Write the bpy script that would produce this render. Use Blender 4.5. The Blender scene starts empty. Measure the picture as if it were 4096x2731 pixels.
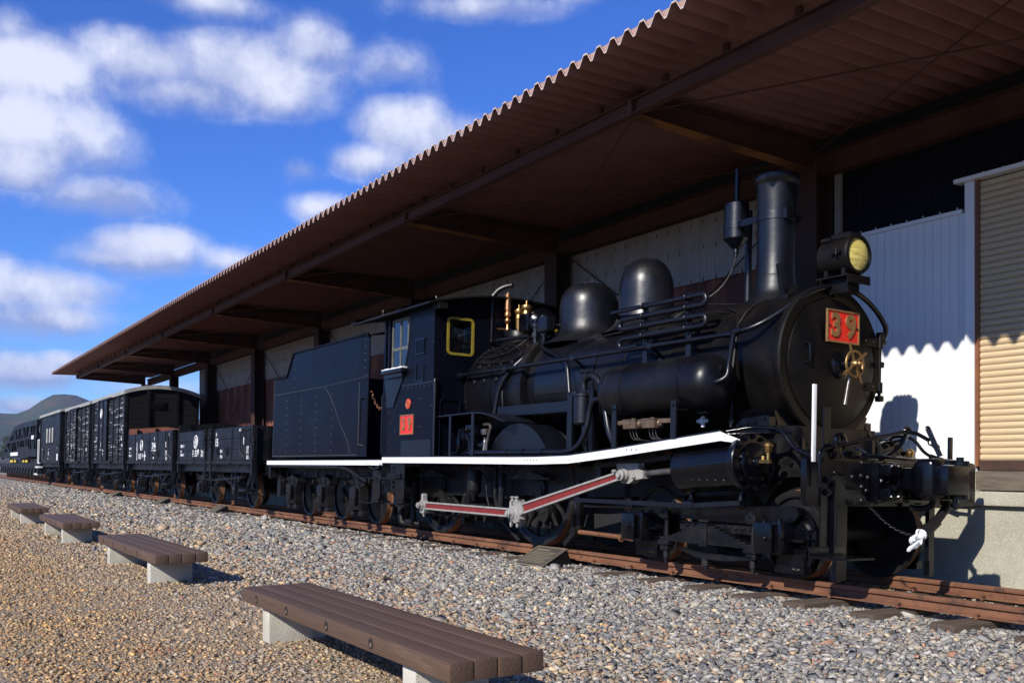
import bpy, bmesh, math, random
import numpy as np
from mathutils import Vector, Matrix, Quaternion, noise as mnoise

random.seed(7)
C = bpy.context.scene
COL = C.collection
rad = math.radians

# ------------------------------------------------------------------ camera
TH = rad(32.5785)
CAM_LOC = Vector((5.1, -7.13, 1.02))
cam_d = bpy.data.cameras.new('camera')
cam_d.sensor_width = 36.0
cam_d.lens = 36.0 * 3831.0 / 4096.0
cam_d.shift_y = 484.0 / 4096.0
cam_d.clip_start = 0.05
cam_d.clip_end = 20000
cam = bpy.data.objects.new('camera', cam_d)
COL.objects.link(cam)
cam.location = CAM_LOC
VIEW = Vector((-math.cos(TH), math.sin(TH), 0))
cam.rotation_euler = (rad(90), 0, math.atan2(-VIEW.x, VIEW.y))
C.camera = cam

# ------------------------------------------------------------------ sun and sky
TO_SUN = Vector((0.42, -1.0, 0.714)).normalized()
sun_d = bpy.data.lights.new('sun', 'SUN')
sun_d.energy = 4.8
sun_d.angle = rad(0.5)
sun_d.color = (1.0, 0.95, 0.87)
sun = bpy.data.objects.new('sun', sun_d)
COL.objects.link(sun)
sun.location = (20, -40, 40)
sun.rotation_euler = (-TO_SUN).to_track_quat('-Z', 'Y').to_euler()

C.view_settings.view_transform = 'Standard'
C.view_settings.look = 'None'
C.view_settings.gamma = 1.0
C.view_settings.exposure = 0.3
C.render.engine = 'CYCLES'
C.cycles.max_bounces = 6
C.cycles.diffuse_bounces = 2
C.cycles.glossy_bounces = 5
C.cycles.transmission_bounces = 4
C.cycles.transparent_max_bounces = 8
C.cycles.use_denoising = True
C.cycles.sample_clamp_indirect = 6.0
C.cycles.caustics_reflective = False
C.cycles.caustics_refractive = False

def img_dir(x, y):
    """world direction seen at pixel (x, y) of the 2352 px wide photograph"""
    u = (x * 1.7415 - 2048) / 3831.0
    v = (1849.5 - y * 1.7415) / 3831.0
    c, s = math.cos(TH), math.sin(TH)
    return Vector((-c + u * s, s + u * c, v)).normalized()

def build_world():
    w = bpy.data.worlds.new('World')
    C.world = w
    w.use_nodes = True
    nt = w.node_tree
    N, L = nt.nodes, nt.links
    N.clear()
    def nd(t, **k):
        n = N.new(t)
        for a, b in k.items():
            setattr(n, a, b)
        return n
    def val(sock, v):
        if isinstance(v, (int, float)):
            sock.default_value = v
        elif isinstance(v, (tuple, Vector)):
            sock.default_value = tuple(v)
        else:
            L.new(v, sock)
    def math_(op, a, b=0.0, cl=False):
        n = nd('ShaderNodeMath', operation=op, use_clamp=cl)
        val(n.inputs[0], a); val(n.inputs[1], b)
        return n.outputs[0]
    def vdot(a, b):
        n = nd('ShaderNodeVectorMath', operation='DOT_PRODUCT')
        val(n.inputs[0], a); val(n.inputs[1], b)
        return n.outputs['Value']
    def vadd(a, b):
        n = nd('ShaderNodeVectorMath', operation='ADD')
        val(n.inputs[0], a); val(n.inputs[1], b)
        return n.outputs[0]
    def noise(vec, scale, detail=6, rough=0.6, dist=0.0):
        n = nd('ShaderNodeTexNoise')
        L.new(vec, n.inputs['Vector'])
        n.inputs['Scale'].default_value = scale
        n.inputs['Detail'].default_value = detail
        n.inputs['Roughness'].default_value = rough
        n.inputs['Distortion'].default_value = dist
        return n.outputs['Fac']
    def ramp(x, a, b):
        n = nd('ShaderNodeMapRange', interpolation_type='SMOOTHSTEP')
        val(n.inputs['Value'], x)
        n.inputs['From Min'].default_value = a
        n.inputs['From Max'].default_value = b
        return n.outputs['Result']
    sky = nd('ShaderNodeTexSky', sky_type='NISHITA', sun_disc=False)
    sky.sun_elevation = math.asin(TO_SUN.z)
    sky.sun_rotation = math.atan2(TO_SUN.x, TO_SUN.y)
    sky.altitude = 100
    sky.air_density = 1.0
    sky.dust_density = 0.3
    sky.ozone_density = 2.5
    hs = nd('ShaderNodeHueSaturation')
    hs.inputs['Hue'].default_value = 0.508
    hs.inputs['Saturation'].default_value = 1.18
    hs.inputs['Value'].default_value = 1.0
    L.new(sky.outputs[0], hs.inputs['Color'])
    tn = nd('ShaderNodeVectorMath', operation='MULTIPLY')
    L.new(hs.outputs[0], tn.inputs[0])
    tn.inputs[1].default_value = (.64, .99, 1.70)
    tc = nd('ShaderNodeTexCoord')
    D = tc.outputs['Generated']
    # cumulus clouds: (x, y, half width, half height, weight) as directions of the sky
    blobs = [(30, 150, 210, 90, 1.0), (60, 300, 230, 120, .75), (40, 390, 130, 50, .8), (330, 140, 160, 75, 1.0), (560, 160, 230, 90, 1.0),
             (720, 110, 100, 60, .75), (430, 210, 200, 60, .75), (640, 225, 130, 50, .6), (900, 150, 90, 45, .45),
             (930, 290, 130, 75, 1.05), (1000, 330, 110, 80, .9), (850, 370, 110, 45, .8), (690, 390, 50, 30, .5),
             (240, 450, 140, 50, .62), (330, 575, 150, 62, 1.0), (250, 595, 130, 40, .7), (520, 600, 70, 35, .6), (730, 475, 70, 35, .7),
             (90, 665, 190, 70, 1.0), (120, 730, 170, 55, .85), (70, 855, 150, 50, 1.0), (150, 830, 80, 30, .8), (1090, 15, 190, 35, .72),
             (480, 10, 120, 35, .6), (60, 935, 130, 30, .8), (20, 60, 60, 50, .6), (1250, -40, 160, 40, .6), (380, 900, 160, 30, .5)]
    total = None
    vnum, vden = 0.0, 0.05
    for (x, y, sx, sy, wgt) in blobs:
        c = img_dir(x, y)
        T = Vector((-c.y, c.x, 0)).normalized()
        U = c.cross(T).normalized()
        # foreshortening away from the lens axis
        k = (c.dot(VIEW))
        ax, ay = sx * 1.7415 / 3831.0 * k, sy * 1.7415 / 3831.0 * k
        a = vdot(D, tuple(T / ax))
        b0 = vdot(D, tuple(U / ay))
        b = math_('SUBTRACT', b0, c.dot(U) / ay)
        q = math_('ADD', math_('MULTIPLY', a, a), math_('MULTIPLY', b, b))
        g = math_('MULTIPLY', math_('SUBTRACT', 1.0, math_('SQRT', q)), wgt)
        gp = math_('MAXIMUM', g, 0.0)
        vnum = math_('ADD', math_('MULTIPLY', gp, b), vnum)
        vden = math_('ADD', gp, vden)
        front = math_('GREATER_THAN', vdot(D, tuple(c)), 0.3)
        g = math_('MULTIPLY', math_('MAXIMUM', g, -0.6), front)
        g = math_('ADD', g, math_('MULTIPLY', math_('SUBTRACT', front, 1.0), 0.6))
        total = g if total is None else math_('SMOOTH_MAX', total, g)
        if total is not g:
            total.node.inputs[2].default_value = 0.18
    # the rest of the sky: scattered clouds of the same kind
    far = math_('SUBTRACT', noise(D, 2.1, 3, 0.5), 0.62)
    away = ramp(vdot(D, tuple(VIEW)), 0.72, 0.45)
    far = math_('ADD', math_('MULTIPLY', far, 3.0), math_('MULTIPLY', math_('SUBTRACT', away, 1.0), 1.0))
    shape = math_('MAXIMUM', total, far)
    det = noise(D, 8.0, 12, 0.58, 0.10)
    det2 = noise(vadd(D, (3.1, 1.7, 5.2)), 17.0, 10, 0.66, 0.1)
    dn = math_('ADD', math_('MULTIPLY', math_('SUBTRACT', det, 0.5), 2.1), math_('MULTIPLY', math_('SUBTRACT', det2, 0.5), 0.9))
    dens = math_('ADD', math_('ADD', math_('MULTIPLY', shape, 1.25), -0.03), dn)
    alpha = ramp(dens, -0.34, 0.80)
    # light comes from behind the camera and above: compare with the same noise a little higher up
    det_up = noise(vadd(D, (0.010, -0.015, 0.035)), 8.0, 12, 0.58, 0.10)
    lit = math_('ADD', math_('MULTIPLY', math_('SUBTRACT', det, det_up), 3.0), 0.36)
    big = noise(D, 3.6, 3, 0.5)
    big_up = noise(vadd(D, (0.02, -0.03, 0.085)), 3.6, 3, 0.5)
    lit = math_('ADD', math_('MULTIPLY', math_('SUBTRACT', big, big_up), 2.5), lit)
    lit = math_('ADD', math_('MULTIPLY', math_('DIVIDE', vnum, vden), 0.75), lit)
    thick = ramp(dens, 0.2, 1.2)
    lit2 = math_('ADD', lit, math_('MULTIPLY', thick, 0.30), True)
    cm = nd('ShaderNodeMix', data_type='RGBA')
    val(cm.inputs['Factor'], lit2)
    cm.inputs['A'].default_value = (3.3, 4.0, 6.9, 1)
    cm.inputs['B'].default_value = (8.3, 8.6, 10.2, 1)
    mx = nd('ShaderNodeMix', data_type='RGBA')
    val(mx.inputs['Factor'], math_('MULTIPLY', alpha, 0.93))
    L.new(tn.outputs[0], mx.inputs['A'])
    L.new(cm.outputs['Result'], mx.inputs['B'])
    bg = nd('ShaderNodeBackground')
    bg.inputs['Strength'].default_value = 0.085
    L.new(mx.outputs['Result'], bg.inputs['Color'])
    out = nd('ShaderNodeOutputWorld')
    L.new(bg.outputs[0], out.inputs['Surface'])
build_world()
C.world.cycles.sampling_method = 'MANUAL'
C.world.cycles.sample_map_resolution = 1024

ROLL = -0.025            # the line is canted away from the camera

# ------------------------------------------------------------------ mesh helpers
ORG = {}
CANTED = set()

def V(*a):
    return Vector(a)

def frame_of(axis):
    axis = Vector(axis).normalized()
    ref = Vector((0, 0, 1)) if abs(axis.z) < 0.9 else Vector((1, 0, 0))
    a = axis.cross(ref).normalized()
    b = axis.cross(a).normalized()
    return a, b, axis

def fillet(pts, r, n=5):
    """round the corners of a polyline"""
    pts = [Vector(p) for p in pts]
    out = [pts[0]]
    for i in range(1, len(pts) - 1):
        p, q, s = pts[i - 1], pts[i], pts[i + 1]
        d1, d2 = (p - q), (s - q)
        l = min(r, d1.length * 0.49, d2.length * 0.49)
        a, b = q + d1.normalized() * l, q + d2.normalized() * l
        for k in range(n + 1):
            t = k / n
            out.append(a * (1 - t) ** 2 + q * 2 * t * (1 - t) + b * t * t)
    out.append(pts[-1])
    return out

def arc(cx, cz, r, a0, a1, n):
    return [(cx + r * math.cos(rad(a0 + (a1 - a0) * i / n)), cz + r * math.sin(rad(a0 + (a1 - a0) * i / n))) for i in range(n + 1)]

class MB:
    def __init__(s):
        s.v, s.f, s.m = [], [], []
    def add(s, vs, fs, mi=0):
        o = len(s.v)
        s.v.extend([tuple(p) for p in vs])
        for f in fs:
            s.f.append([o + i for i in f]); s.m.append(mi)
        return s
    def box(s, x0, x1, y0, y1, z0, z1, mi=0):
        if x0 > x1: x0, x1 = x1, x0
        if y0 > y1: y0, y1 = y1, y0
        if z0 > z1: z0, z1 = z1, z0
        vs = [(x, y, z) for z in (z0, z1) for y in (y0, y1) for x in (x0, x1)]
        return s.add(vs, [(0, 2, 3, 1), (4, 5, 7, 6), (0, 1, 5, 4), (2, 6, 7, 3), (0, 4, 6, 2), (1, 3, 7, 5)], mi)
    def cbox(s, x0, x1, y0, y1, z0, z1, c=0.01, mi=0):
        """box with chamfered edges"""
        if x0 > x1: x0, x1 = x1, x0
        if y0 > y1: y0, y1 = y1, y0
        if z0 > z1: z0, z1 = z1, z0
        bm = bmesh.new()
        bmesh.ops.create_cube(bm, size=1.0)
        for v in bm.verts:
            v.co = Vector(((x0 + x1) / 2 + v.co.x * (x1 - x0), (y0 + y1) / 2 + v.co.y * (y1 - y0), (z0 + z1) / 2 + v.co.z * (z1 - z0)))
        bmesh.ops.bevel(bm, geom=list(bm.edges), offset=c, segments=2, profile=0.6, affect='EDGES')
        bm.verts.index_update()
        s.add([v.co.copy() for v in bm.verts], [[v.index for v in f.verts] for f in bm.faces], mi)
        bm.free()
        return s
    def bar(s, p, q, w, h, up=(0, 0, 1), mi=0):
        """square bar from p to q, w sideways, h along up"""
        p, q, up = Vector(p), Vector(q), Vector(up)
        d = (q - p).normalized()
        a = d.cross(up)
        if a.length < 1e-5: a = d.cross(Vector((1, 0, 0)))
        a.normalize()
        b = a.cross(d).normalized()
        vs = []
        for c in (p, q):
            for (i, j) in ((-1, -1), (1, -1), (1, 1), (-1, 1)):
                vs.append(c + a * (i * w / 2) + b * (j * h / 2))
        return s.add(vs, [(3, 2, 1, 0), (4, 5, 6, 7), (0, 1, 5, 4), (1, 2, 6, 5), (2, 3, 7, 6), (3, 0, 4, 7)], mi)
    def ring(s, c, a, b, r, n):
        return [c + a * (r * math.cos(2 * math.pi * i / n)) + b * (r * math.sin(2 * math.pi * i / n)) for i in range(n)]
    def lathe(s, prof, origin, axis=(0, 0, 1), n=24, mi=0, mis=None, a0=0.0, caps=True):
        """prof: [(radius, along)] turned round the axis through origin"""
        a, b, d = frame_of(axis)
        o = Vector(origin)
        vs, fs, ms = [], [], []
        idx = []
        for (r, h) in prof:
            c = o + d * h
            if r < 1e-6:
                idx.append([len(vs)]); vs.append(c)
            else:
                idx.append(list(range(len(vs), len(vs) + n)))
                vs += [c + a * (r * math.cos(a0 + 2 * math.pi * i / n)) + b * (r * math.sin(a0 + 2 * math.pi * i / n)) for i in range(n)]
        base = len(s.v)
        s.v.extend([tuple(p) for p in vs])
        for k in range(len(prof) - 1):
            A, B = idx[k], idx[k + 1]
            mm = mi if mis is None else mis[k]
            for i in range(n):
                j = (i + 1) % n
                if len(A) == 1 and len(B) == 1: continue
                if len(A) == 1: f = [A[0], B[j], B[i]]
                elif len(B) == 1: f = [A[i], A[j], B[0]]
                else: f = [A[i], A[j], B[j], B[i]]
                s.f.append([base + q for q in f][::-1]); s.m.append(mm)
        if caps:
            if len(idx[0]) > 1: s.f.append([base + q for q in idx[0]]); s.m.append(mi if mis is None else mis[0])
            if len(idx[-1]) > 1: s.f.append([base + q for q in idx[-1]][::-1]); s.m.append(mi if mis is None else mis[-1])
        return s
    def cyl(s, p, q, r, r2=None, n=16, mi=0, a0=0.0):
        p, q = Vector(p), Vector(q)
        d = q - p
        return s.lathe([(r, 0), (r if r2 is None else r2, d.length)], p, d, n, mi, a0=a0)
    def tube(s, pts, r, n=8, mi=0, fil=0.0, flat=None):
        pts = fillet(pts, fil) if fil else [Vector(p) for p in pts]
        d0 = (pts[1] - pts[0]).normalized()
        a, b, _ = frame_of(d0)
        base = len(s.v)
        prev = d0
        for i, p in enumerate(pts):
            if i == 0: d = d0
            elif i == len(pts) - 1: d = (pts[i] - pts[i - 1]).normalized()
            else: d = ((pts[i + 1] - pts[i]).normalized() + (pts[i] - pts[i - 1]).normalized()).normalized()
            if d.length < 0.5: d = prev
            q = prev.rotation_difference(d)
            a, b = q @ a, q @ b
            prev = d
            for k in range(n):
                t = 2 * math.pi * k / n
                s.v.append(tuple(p + a * (r * math.cos(t)) + b * (r * math.sin(t) * (flat or 1))))
        for i in range(len(pts) - 1):
            for k in range(n):
                k2 = (k + 1) % n
                s.f.append([base + i * n + k, base + (i + 1) * n + k, base + (i + 1) * n + k2, base + i * n + k2]); s.m.append(mi)
        s.f.append([base + k for k in range(n)]); s.m.append(mi)
        s.f.append([base + (len(pts) - 1) * n + k for k in range(n)][::-1]); s.m.append(mi)
        return s
    def prism(s, poly, a0, a1, plane='xz', mi=0):
        """2D outline extruded along the third axis"""
        def P(u, w, a):
            return (u, a, w) if plane == 'xz' else ((a, u, w) if plane == 'yz' else (u, w, a))
        n = len(poly)
        area = sum(poly[i][0] * poly[(i + 1) % n][1] - poly[(i + 1) % n][0] * poly[i][1] for i in range(n))
        if area < 0: poly = poly[::-1]
        flip = plane == 'xz'
        lo, hi = min(a0, a1), max(a0, a1)
        vs = [P(u, w, lo) for u, w in poly] + [P(u, w, hi) for u, w in poly]
        fs = [list(range(n))[::-1], list(range(n, 2 * n))] + [[i, (i + 1) % n, n + (i + 1) % n, n + i] for i in range(n)]
        if flip: fs = [f[::-1] for f in fs]
        return s.add(vs, fs, mi)
    def dome(s, c, nrm, r, h, n=6, mi=0):
        a, b, d = frame_of(nrm)
        c = Vector(c)
        r0 = s.ring(c, a, b, r, n)
        r1 = s.ring(c + d * (h * 0.7), a, b, r * 0.68, n)
        vs = r0 + r1 + [c + d * h]
        fs = []
        for i in range(n):
            j = (i + 1) % n
            fs.append([i, n + i, n + j, j]); fs.append([n + i, 2 * n, n + j])
        return s.add(vs, fs, mi)
    def rivets(s, pts, nrm, r=0.011, h=0.008, n=6, mi=0):
        for p in pts: s.dome(p, nrm, r, h, n, mi)
        return s
    def bolt(s, c, nrm, r=0.02, h=0.025, mi=0):
        c, d = Vector(c), Vector(nrm).normalized()
        s.cyl(c, c + d * h, r, n=6, mi=mi)
        s.cyl(c + d * (h - 0.002), c + d * (h + r * 0.6), r * 0.55, n=6, mi=mi)
        return s
    def torus(s, c, axis, R, r, n=24, m=8, mi=0, a0=0, a1=360):
        a, b, d = frame_of(axis)
        c = Vector(c)
        full = abs(a1 - a0) >= 359.9
        k = n if full else n + 1
        pts = [c + a * (R * math.cos(rad(a0 + (a1 - a0) * i / n))) + b * (R * math.sin(rad(a0 + (a1 - a0) * i / n))) for i in range(k)]
        if not full: return s.tube(pts, r, m, mi)
        base = len(s.v)
        for i in range(n):
            e = (pts[i] - c).normalized()
            for j in range(m):
                t = 2 * math.pi * j / m
                s.v.append(tuple(pts[i] + e * (r * math.cos(t)) + d * (r * math.sin(t))))
        for i in range(n):
            for j in range(m):
                i2, j2 = (i + 1) % n, (j + 1) % m
                s.f.append([base + i * m + j, base + i * m + j2, base + i2 * m + j2, base + i2 * m + j][::-1]); s.m.append(mi)
        return s
    def mesh(s, name, mats, smooth=38, bevel=0.0, org=(0, 0, 0)):
        me = bpy.data.meshes.new(name)
        o = Vector(org)
        me.from_pydata([tuple(Vector(p) - o) for p in s.v], [], s.f)
        if not isinstance(mats, (list, tuple)): mats = [mats]
        for m in mats: me.materials.append(m)
        me.polygons.foreach_set('material_index', s.m)
        me.update()
        if bevel:
            bm = bmesh.new(); bm.from_mesh(me)
            ed = [e for e in bm.edges if len(e.link_faces) == 2 and e.calc_face_angle(0) > rad(40)]
            bmesh.ops.bevel(bm, geom=ed, offset=bevel, segments=2, profile=0.6, affect='EDGES', clamp_overlap=True)
            bm.to_mesh(me); bm.free(); me.update()
        if smooth:
            me.polygons.foreach_set('use_smooth', [True] * len(me.polygons))
            me.set_sharp_from_angle(angle=rad(smooth))
        return me
    def halves(s):
        """pieces that do not touch one another, each as a builder of its own"""
        n = len(s.v)
        par = list(range(n))
        def find(a):
            while par[a] != a:
                par[a] = par[par[a]]; a = par[a]
            return a
        for f in s.f:
            r = find(f[0])
            for q in f[1:]:
                e = find(q)
                if e != r: par[e] = r
        boxes = {}
        for i, p in enumerate(s.v):
            r = find(i)
            q = boxes.setdefault(r, [list(p), list(p)])
            for c in range(3):
                q[0][c] = min(q[0][c], p[c]); q[1][c] = max(q[1][c], p[c])
        if len(boxes) > 260: return None
        keys = list(boxes); e = .004
        grp = {k: k for k in keys}
        def top(k):
            while grp[k] != k: k = grp[k]
            return k
        for i, k in enumerate(keys):
            for j in keys[i + 1:]:
                A, Bx = boxes[k], boxes[j]
                if all(A[0][c] - e <= Bx[1][c] and Bx[0][c] - e <= A[1][c] for c in range(3)):
                    x, y = top(k), top(j)
                    if x != y: grp[x] = y
        tops = sorted({top(k) for k in keys}, key=lambda t: -sum(1 for k in keys if top(k) == t))
        if not 2 <= len(tops) <= 16: return None
        out = []
        for t in tops:
            m = MB(); idx = {}
            for f, mi in zip(s.f, s.m):
                if top(find(f[0])) != t: continue
                g = []
                for q in f:
                    if q not in idx: idx[q] = len(m.v); m.v.append(s.v[q])
                    g.append(idx[q])
                m.f.append(g); m.m.append(mi)
            out.append(m)
        return out
    def build(s, name, mats, parent=None, smooth=38, bevel=0.0, label=None, kind=None):
        if parent is not None and parent.name in CANTED and not any(q in name for q in ('lettering', 'rivet', 'cable', 'tubes', 'screw')):
            h = s.halves()
            if h:
                for m in h[1:]: m._one(name, mats, parent, smooth, bevel, label, kind)
                return h[0]._one(name, mats, parent, smooth, bevel, label, kind)
        return s._one(name, mats, parent, smooth, bevel, label, kind)
    def _one(s, name, mats, parent=None, smooth=38, bevel=0.0, label=None, kind=None):
        org = ORG.get(parent.name, (0, 0, 0)) if parent is not None else (0, 0, 0)
        o = bpy.data.objects.new(name, s.mesh(name, mats, smooth, bevel, org))
        COL.objects.link(o)
        if parent is not None:
            o.parent = parent
            ORG[o.name] = org
            if parent.name in CANTED: CANTED.add(o.name)
        if 'rivet' in name or 'stain' in name or 'spike' in name or 'screw' in name or 'lettering' in name and name.startswith('white'): o['kind'] = 'stuff'
        if label: o['label'] = label
        if kind: o['kind'] = kind
        return o

def thing(name, label, cat, org=(0, 0, 0), roll=0.0, group=None):
    o = bpy.data.objects.new(name, None)
    o.empty_display_size = 0.3
    COL.objects.link(o)
    # children are modelled in the coordinates of the (canted) track, so the base sits on the track axis
    o.location = Matrix.Rotation(roll, 4, 'X') @ Vector(org)
    o.rotation_euler = (roll, 0, 0)
    ORG[o.name] = tuple(org)
    if roll: CANTED.add(o.name)
    o['label'] = label; o['category'] = cat
    if group: o['group'] = group
    return o

def copy_tree(o, parent=None):
    c = o.copy()
    COL.objects.link(c)
    c.parent = parent
    ORG[c.name] = ORG.get(o.name, (0, 0, 0))
    for ch in list(o.children):
        copy_tree(ch, c)
    return c

def place_copy(mesh_obj, parent, loc, rot=(0, 0, 0), scale=(1, 1, 1)):
    c = mesh_obj.copy()
    COL.objects.link(c)
    c.parent = parent
    c.location = loc; c.rotation_euler = rot; c.scale = scale
    ORG[c.name] = ORG.get(mesh_obj.name, (0, 0, 0))
    return c

def text_mb(mb, txt, origin, right, up, size, depth=0.004, bold=0.0, mi=0, width=1.0, align='CENTER'):
    """raised lettering added to a mesh builder"""
    cu = bpy.data.curves.new('lettering', 'FONT')
    cu.body = txt; cu.size = size; cu.align_x = align; cu.align_y = 'CENTER'
    cu.extrude = depth / 2; cu.offset = bold; cu.resolution_u = 4
    ob = bpy.data.objects.new('lettering', cu)
    COL.objects.link(ob)
    dg = bpy.context.evaluated_depsgraph_get()
    me = bpy.data.meshes.new_from_object(ob.evaluated_get(dg))
    r, u = Vector(right).normalized(), Vector(up).normalized()
    n = r.cross(u)
    o = Vector(origin)
    vs = [o + r * (v.co.x * width) + u * v.co.y + n * (v.co.z + depth / 2) for v in me.vertices]
    mb.add(vs, [list(p.vertices) for p in me.polygons], mi)
    bpy.data.objects.remove(ob); bpy.data.curves.remove(cu); bpy.data.meshes.remove(me)
    return mb

# ------------------------------------------------------------------ materials
def material(name, base, rough=0.5, metal=0.0, spec=0.5, var=None, vscale=4.0, vstretch=(1, 1, 1), vlo=0.35, vhi=0.7, rough2=None,
             bump=0.0, bscale=40.0, bstretch=(1, 1, 1), coat=0.0, dust=None, dscale=1.4, dlo=0.55, dhi=0.75, extra=None):
    m = bpy.data.materials.new(name)
    m.use_nodes = True
    nt = m.node_tree
    N, L = nt.nodes, nt.links
    b = N['Principled BSDF']
    b.inputs['Base Color'].default_value = (*base, 1)
    b.inputs['Roughness'].default_value = rough
    b.inputs['Metallic'].default_value = metal
    b.inputs['Specular IOR Level'].default_value = spec
    if coat:
        b.inputs['Coat Weight'].default_value = coat
        b.inputs['Coat Roughness'].default_value = 0.12
    tc = N.new('ShaderNodeTexCoord')
    def mapped(st):
        mp = N.new('ShaderNodeMapping')
        mp.inputs['Scale'].default_value = st
        L.new(tc.outputs['Object'], mp.inputs['Vector'])
        return mp.outputs[0]
    def noise(scale, st=(1, 1, 1), detail=6, rough_=0.6):
        n = N.new('ShaderNodeTexNoise')
        n.inputs['Scale'].default_value = scale
        n.inputs['Detail'].default_value = detail
        n.inputs['Roughness'].default_value = rough_
        L.new(mapped(st), n.inputs['Vector'])
        return n.outputs['Fac']
    def rng(x, lo, hi, a=0.0, c=1.0):
        r = N.new('ShaderNodeMapRange'); r.interpolation_type = 'SMOOTHSTEP'
        L.new(x, r.inputs['Value'])
        for k, v in (('From Min', lo), ('From Max', hi), ('To Min', a), ('To Max', c)): r.inputs[k].default_value = v
        return r.outputs['Result']
    def mix(f, a, c):
        x = N.new('ShaderNodeMix'); x.data_type = 'RGBA'
        L.new(f, x.inputs['Factor'])
        for k, v in (('A', a), ('B', c)):
            if isinstance(v, tuple): x.inputs[k].default_value = (*v, 1)
            else: L.new(v, x.inputs[k])
        return x.outputs['Result']
    colour = base
    if var:
        f = rng(noise(vscale, vstretch), vlo, vhi)
        colour = mix(f, base, var)
        if rough2 is not None:
            L.new(rng(noise(vscale, vstretch), vlo, vhi, rough, rough2), b.inputs['Roughness'])
    if dust:
        colour = mix(rng(noise(dscale, (1, 1, 1), 9, 0.7), dlo, dhi), colour, dust)
    if extra:
        colour = extra(N, L, mapped, noise, rng, mix, colour)
    if not isinstance(colour, tuple):
        L.new(colour, b.inputs['Base Color'])
    if bump:
        bp = N.new('ShaderNodeBump')
        bp.inputs['Strength'].default_value = bump
        bp.inputs['Distance'].default_value = 0.01
        L.new(noise(bscale, bstretch, 5), bp.inputs['Height'])
        L.new(bp.outputs[0], b.inputs['Normal'])
    return m

M = {}
M['paint'] = material('black_gloss_paint', (.0024, .0030, .0058), .31, spec=.5, var=(.0035, .0040, .0066), vscale=2.2, rough2=.44, bump=.16, bscale=14, dust=(.009, .0085, .009), dscale=2.5, dlo=.58, dhi=.82)
M['dome'] = material('beaten_dome_paint', (.0030, .0036, .0062), .33, spec=.55, var=(.0046, .0050, .0074), vscale=3, rough2=.46, bump=.30, bscale=9, dust=(.016, .0145, .013), dscale=2.2, dlo=.5, dhi=.8)
M['rivet'] = material('rivet_sun_glint', (.030, .032, .036), .38, spec=.4)  # paler base puts the sun catching the rivet heads into the colour
M['boiler'] = material('boiler_paint', (.0024, .0025, .0040), .33, spec=.33, var=(.0048, .0045, .0049), vscale=1.7, rough2=.52, bump=.14, bscale=12, dust=(.018, .015, .0125), dscale=1.6, dlo=.52, dhi=.8)
M['smokebox'] = material('smokebox_paint', (.0026, .0023, .0026), .38, spec=.20, var=(.0055, .0043, .0037), vscale=2.4, rough2=.6, bump=.15, bscale=18, dust=(.016, .0105, .0075), dscale=2.2, dlo=.5, dhi=.8)
M['gloss'] = material('fresh_black_enamel', (.0018, .0020, .0034), .12, spec=.36, var=(.0030, .0031, .0045), vscale=5, rough2=.26, bump=.14, bscale=30)
M['tender'] = material('tender_paint', (.0020, .0024, .0066), .36, spec=.12, var=(.0030, .0034, .0074), vscale=1.6, rough2=.45, bump=.10, bscale=9,
                       dust=(.009, .0094, .0125), dscale=1.2, dlo=.52, dhi=.85)
M['grime'] = material('greasy_black_metal', (.0030, .0028, .0034), .40, spec=.35, var=(.0075, .0064, .0056), vscale=6, rough2=.7, bump=.3, bscale=45)
M['tyre'] = material('wheel_paint', (.0048, .0048, .0056), .42, spec=.3, var=(.014, .0125, .011), vscale=5, rough2=.6)
M['tread'] = material('rusty_tread', (.16, .065, .030), .7, var=(.30, .13, .055), vscale=7, bump=.2, bscale=80)
M['steel'] = material('worn_steel', (.22, .21, .20), .42, metal=.8, var=(.12, .10, .085), vscale=9)
M['rod'] = material('rod_paint', (.31, .30, .275), .45, var=(.23, .215, .19), vscale=11, bump=.15, bscale=60, dust=(.12, .10, .08), dscale=9, dlo=.66, dhi=.74)
M['rodred'] = material('rod_red_paint', (.20, .020, .014), .5, var=(.15, .016, .013), vscale=12)
M['white'] = material('white_paint', (.80, .80, .78), .4, var=(.74, .74, .72), vscale=6, dust=(.20, .20, .20), dscale=30, dlo=.78, dhi=.80)
M['brass'] = material('brass', (.70, .44, .15), .28, metal=1.0, var=(.42, .25, .10), vscale=14, rough2=.5)
M['handbrass'] = material('dull_brass', (.36, .22, .085), .40, metal=.9, var=(.20, .125, .055), vscale=22, rough2=.6)
M['copper'] = material('bronze_whistle', (.62, .33, .16), .3, metal=1.0, var=(.42, .22, .10), vscale=10, rough2=.45)
M['olive'] = material('brass_window_frame', (.38, .29, .035), .4, metal=.35, var=(.28, .21, .03), vscale=12)
M['red'] = material('plate_red_paint', (.78, .028, .014), .30, var=(.62, .022, .012), vscale=14, bump=.15, bscale=70)
M['bronze'] = material('bronze_lettering', (.42, .24, .095), .42, metal=.6, var=(.32, .18, .08), vscale=25)
M['rubber'] = material('black_rubber', (.006, .0056, .006), .5, spec=.3, var=(.010, .008, .008), vscale=8)
M['sash'] = material('grey_green_sash', (.11, .115, .10), .6, var=(.055, .055, .05), vscale=18)
M['castbrown'] = material('brown_cast_box', (.10, .065, .04), .5, var=(.16, .11, .075), vscale=14, metal=.3)
M['rail'] = material('rusty_rail', (.140, .056, .027), .78, var=(.215, .092, .042), vscale=5, vstretch=(.4, 1, 1), bump=.35, bscale=60, dust=(.06, .028, .018), dscale=6, dlo=.5, dhi=.7)
M['sleeper'] = material('sleeper_wood', (.055, .036, .023), .85, var=(.105, .074, .05), vscale=7, vstretch=(8, .5, 4), bump=.8, bscale=26, bstretch=(4, .25, 2))
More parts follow.
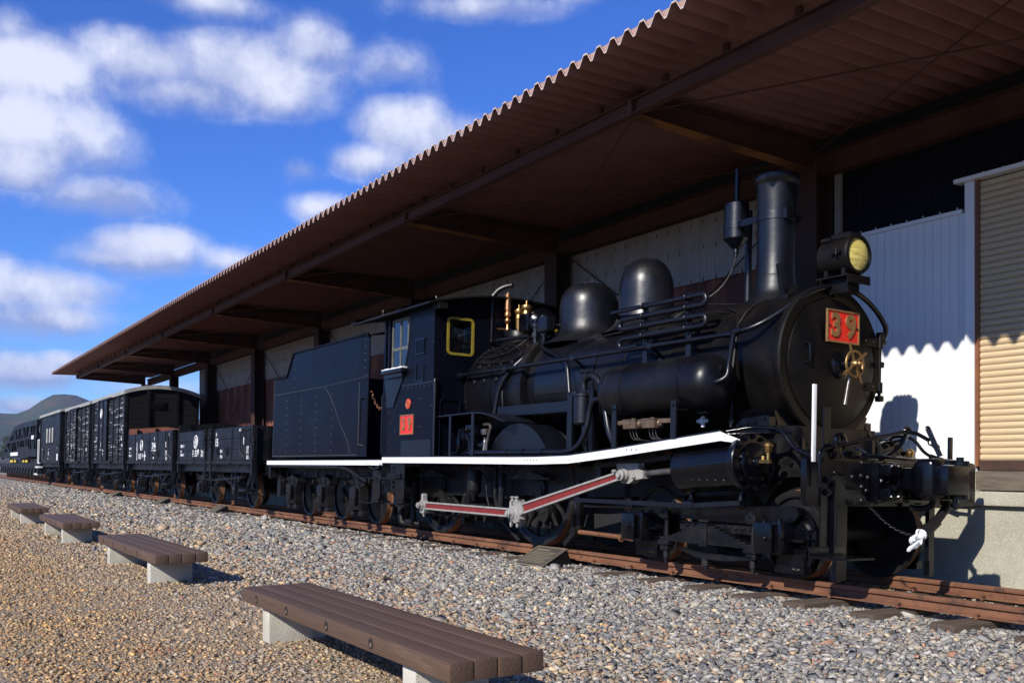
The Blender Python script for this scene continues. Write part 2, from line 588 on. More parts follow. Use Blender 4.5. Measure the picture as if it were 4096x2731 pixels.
M['roofsheet'] = material('brown_roof_sheet', (.245, .118, .096), .6, spec=.25, var=(.19, .092, .074), vscale=1.2, bump=.05, bscale=20)
M['closure'] = material('eave_closure', (.42, .27, .215), .6, var=(.34, .22, .175), vscale=3)
M['sheetedge'] = material('sheet_edge', (.50, .42, .37), .6, var=(.40, .32, .27), vscale=4)
M['girder'] = material('brown_steel', (.088, .043, .033), .65, spec=.2, var=(.062, .030, .024), vscale=2, dust=(.12, .055, .025), dscale=2.4, dlo=.6, dhi=.75)
M['flange'] = material('rusty_flange', (.10, .045, .022), .75, spec=.2, var=(.26, .115, .035), vscale=2.0, vlo=.45, vhi=.62, bump=.2, bscale=40)
M['column'] = material('brown_column', (.055, .027, .021), .65, spec=.2, var=(.04, .02, .015), vscale=3, dust=(.09, .048, .033), dscale=3, dlo=.6, dhi=.7)
M['siding'] = material('white_siding', (.84, .85, .85), .45, var=(.79, .80, .805), vscale=1.5, bump=.03, bscale=30)
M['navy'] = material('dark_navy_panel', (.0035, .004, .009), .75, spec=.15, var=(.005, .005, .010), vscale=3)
M['shutter'] = material('cream_shutter', (.62, .475, .29), .45, var=(.54, .41, .24), vscale=3, vstretch=(1, 1, 6), dust=(.30, .20, .12), dscale=9, dlo=.68, dhi=.74)
M['jamb'] = material('rust_brown_jamb', (.22, .085, .035), .5, var=(.13, .055, .03), vscale=4)
M['dkbrown'] = material('dark_brown_metal', (.075, .04, .03), .5, var=(.05, .028, .02), vscale=4)
M['timber'] = material('grey_timber', (.16, .125, .095), .85, var=(.08, .062, .05), vscale=3, vstretch=(1, 6, 9), bump=.6, bscale=18, bstretch=(.4, 4, 6))
def conc_extra(N, L, mapped, noise, rng, mix, colour):
    c = mix(rng(noise(2.2, (1, 1, .25), 8), .5, .72), colour, (.20, .18, .135))
    return mix(rng(noise(75, (1, 1, 1), 3), .56, .62), c, (.52, .49, .40))
M['concrete'] = material('weathered_concrete', (.36, .335, .255), .9, var=(.43, .405, .32), vscale=3, bump=.9, bscale=70, extra=conc_extra)
M['bconcrete'] = material('bench_concrete', (.56, .53, .45), .9, var=(.44, .41, .33), vscale=4, bump=.6, bscale=90)
def wood_extra(N, L, mapped, noise, rng, mix, colour):
    c = mix(rng(noise(9, (.25, 9, 9), 8, .7), .45, .7), colour, (.070, .042, .027))
    return mix(rng(noise(2.3, (.6, 3, 3), 8, .7), .55, .8), c, (.15, .098, .062))
M['bench'] = material('bench_wood', (.098, .056, .033), .62, bump=.55, bscale=14, bstretch=(.25, 7, 7), extra=wood_extra)
M['plug_shade'] = material('plug_recess_shade', (.02, .014, .01), .8)
M['plug'] = material('bolt_plug_wood', (.13, .09, .06), .8)
def fibre_extra(N, L, mapped, noise, rng, mix, colour):
    c = mix(rng(noise(3.5, (2.2, 1, .22), 7, .6), .58, .76), colour, (.20, .17, .14))
    return mix(rng(noise(7, (1.4, 1, .20), 5, .6), .66, .74), c, (.12, .055, .025))
M['fibre'] = material('grey_fibre_sheet', (.34, .315, .28), .8, var=(.27, .25, .225), vscale=2, extra=fibre_extra, bump=.1, bscale=60)
def rust_extra(N, L, mapped, noise, rng, mix, colour):
    c = mix(rng(noise(2.2, (1.2, 1, .18), 8, .65), .44, .66), colour, (.30, .10, .04))
    return mix(rng(noise(3.3, (1.6, 1, .12), 6, .6), .62, .74), c, (.30, .245, .20))
M['rustwall'] = material('rusty_wall_sheet', (.11, .032, .018), .75, extra=rust_extra, bump=.2, bscale=50)
M['wagon'] = material('wagon_black_paint', (.0032, .0037, .0052), .36, spec=.35, var=(.0058, .0057, .0070), vscale=3, rough2=.6, bump=.1, bscale=25)
def board_extra(N, L, mapped, noise, rng, mix, colour):
    c = mix(rng(noise(1.8, (.40, 1, 9), 7, .62), .56, .60), colour, (.46, .47, .48))
    return mix(rng(noise(1.6, (.9, 1, 2), 5, .6), .36, .48), colour, c)
M['board'] = material('worn_black_boards', (.0065, .0068, .0085), .6, spec=.3, var=(.012, .0115, .0125), vscale=4, vstretch=(1, 1, 10), bump=.5, bscale=30, bstretch=(.5, 1, 8), extra=board_extra)
M['endboard'] = material('dark_end_boards', (.0048, .0044, .005), .6, spec=.25, var=(.009, .008, .008), vscale=5, vstretch=(1, 1, 8), bump=.4, bscale=30)
M['wagonwhite'] = material('wagon_lettering', (.80, .80, .80), .5)
M['redbrown'] = material('red_oxide_boards', (.30, .115, .075), .65, var=(.26, .095, .06), vscale=3)
M['roofgrey'] = material('grey_wagon_roof', (.34, .335, .32), .75, var=(.22, .22, .21), vscale=4)
M['yellow'] = material('yellow_paint', (.65, .46, .03), .5)
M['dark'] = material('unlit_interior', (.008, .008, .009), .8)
M['plaque'] = material('bronze_plaque', (.085, .072, .06), .45, metal=.3, var=(.12, .105, .09), vscale=9)
M['plaquerim'] = material('plaque_rim', (.30, .25, .15), .45, metal=.4)
def glass_mat(name, tint, f=0.25, rough=.02):
    m = bpy.data.materials.new(name); m.use_nodes = True
    N, L = m.node_tree.nodes, m.node_tree.links
    N.clear()
    t = N.new('ShaderNodeBsdfTransparent'); t.inputs[0].default_value = (*tint, 1)
    g = N.new('ShaderNodeBsdfGlossy'); g.inputs['Roughness'].default_value = rough
    fr = N.new('ShaderNodeFresnel'); fr.inputs[0].default_value = 1.5
    ad = N.new('ShaderNodeMath'); ad.operation = 'ADD'; ad.inputs[1].default_value = f; ad.use_clamp = True
    L.new(fr.outputs[0], ad.inputs[0])
    mx = N.new('ShaderNodeMixShader'); L.new(ad.outputs[0], mx.inputs[0]); L.new(t.outputs[0], mx.inputs[1]); L.new(g.outputs[0], mx.inputs[2])
    o = N.new('ShaderNodeOutputMaterial'); L.new(mx.outputs[0], o.inputs[0])
    return m
M['glass'] = glass_mat('window_glass', (.55, .6, .58), .12)
M['lens'] = material('yellow_lamp_glass', (.74, .62, .20), .10, spec=.8, var=(.50, .40, .10), vscale=6, vstretch=(1, 1, 7), vlo=.4, vhi=.62, bump=.25, bscale=9, bstretch=(1, 1, 8))
M['reflector'] = material('lamp_reflector', (.80, .64, .20), .30, metal=.55)
def attr_mat(name, rough, bump=0.0):
    m = bpy.data.materials.new(name); m.use_nodes = True
    N, L = m.node_tree.nodes, m.node_tree.links
    b = N['Principled BSDF']; b.inputs['Roughness'].default_value = rough
    b.inputs['Specular IOR Level'].default_value = 0.25
    a = N.new('ShaderNodeAttribute'); a.attribute_name = 'stone_colour'
    n = N.new('ShaderNodeTexNoise'); n.inputs['Scale'].default_value = 60; n.inputs['Detail'].default_value = 4
    r = N.new('ShaderNodeMapRange'); r.inputs['To Min'].default_value = .72; r.inputs['To Max'].default_value = 1.28
    L.new(n.outputs['Fac'], r.inputs['Value'])
    v = N.new('ShaderNodeVectorMath'); v.operation = 'SCALE'
    L.new(a.outputs['Color'], v.inputs[0]); L.new(r.outputs['Result'], v.inputs['Scale'])
    L.new(v.outputs[0], b.inputs['Base Color'])
    return m
M['stone'] = attr_mat('crushed_stone', .85)

# ------------------------------------------------------------------ ground
def ground_z(x, y):
    """ballast shoulder by the track, level gravel beside the benches"""
    t = min(max((y + 2.7) / 1.5, 0), 1)
    t = t * t * (3 - 2 * t)
    z = -0.245 + 0.085 * t
    if y > 1.2: z = -0.17
    z += 0.012 * mnoise.noise(Vector((x * .7, y * .7, 3.1)))
    return z

def ground_mat():
    m = bpy.data.materials.new('gravel_ground'); m.use_nodes = True
    N, L = m.node_tree.nodes, m.node_tree.links
    b = N['Principled BSDF']; b.inputs['Roughness'].default_value = .9; b.inputs['Specular IOR Level'].default_value = .2
    tc = N.new('ShaderNodeTexCoord')
    def vor(scale):
        v = N.new('ShaderNodeTexVoronoi'); v.inputs['Scale'].default_value = scale
        L.new(tc.outputs['Object'], v.inputs['Vector']); return v
    v1 = vor(62.0)
    def ramp(stops, src):
        r = N.new('ShaderNodeValToRGB'); r.color_ramp.interpolation = 'CONSTANT'
        e = r.color_ramp.elements
        e[0].position = 0; e[0].color = (*stops[0], 1)
        e[1].position = 1.0 / len(stops); e[1].color = (*stops[1], 1)
        for i in range(2, len(stops)):
            q = e.new(i / len(stops)); q.color = (*stops[i], 1)
        L.new(src, r.inputs[0]); return r.outputs[0]
    sep = N.new('ShaderNodeSeparateColor'); L.new(v1.outputs['Color'], sep.inputs[0])
    grey = ramp([(.25, .235, .205), (.31, .285, .235), (.19, .18, .16), (.36, .325, .265), (.28, .245, .195), (.29, .265, .22)], sep.outputs[0])
    brown = ramp([(.29, .22, .145), (.36, .275, .18), (.22, .17, .12), (.40, .32, .21), (.31, .225, .145), (.27, .22, .16)], sep.outputs[1])
    sx = N.new('ShaderNodeSeparateXYZ'); L.new(tc.outputs['Object'], sx.inputs[0])
    n = N.new('ShaderNodeTexNoise'); n.inputs['Scale'].default_value = .9; n.inputs['Detail'].default_value = 4
    L.new(tc.outputs['Object'], n.inputs['Vector'])
    ad = N.new('ShaderNodeMath'); ad.operation = 'MULTIPLY_ADD'; ad.inputs[1].default_value = 1.6
    L.new(n.outputs['Fac'], ad.inputs[0]); L.new(sx.outputs['Y'], ad.inputs[2])
    mr = N.new('ShaderNodeMapRange'); mr.interpolation_type = 'SMOOTHSTEP'
    mr.inputs['From Min'].default_value = -4.2; mr.inputs['From Max'].default_value = -2.2
    L.new(ad.outputs[0], mr.inputs['Value'])
    mx = N.new('ShaderNodeMix'); mx.data_type = 'RGBA'
    L.new(mr.outputs['Result'], mx.inputs['Factor']); L.new(brown, mx.inputs['A']); L.new(grey, mx.inputs['B'])
    L.new(mx.outputs['Result'], b.inputs['Base Color'])
    bp = N.new('ShaderNodeBump'); bp.inputs['Strength'].default_value = .9; bp.inputs['Distance'].default_value = .02
    L.new(v1.outputs['Distance'], bp.inputs['Height']); bp.invert = True
    L.new(bp.outputs[0], b.inputs['Normal'])
    return m
M['ground'] = ground_mat()

def build_ground():
    mb = MB()
    xs = [-5000, -1200, -400, -150] + [-90 + i * .9 for i in range(125)] + [40, 150, 600, 5000]
    ys = [-5000, -1000, -200, -60, -20, -12, -9] + [-7.5 + i * .4 for i in range(24)] + [3, 10, 40, 200, 1000, 5000]
    vs = [(x, y, ground_z(x, y) + 0.001 if (-90 < x < 25 and -9 < y < 3) else (-.265 if y < 2 else -.19)) for y in ys for x in xs]
    w = len(xs)
    fs = [[j * w + i, j * w + i + 1, (j + 1) * w + i + 1, (j + 1) * w + i] for j in range(len(ys) - 1) for i in range(w - 1)]
    mb.add(vs, fs)
    mb.build('ground', M['ground'], smooth=0, kind='structure')
build_ground()

def build_stones():
    rng = np.random.default_rng(11)
    # crushed stone shapes: flat-faced hulls of a few random points
    shapes, shape_faces = [], []
    while len(shapes) < 16:
        bm = bmesh.new()
        pts = rng.normal(0, 1, (8, 3)); pts /= np.linalg.norm(pts, axis=1)[:, None]
        pts *= rng.uniform(.75, 1.15, (8, 1)) * np.array([rng.uniform(.95, 1.35), rng.uniform(.7, 1.0), rng.uniform(.42, .70)])
        for p in pts: bm.verts.new(p)
        r = bmesh.ops.convex_hull(bm, input=list(bm.verts))
        bmesh.ops.delete(bm, geom=[v for v in bm.verts if not v.link_faces], context='VERTS')
        bmesh.ops.recalc_face_normals(bm, faces=list(bm.faces))
        bm.verts.index_update()
        if len(bm.verts) == 8 and len(bm.faces) == 12:
            shapes.append([v.co[:] for v in bm.verts]); shape_faces.append([[v.index for v in f.verts] for f in bm.faces])
        bm.free()
    shapes, shape_faces = np.array(shapes), np.array(shape_faces)
    P = []
    cam = np.array([CAM_LOC.x, CAM_LOC.y])
    def fill(x0, x1, y0, y1, dens):
        n = int((x1 - x0) * (y1 - y0) * dens)
        P.append(np.stack([rng.uniform(x0, x1, n), rng.uniform(y0, y1, n)], 1))
    fill(-3.5, 3.2, -6.6, -.62, 2100); fill(-9, -3.5, -6.9, -.62, 1350); fill(-17, -9, -6.9, -.62, 800)
    fill(-34, -17, -6.9, -.62, 260) if False else fill(-34, -17, -6.9, -.62, 250); fill(-62, -34, -7.0, -.62, 85)
    fill(-2.0, 3.2, -.5, 1.4, 650); fill(-9, -2, -.5, .5, 140); fill(-24, -9, -.5, .5, 110)
    P = np.concatenate(P)
    d = np.hypot(P[:, 0] - cam[0], P[:, 1] - cam[1])
    u = (P - cam) @ np.array([math.sin(TH), math.cos(TH)]) / np.maximum((P - cam) @ np.array([-math.cos(TH), math.sin(TH)]), .1)
    keep = (u > -.62) & (u < .62) & (d > 4.6)
    P, d = P[keep], d[keep]
    # keep the rail heads clear
    foot = (np.abs(np.abs(P[:, 1]) - .565) < .075)
    P, d = P[~foot], d[~foot]
    n = len(P)
    nz = np.array([mnoise.noise(Vector((x * .8, y * .8, .7))) for x, y in P])
    nz2 = np.array([mnoise.noise(Vector((x * 1.7, y * 1.7, 9.7))) for x, y in P])
    t = np.clip((P[:, 1] + .10 * (P[:, 0] + 3) * (P[:, 0] < -3) * 0 + 1.0 * nz + 4.55) / 2.4, 0, 1)   # 0 brown gravel, 1 grey ballast
    t = np.clip(t + .25 * np.clip(P[:, 0] - .2, 0, 3), 0, 1)
    size = np.where(rng.random(n) < t, .0145 + .028 * rng.random(n) ** 1.7, .009 + .017 * rng.random(n) ** 1.8) * np.clip(d / 9.0, 1, 3.2) ** .6
    big = rng.random(n) < .010
    size[big] *= rng.uniform(1.5, 2.3, big.sum())
    grey = np.array([(.215, .215, .21), (.145, .150, .157), (.285, .28, .265), (.40, .38, .34), (.27, .24, .19), (.175, .17, .16), (.105, .11, .122), (.33, .31, .27), (.24, .235, .22), (.31, .17, .12), (.47, .39, .25)])
    gp = np.array([.16, .15, .13, .07, .14, .13, .09, .06, .05, .025, .015])
    brown = np.array([(.30, .225, .15), (.235, .18, .12), (.38, .285, .18), (.205, .165, .125), (.30, .19, .13), (.45, .36, .24), (.27, .235, .19), (.17, .115, .08), (.50, .35, .16)])
    bp = np.array([.21, .20, .11, .15, .08, .05, .12, .05, .03])
    isg = rng.random(n) < (.16 + .80 * t)
    col = np.where(isg[:, None], grey[rng.choice(len(grey), n, p=gp / gp.sum())], brown[rng.choice(len(brown), n, p=bp / bp.sum())])
    col = col * rng.uniform(.85, 1.2, (n, 1)) * np.where(isg, 1.10, 1.20)[:, None] * np.array([1.05, 1.0, .92])
    ochre = np.clip((-P[:, 1] - 5.1) * 1.2 + .5 * nz2, 0, 1)[:, None]
    col = col * (1 - ochre * np.array([-.06, .06, .26]))
    rusty = (np.hypot(P[:, 0] + 1.5, (P[:, 1] + 5.75) * 1.6) < .34 + .3 * nz2) & (rng.random(n) < .16)
    col[rusty] = np.array([.34, .16, .075]) * rng.uniform(.7, 1.2, (rusty.sum(), 1))
    z = np.array([ground_z(x, y) for x, y in P]) + rng.uniform(-.30, .35, n) * size + rng.uniform(0, .010, n) * t
    # random rotations: yaw plus a moderate tilt
    yaw = rng.uniform(0, 2 * math.pi, n); tl = rng.normal(0, .30, n); tr = rng.normal(0, .30, n)
    cy, sy, ct, st, cq, sq = np.cos(yaw), np.sin(yaw), np.cos(tl), np.sin(tl), np.cos(tr), np.sin(tr)
    Rz = np.zeros((n, 3, 3)); Rz[:, 0, 0] = cy; Rz[:, 0, 1] = -sy; Rz[:, 1, 0] = sy; Rz[:, 1, 1] = cy; Rz[:, 2, 2] = 1
    Rx = np.zeros((n, 3, 3)); Rx[:, 0, 0] = 1; Rx[:, 1, 1] = ct; Rx[:, 1, 2] = -st; Rx[:, 2, 1] = st; Rx[:, 2, 2] = ct
    Ry = np.zeros((n, 3, 3)); Ry[:, 1, 1] = 1; Ry[:, 0, 0] = cq; Ry[:, 0, 2] = sq; Ry[:, 2, 0] = -sq; Ry[:, 2, 2] = cq
    R = Rz @ Rx @ Ry
    sid = rng.integers(0, len(shapes), n)
    sh = shapes[sid]
    verts = np.einsum('nij,nkj->nki', R, sh) * size[:, None, None] + np.stack([P[:, 0], P[:, 1], z], 1)[:, None, :]
    nv = sh.shape[1]
    for name, sel in (('grey_ballast', isg), ('brown_gravel', ~isg)):
        vs = verts[sel].reshape(-1, 3); k = int(sel.sum())
        fs = (shape_faces[sid[sel]] + (np.arange(k) * nv)[:, None, None]).reshape(-1, 3)
        me = bpy.data.meshes.new(name)
        me.vertices.add(len(vs)); me.vertices.foreach_set('co', vs.astype(np.float32).ravel())
        me.loops.add(len(fs) * 3); me.loops.foreach_set('vertex_index', fs.astype(np.int32).ravel())
        me.polygons.add(len(fs)); me.polygons.foreach_set('loop_start', np.arange(0, len(fs) * 3, 3, dtype=np.int32))
        me.polygons.foreach_set('loop_total', np.full(len(fs), 3, dtype=np.int32))
        me.update(calc_edges=True)
        at = me.attributes.new('stone_colour', 'FLOAT_COLOR', 'POINT')
        cc = np.concatenate([np.repeat(col[sel], nv, axis=0), np.ones((k * nv, 1))], 1)
        at.data.foreach_set('color', cc.astype(np.float32).ravel())
        me.materials.append(M['stone'])
        o = bpy.data.objects.new(name, me); COL.objects.link(o)
        o['kind'] = 'stuff'
        print(name, k)
build_stones()

# ------------------------------------------------------------------ railway track
def build_track():
    tr = bpy.data.objects.new('railway_track', None); COL.objects.link(tr)
    tr.rotation_euler = (ROLL, 0, 0); tr['kind'] = 'structure'
    ORG[tr.name] = (0, 0, 0)
    prof = [(-.032, 0), (.032, 0), (.034, -.012), (.030, -.034), (.008, -.042), (.007, -.088), (.052, -.100), (.052, -.108), (-.052, -.108), (-.052, -.100), (-.007, -.088), (-.008, -.042), (-.030, -.034), (-.034, -.012)]
    for s in (-1, 1):
        mb = MB()
        ends = [-95, -38.5, -18.2, 1.62 if s < 0 else -4, 14]
        for i in range(4):
            mb.prism([(s * .5665 + u, w) for u, w in prof], ends[i] + .004, ends[i + 1] - .004, 'yz')
        mb.build('rail', M['rail'], tr, smooth=30)
        for x in ends[1:4]:
            fp = MB()
            for t in (-1, 1):
                yy = s * .5665 + t * .018
                fp.box(x - .23, x + .23, yy - .011, yy + .011, -.088, -.045)
                for k in (-.16, -.06, .06, .16): fp.bolt((x + k, yy + t * .011, -.066), (0, t, 0), .013, .012)
            fp.build('fishplate', M['rail'], tr)
    # sleepers
    protos = []
    for k in range(3):
        mb = MB()
        w = .10 + .006 * k
        mb.cbox(-w, w, -1.04, 1.04, -.132, 0, .022)
        me = mb.mesh('sleeper', M['sleeper'])
        for v in me.vertices:
            v.co.x += .010 * mnoise.noise(Vector((v.co.y * 9, k * 3.3, v.co.x * 9)))
            v.co.z += .008 * mnoise.noise(Vector((v.co.y * 5, k * 5.3, v.co.x * 11)))
        protos.append(me)
    x, i = 7.0, 0
    xs = []
    while x > -40:
        xs.append(x); x -= .642
    off = 1.113 - min(xs, key=lambda q: abs(q - 1.113))
    for i, x in enumerate(xs):
        o = bpy.data.objects.new('sleeper', protos[i % 3]); COL.objects.link(o); o.parent = tr
        o.location = (x + off + random.uniform(-.03, .03), random.uniform(-.05, .05), -.109 - (.034 if x < -.1 else 0.014) + random.uniform(-.010, .002))
        o.rotation_euler = (0, random.uniform(-.02, .02), random.uniform(-.03, .03))
    sp = MB()
    for x in xs[:40]:
        for y in (-.635, -.495, .495, .635):
            sp.box(x + off - .012, x + off + .012, y - .012, y + .012, -.115, -.082)
            sp.box(x + off - .018, x + off + .018, y - .018, y + .018, -.084, -.074)
    sp.build('rail_spikes', M['rail'], tr, smooth=0)
build_track()

# ------------------------------------------------------------------ warehouse with canopy
YW, ZE = 1.77, 4.69
def build_warehouse():
    root = thing('warehouse', 'long low warehouse with brown steel canopy roof over the train', 'warehouse', (-14, 4, 0))
    X0, X1 = -38.9, 10.1
    # ---- folded-plate canopy: every sheet carries five folds
    pitch, hgt, th = .2, .088, .007
    def prof(n):
        p = []
        for i in range(n):
            b = i * pitch
            p += [(b, 0), (b + .030, 0), (b + .088, hgt), (b + .142, hgt)]
        p.append((n * pitch, 0))
        return p
    pr = prof(5)
    mb = MB()
    ya, yb, sl = -1.80, 2.2, .016
    def zz(y): return ZE + (y - ya) * sl
    n = len(pr)
    vs = []
    for (y, dz) in ((ya, 0), (yb, 0), (ya, th), (yb, th)):
        vs += [(u, y, zz(y) + w + dz) for u, w in pr]
    fs, ms = [], []
    for i in range(n - 1):
        fs.append([i, n + i, n + i + 1, i + 1][::-1]); ms.append(0)
        fs.append([2 * n + i, 3 * n + i, 3 * n + i + 1, 2 * n + i + 1]); ms.append(0)
        fs.append([i, i + 1, 2 * n + i + 1, 2 * n + i]); ms.append(2)
    mb.v.extend(vs); mb.f.extend(fs); mb.m.extend(ms)
    # pale drip edge along the folds and a closure plate in the upper part of every fold
    for k in range(5):
        b = k * pitch
        pts = [(b, 0), (b + .030, 0), (b + .088, hgt), (b + .142, hgt), (b + .2, 0)]
        for i in range(4):
            (u0, w0), (u1, w1) = pts[i], pts[i + 1]
            mb.add([(u0, ya - .004, ZE + w0 - .004), (u1, ya - .004, ZE + w1 - .004), (u1, ya - .004, ZE + w1 + .012), (u0, ya - .004, ZE + w0 + .012)], [(0, 1, 2, 3)], 2)
        mb.add([(b + .030, ya + .012, ZE + .008), (b + .080, ya + .012, ZE + .078), (b + .0, ya + .012, ZE + .078), (b + .0, ya + .012, ZE + .008)], [(0, 1, 2, 3)], 1)
        mb.add([(b + .200, ya + .012, ZE + .008), (b + .200, ya + .012, ZE + .078), (b + .150, ya + .012, ZE + .078)], [(0, 1, 2)], 1)
    me = mb.mesh('roof_sheet', [M['roofsheet'], M['closure'], M['sheetedge']], smooth=0)
    main = MB()
    main.prism([(2.2, 4.84), (6.5, 5.5), (11, 4.7), (11, 4.6), (6.5, 5.4), (2.2, 4.76)], X0 + 9.6, X1, 'yz')
    roof = main.build('roof', M['roofsheet'], root, smooth=0)
    x = X0
    while x < X1 - .01:
        o = bpy.data.objects.new('roof_sheet', me); COL.objects.link(o); o.parent = roof
        o.location = Vector((x, 0, 0)) - Vector(ORG[root.name])
        x += 1.0
    # ---- steel frame
    cols = [-37.2, -32.2, -27.2, -22.2, -17.2, -12.2, -7.2, -2.2, 2.8, 7.8]
    YG = -1.04
    def ibeam(mb, p, q, h0, h1, fw, mi_w=0, mi_f=1):
        p, q = Vector(p), Vector(q)      # top centre line
        d = (q - p).normalized(); side = d.cross(Vector((0, 0, 1))).normalized()
        def plate(a0, a1, b0, b1, w, mi):
            vs = [a0 - side * w, a0 + side * w, a1 + side * w, a1 - side * w, b0 - side * w, b0 + side * w, b1 + side * w, b1 - side * w]
            mb.add(vs, [(0, 1, 2, 3), (7, 6, 5, 4), (0, 4, 5, 1), (2, 6, 7, 3), (1, 5, 6, 2), (0, 3, 7, 4)], mi)
        z = Vector((0, 0, 1))
        plate(p, q, p - z * .012, q - z * .012, fw / 2, mi_w)
        plate(p - z * .012, q - z * .012, p - z * (h0 - .012), q - z * (h1 - .012), .006, mi_w)
        plate(p - z * (h0 - .012), q - z * (h1 - .012), p - z * h0, q - z * h1, fw / 2, mi_f)
    for i in range(len(cols) - 1):
        mb = MB()
        ibeam(mb, (cols[i] + .035, YG, 4.585), (cols[i + 1] - .035, YG, 4.585), .15, .15, .10)
        for q in range(6): mb.box(cols[i] + .4 + q * .8, cols[i] + .46 + q * .8, YG + .01, YG + .05, 4.586, 4.70)
        for xx in (cols[i] + .05, cols[i + 1] - .06):
            mb.rivets([(xx, YG - .0065, 4.49), (xx, YG - .0065, 4.54)], (0, -1, 0), .012, .01)
        mb.build('eave_girder', [M['girder'], M['girder']], root, smooth=0)
    for x in cols:
        mb = MB()
        ibeam(mb, (x, YG + .01, 4.585), (x, 1.58, 4.60), .165, .30, .15)
        mb.box(x - .03, x + .03, YG - .06, YG - .01, 4.42, 4.585)
        mb.prism([(YG - .012, 4.585), (YG - .05, 4.43), (YG + .05, 4.43), (YG + .05, 4.585)], x - .02, x + .02, 'yz')
        mb.box(x - .006, x + .006, YG + .04, 1.6, 4.59, 4.70)
        mb.build('rafter', [M['girder'], M['flange']], root, smooth=0)
        mb = MB()
        w, t = .16, .012
        z0 = .74
        mb.box(x - w, x + w, 1.44, 1.452, z0, 4.30); mb.box(x - w, x + w, 1.70, 1.712, z0, 4.30); mb.box(x - .006, x + .006, 1.452, 1.70, z0, 4.30)
        mb.box(x - w, x - w + .02, 1.452, 1.47, z0, 4.29)
        mb.build('column', M['column'], root, smooth=0)
    # wall beam under the roof
    mb = MB()
    mb.box(-37.2, X1, 1.66, 1.70, 4.27, 4.50)
    mb.box(-37.2, X1, 1.60, 1.76, 4.50, 4.512)
    mb.box(-37.2, X1, 1.60, 1.76, 4.255, 4.27)
    mb.build('wall_beam', M['girder'], root, smooth=0)
    # cross bracing rods in every bay, just under the roof, and in the walls
    for i in range(len(cols) - 1):
        a, b = cols[i], cols[i + 1]
        mb = MB()
        mb.cyl((a, YG + .05, 4.47), (b, 1.5, 4.42), .009, n=6)
        mb.cyl((a, 1.5, 4.44), (b, YG + .05, 4.49), .009, n=6)
        mb.build('roof_brace', M['girder'], root)
        if -28 < a < -3:
            mb = MB()
            mb.cyl((a + .1, 1.70, 1.2), (b - .1, 1.70, 4.25), .010, n=6)
            mb.cyl((a + .1, 1.712, 4.25), (b - .1, 1.712, 1.2), .010, n=6)
            mb.build('wall_brace', M['girder'], root)
    # ---- walls: corrugated sheets
    def corr(w, z0, z1, amp, p, seg=6, y0=0.0):
        mb = MB()
        k = int(round(w / p)) * seg
        vs = []
        for i in range(k + 1):
            u = w * i / k
            y = y0 - amp * math.cos(2 * math.pi * i / seg)
            vs += [(u, y, z0), (u, y, z1)]
        mb.add(vs, [[2 * i, 2 * i + 2, 2 * i + 3, 2 * i + 1] for i in range(k)])
        return mb
    wall = MB()
    wall.box(-29.2, -2.2, YW + .06, YW + .10, .74, 4.74)
    wall.box(-2.2, X1, YW + .06, YW + .10, 3.5, 4.74)
    wall.box(-29.2, X1, 10.7, 10.8, -.2, 4.55)
    wall.box(-29.3, -29.2, YW, 10.8, -.2, 4.6)
    wall.box(X1, X1 + .1, YW, 10.8, -.2, 4.6)
    wall_o = wall.build('wall', M['dark'], root, smooth=0)
    up = corr(.762, 3.40, 4.262, .009, .0762).mesh('wall_sheet', M['fibre'], smooth=60)
    lo = corr(.762, .745, 3.44, .010, .0762).mesh('wall_sheet', M['rustwall'], smooth=60)
    k = 0
    x = -29.2
    while x < -2.9:
        o = bpy.data.objects.new('wall_sheet', up); COL.objects.link(o); o.parent = wall_o
        o.location = Vector((x, YW - .005 + .003 * (k % 2), 0)) - Vector(ORG[root.name]); o['label'] = 'pale grey corrugated upper sheet'
        o = bpy.data.objects.new('wall_sheet', lo); COL.objects.link(o); o.parent = wall_o
        o.location = Vector((x, YW + .028 + .003 * (k % 2), 0)) - Vector(ORG[root.name]); o['label'] = 'rusty corrugated lower sheet'
        x += .757; k += 1
    # bolt stains on the pale sheets
    st = MB()
    x = -29.1
    while x < -2.4:
        for z in (3.44, 3.86, 4.18):
            h = random.uniform(.02, .07)
            st.box(x - .008, x + .008, YW - .020, YW - .016, z - h, z + .01)
        x += .229
    st.build('bolt_stains', M['rustwall'], wall_o, smooth=0)
    # navy panel over the white siding, pale strip at its side
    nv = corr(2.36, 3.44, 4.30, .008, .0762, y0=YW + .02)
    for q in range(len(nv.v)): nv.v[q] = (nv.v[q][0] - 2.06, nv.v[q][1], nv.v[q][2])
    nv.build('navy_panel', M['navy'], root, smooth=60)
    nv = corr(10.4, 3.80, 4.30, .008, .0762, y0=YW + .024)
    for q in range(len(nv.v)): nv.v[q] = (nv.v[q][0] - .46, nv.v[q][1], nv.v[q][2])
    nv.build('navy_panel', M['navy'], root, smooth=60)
    st = MB(); st.box(-2.035, -1.965, YW - .03, YW + .02, .93, 4.28); st.build('cover_strip', M['fibre'], root, smooth=0)
    # white siding boards
    bd = MB()
    bd.box(.003, .092, -.012, 0, .93, 3.49)
    bd.box(.088, .0945, -.006, 0, .93, 3.49)
    me = bd.mesh('siding_board', M['siding'], smooth=0)
    sid = MB(); sid.box(-1.98, -.45, YW + .003, YW + .02, .93, 3.495)
    sid.box(-1.98, -.50, YW - .035, YW + .004, 3.49, 3.53)
    sid_o = sid.build('siding_back', M['siding'], root, smooth=0)
    for i in range(16):
        o = bpy.data.objects.new('siding_board', me); COL.objects.link(o); o.parent = sid_o
        o.location = Vector((-1.97 + i * .095, YW + .002, 0)) - Vector(ORG[root.name])
    po = MB()
    po.cbox(-.452, -.355, YW - .06, YW + .01, .93, 3.775, .004)
    po.box(-.54, 6.0, YW - .11, YW + .02, 3.775, 3.815)
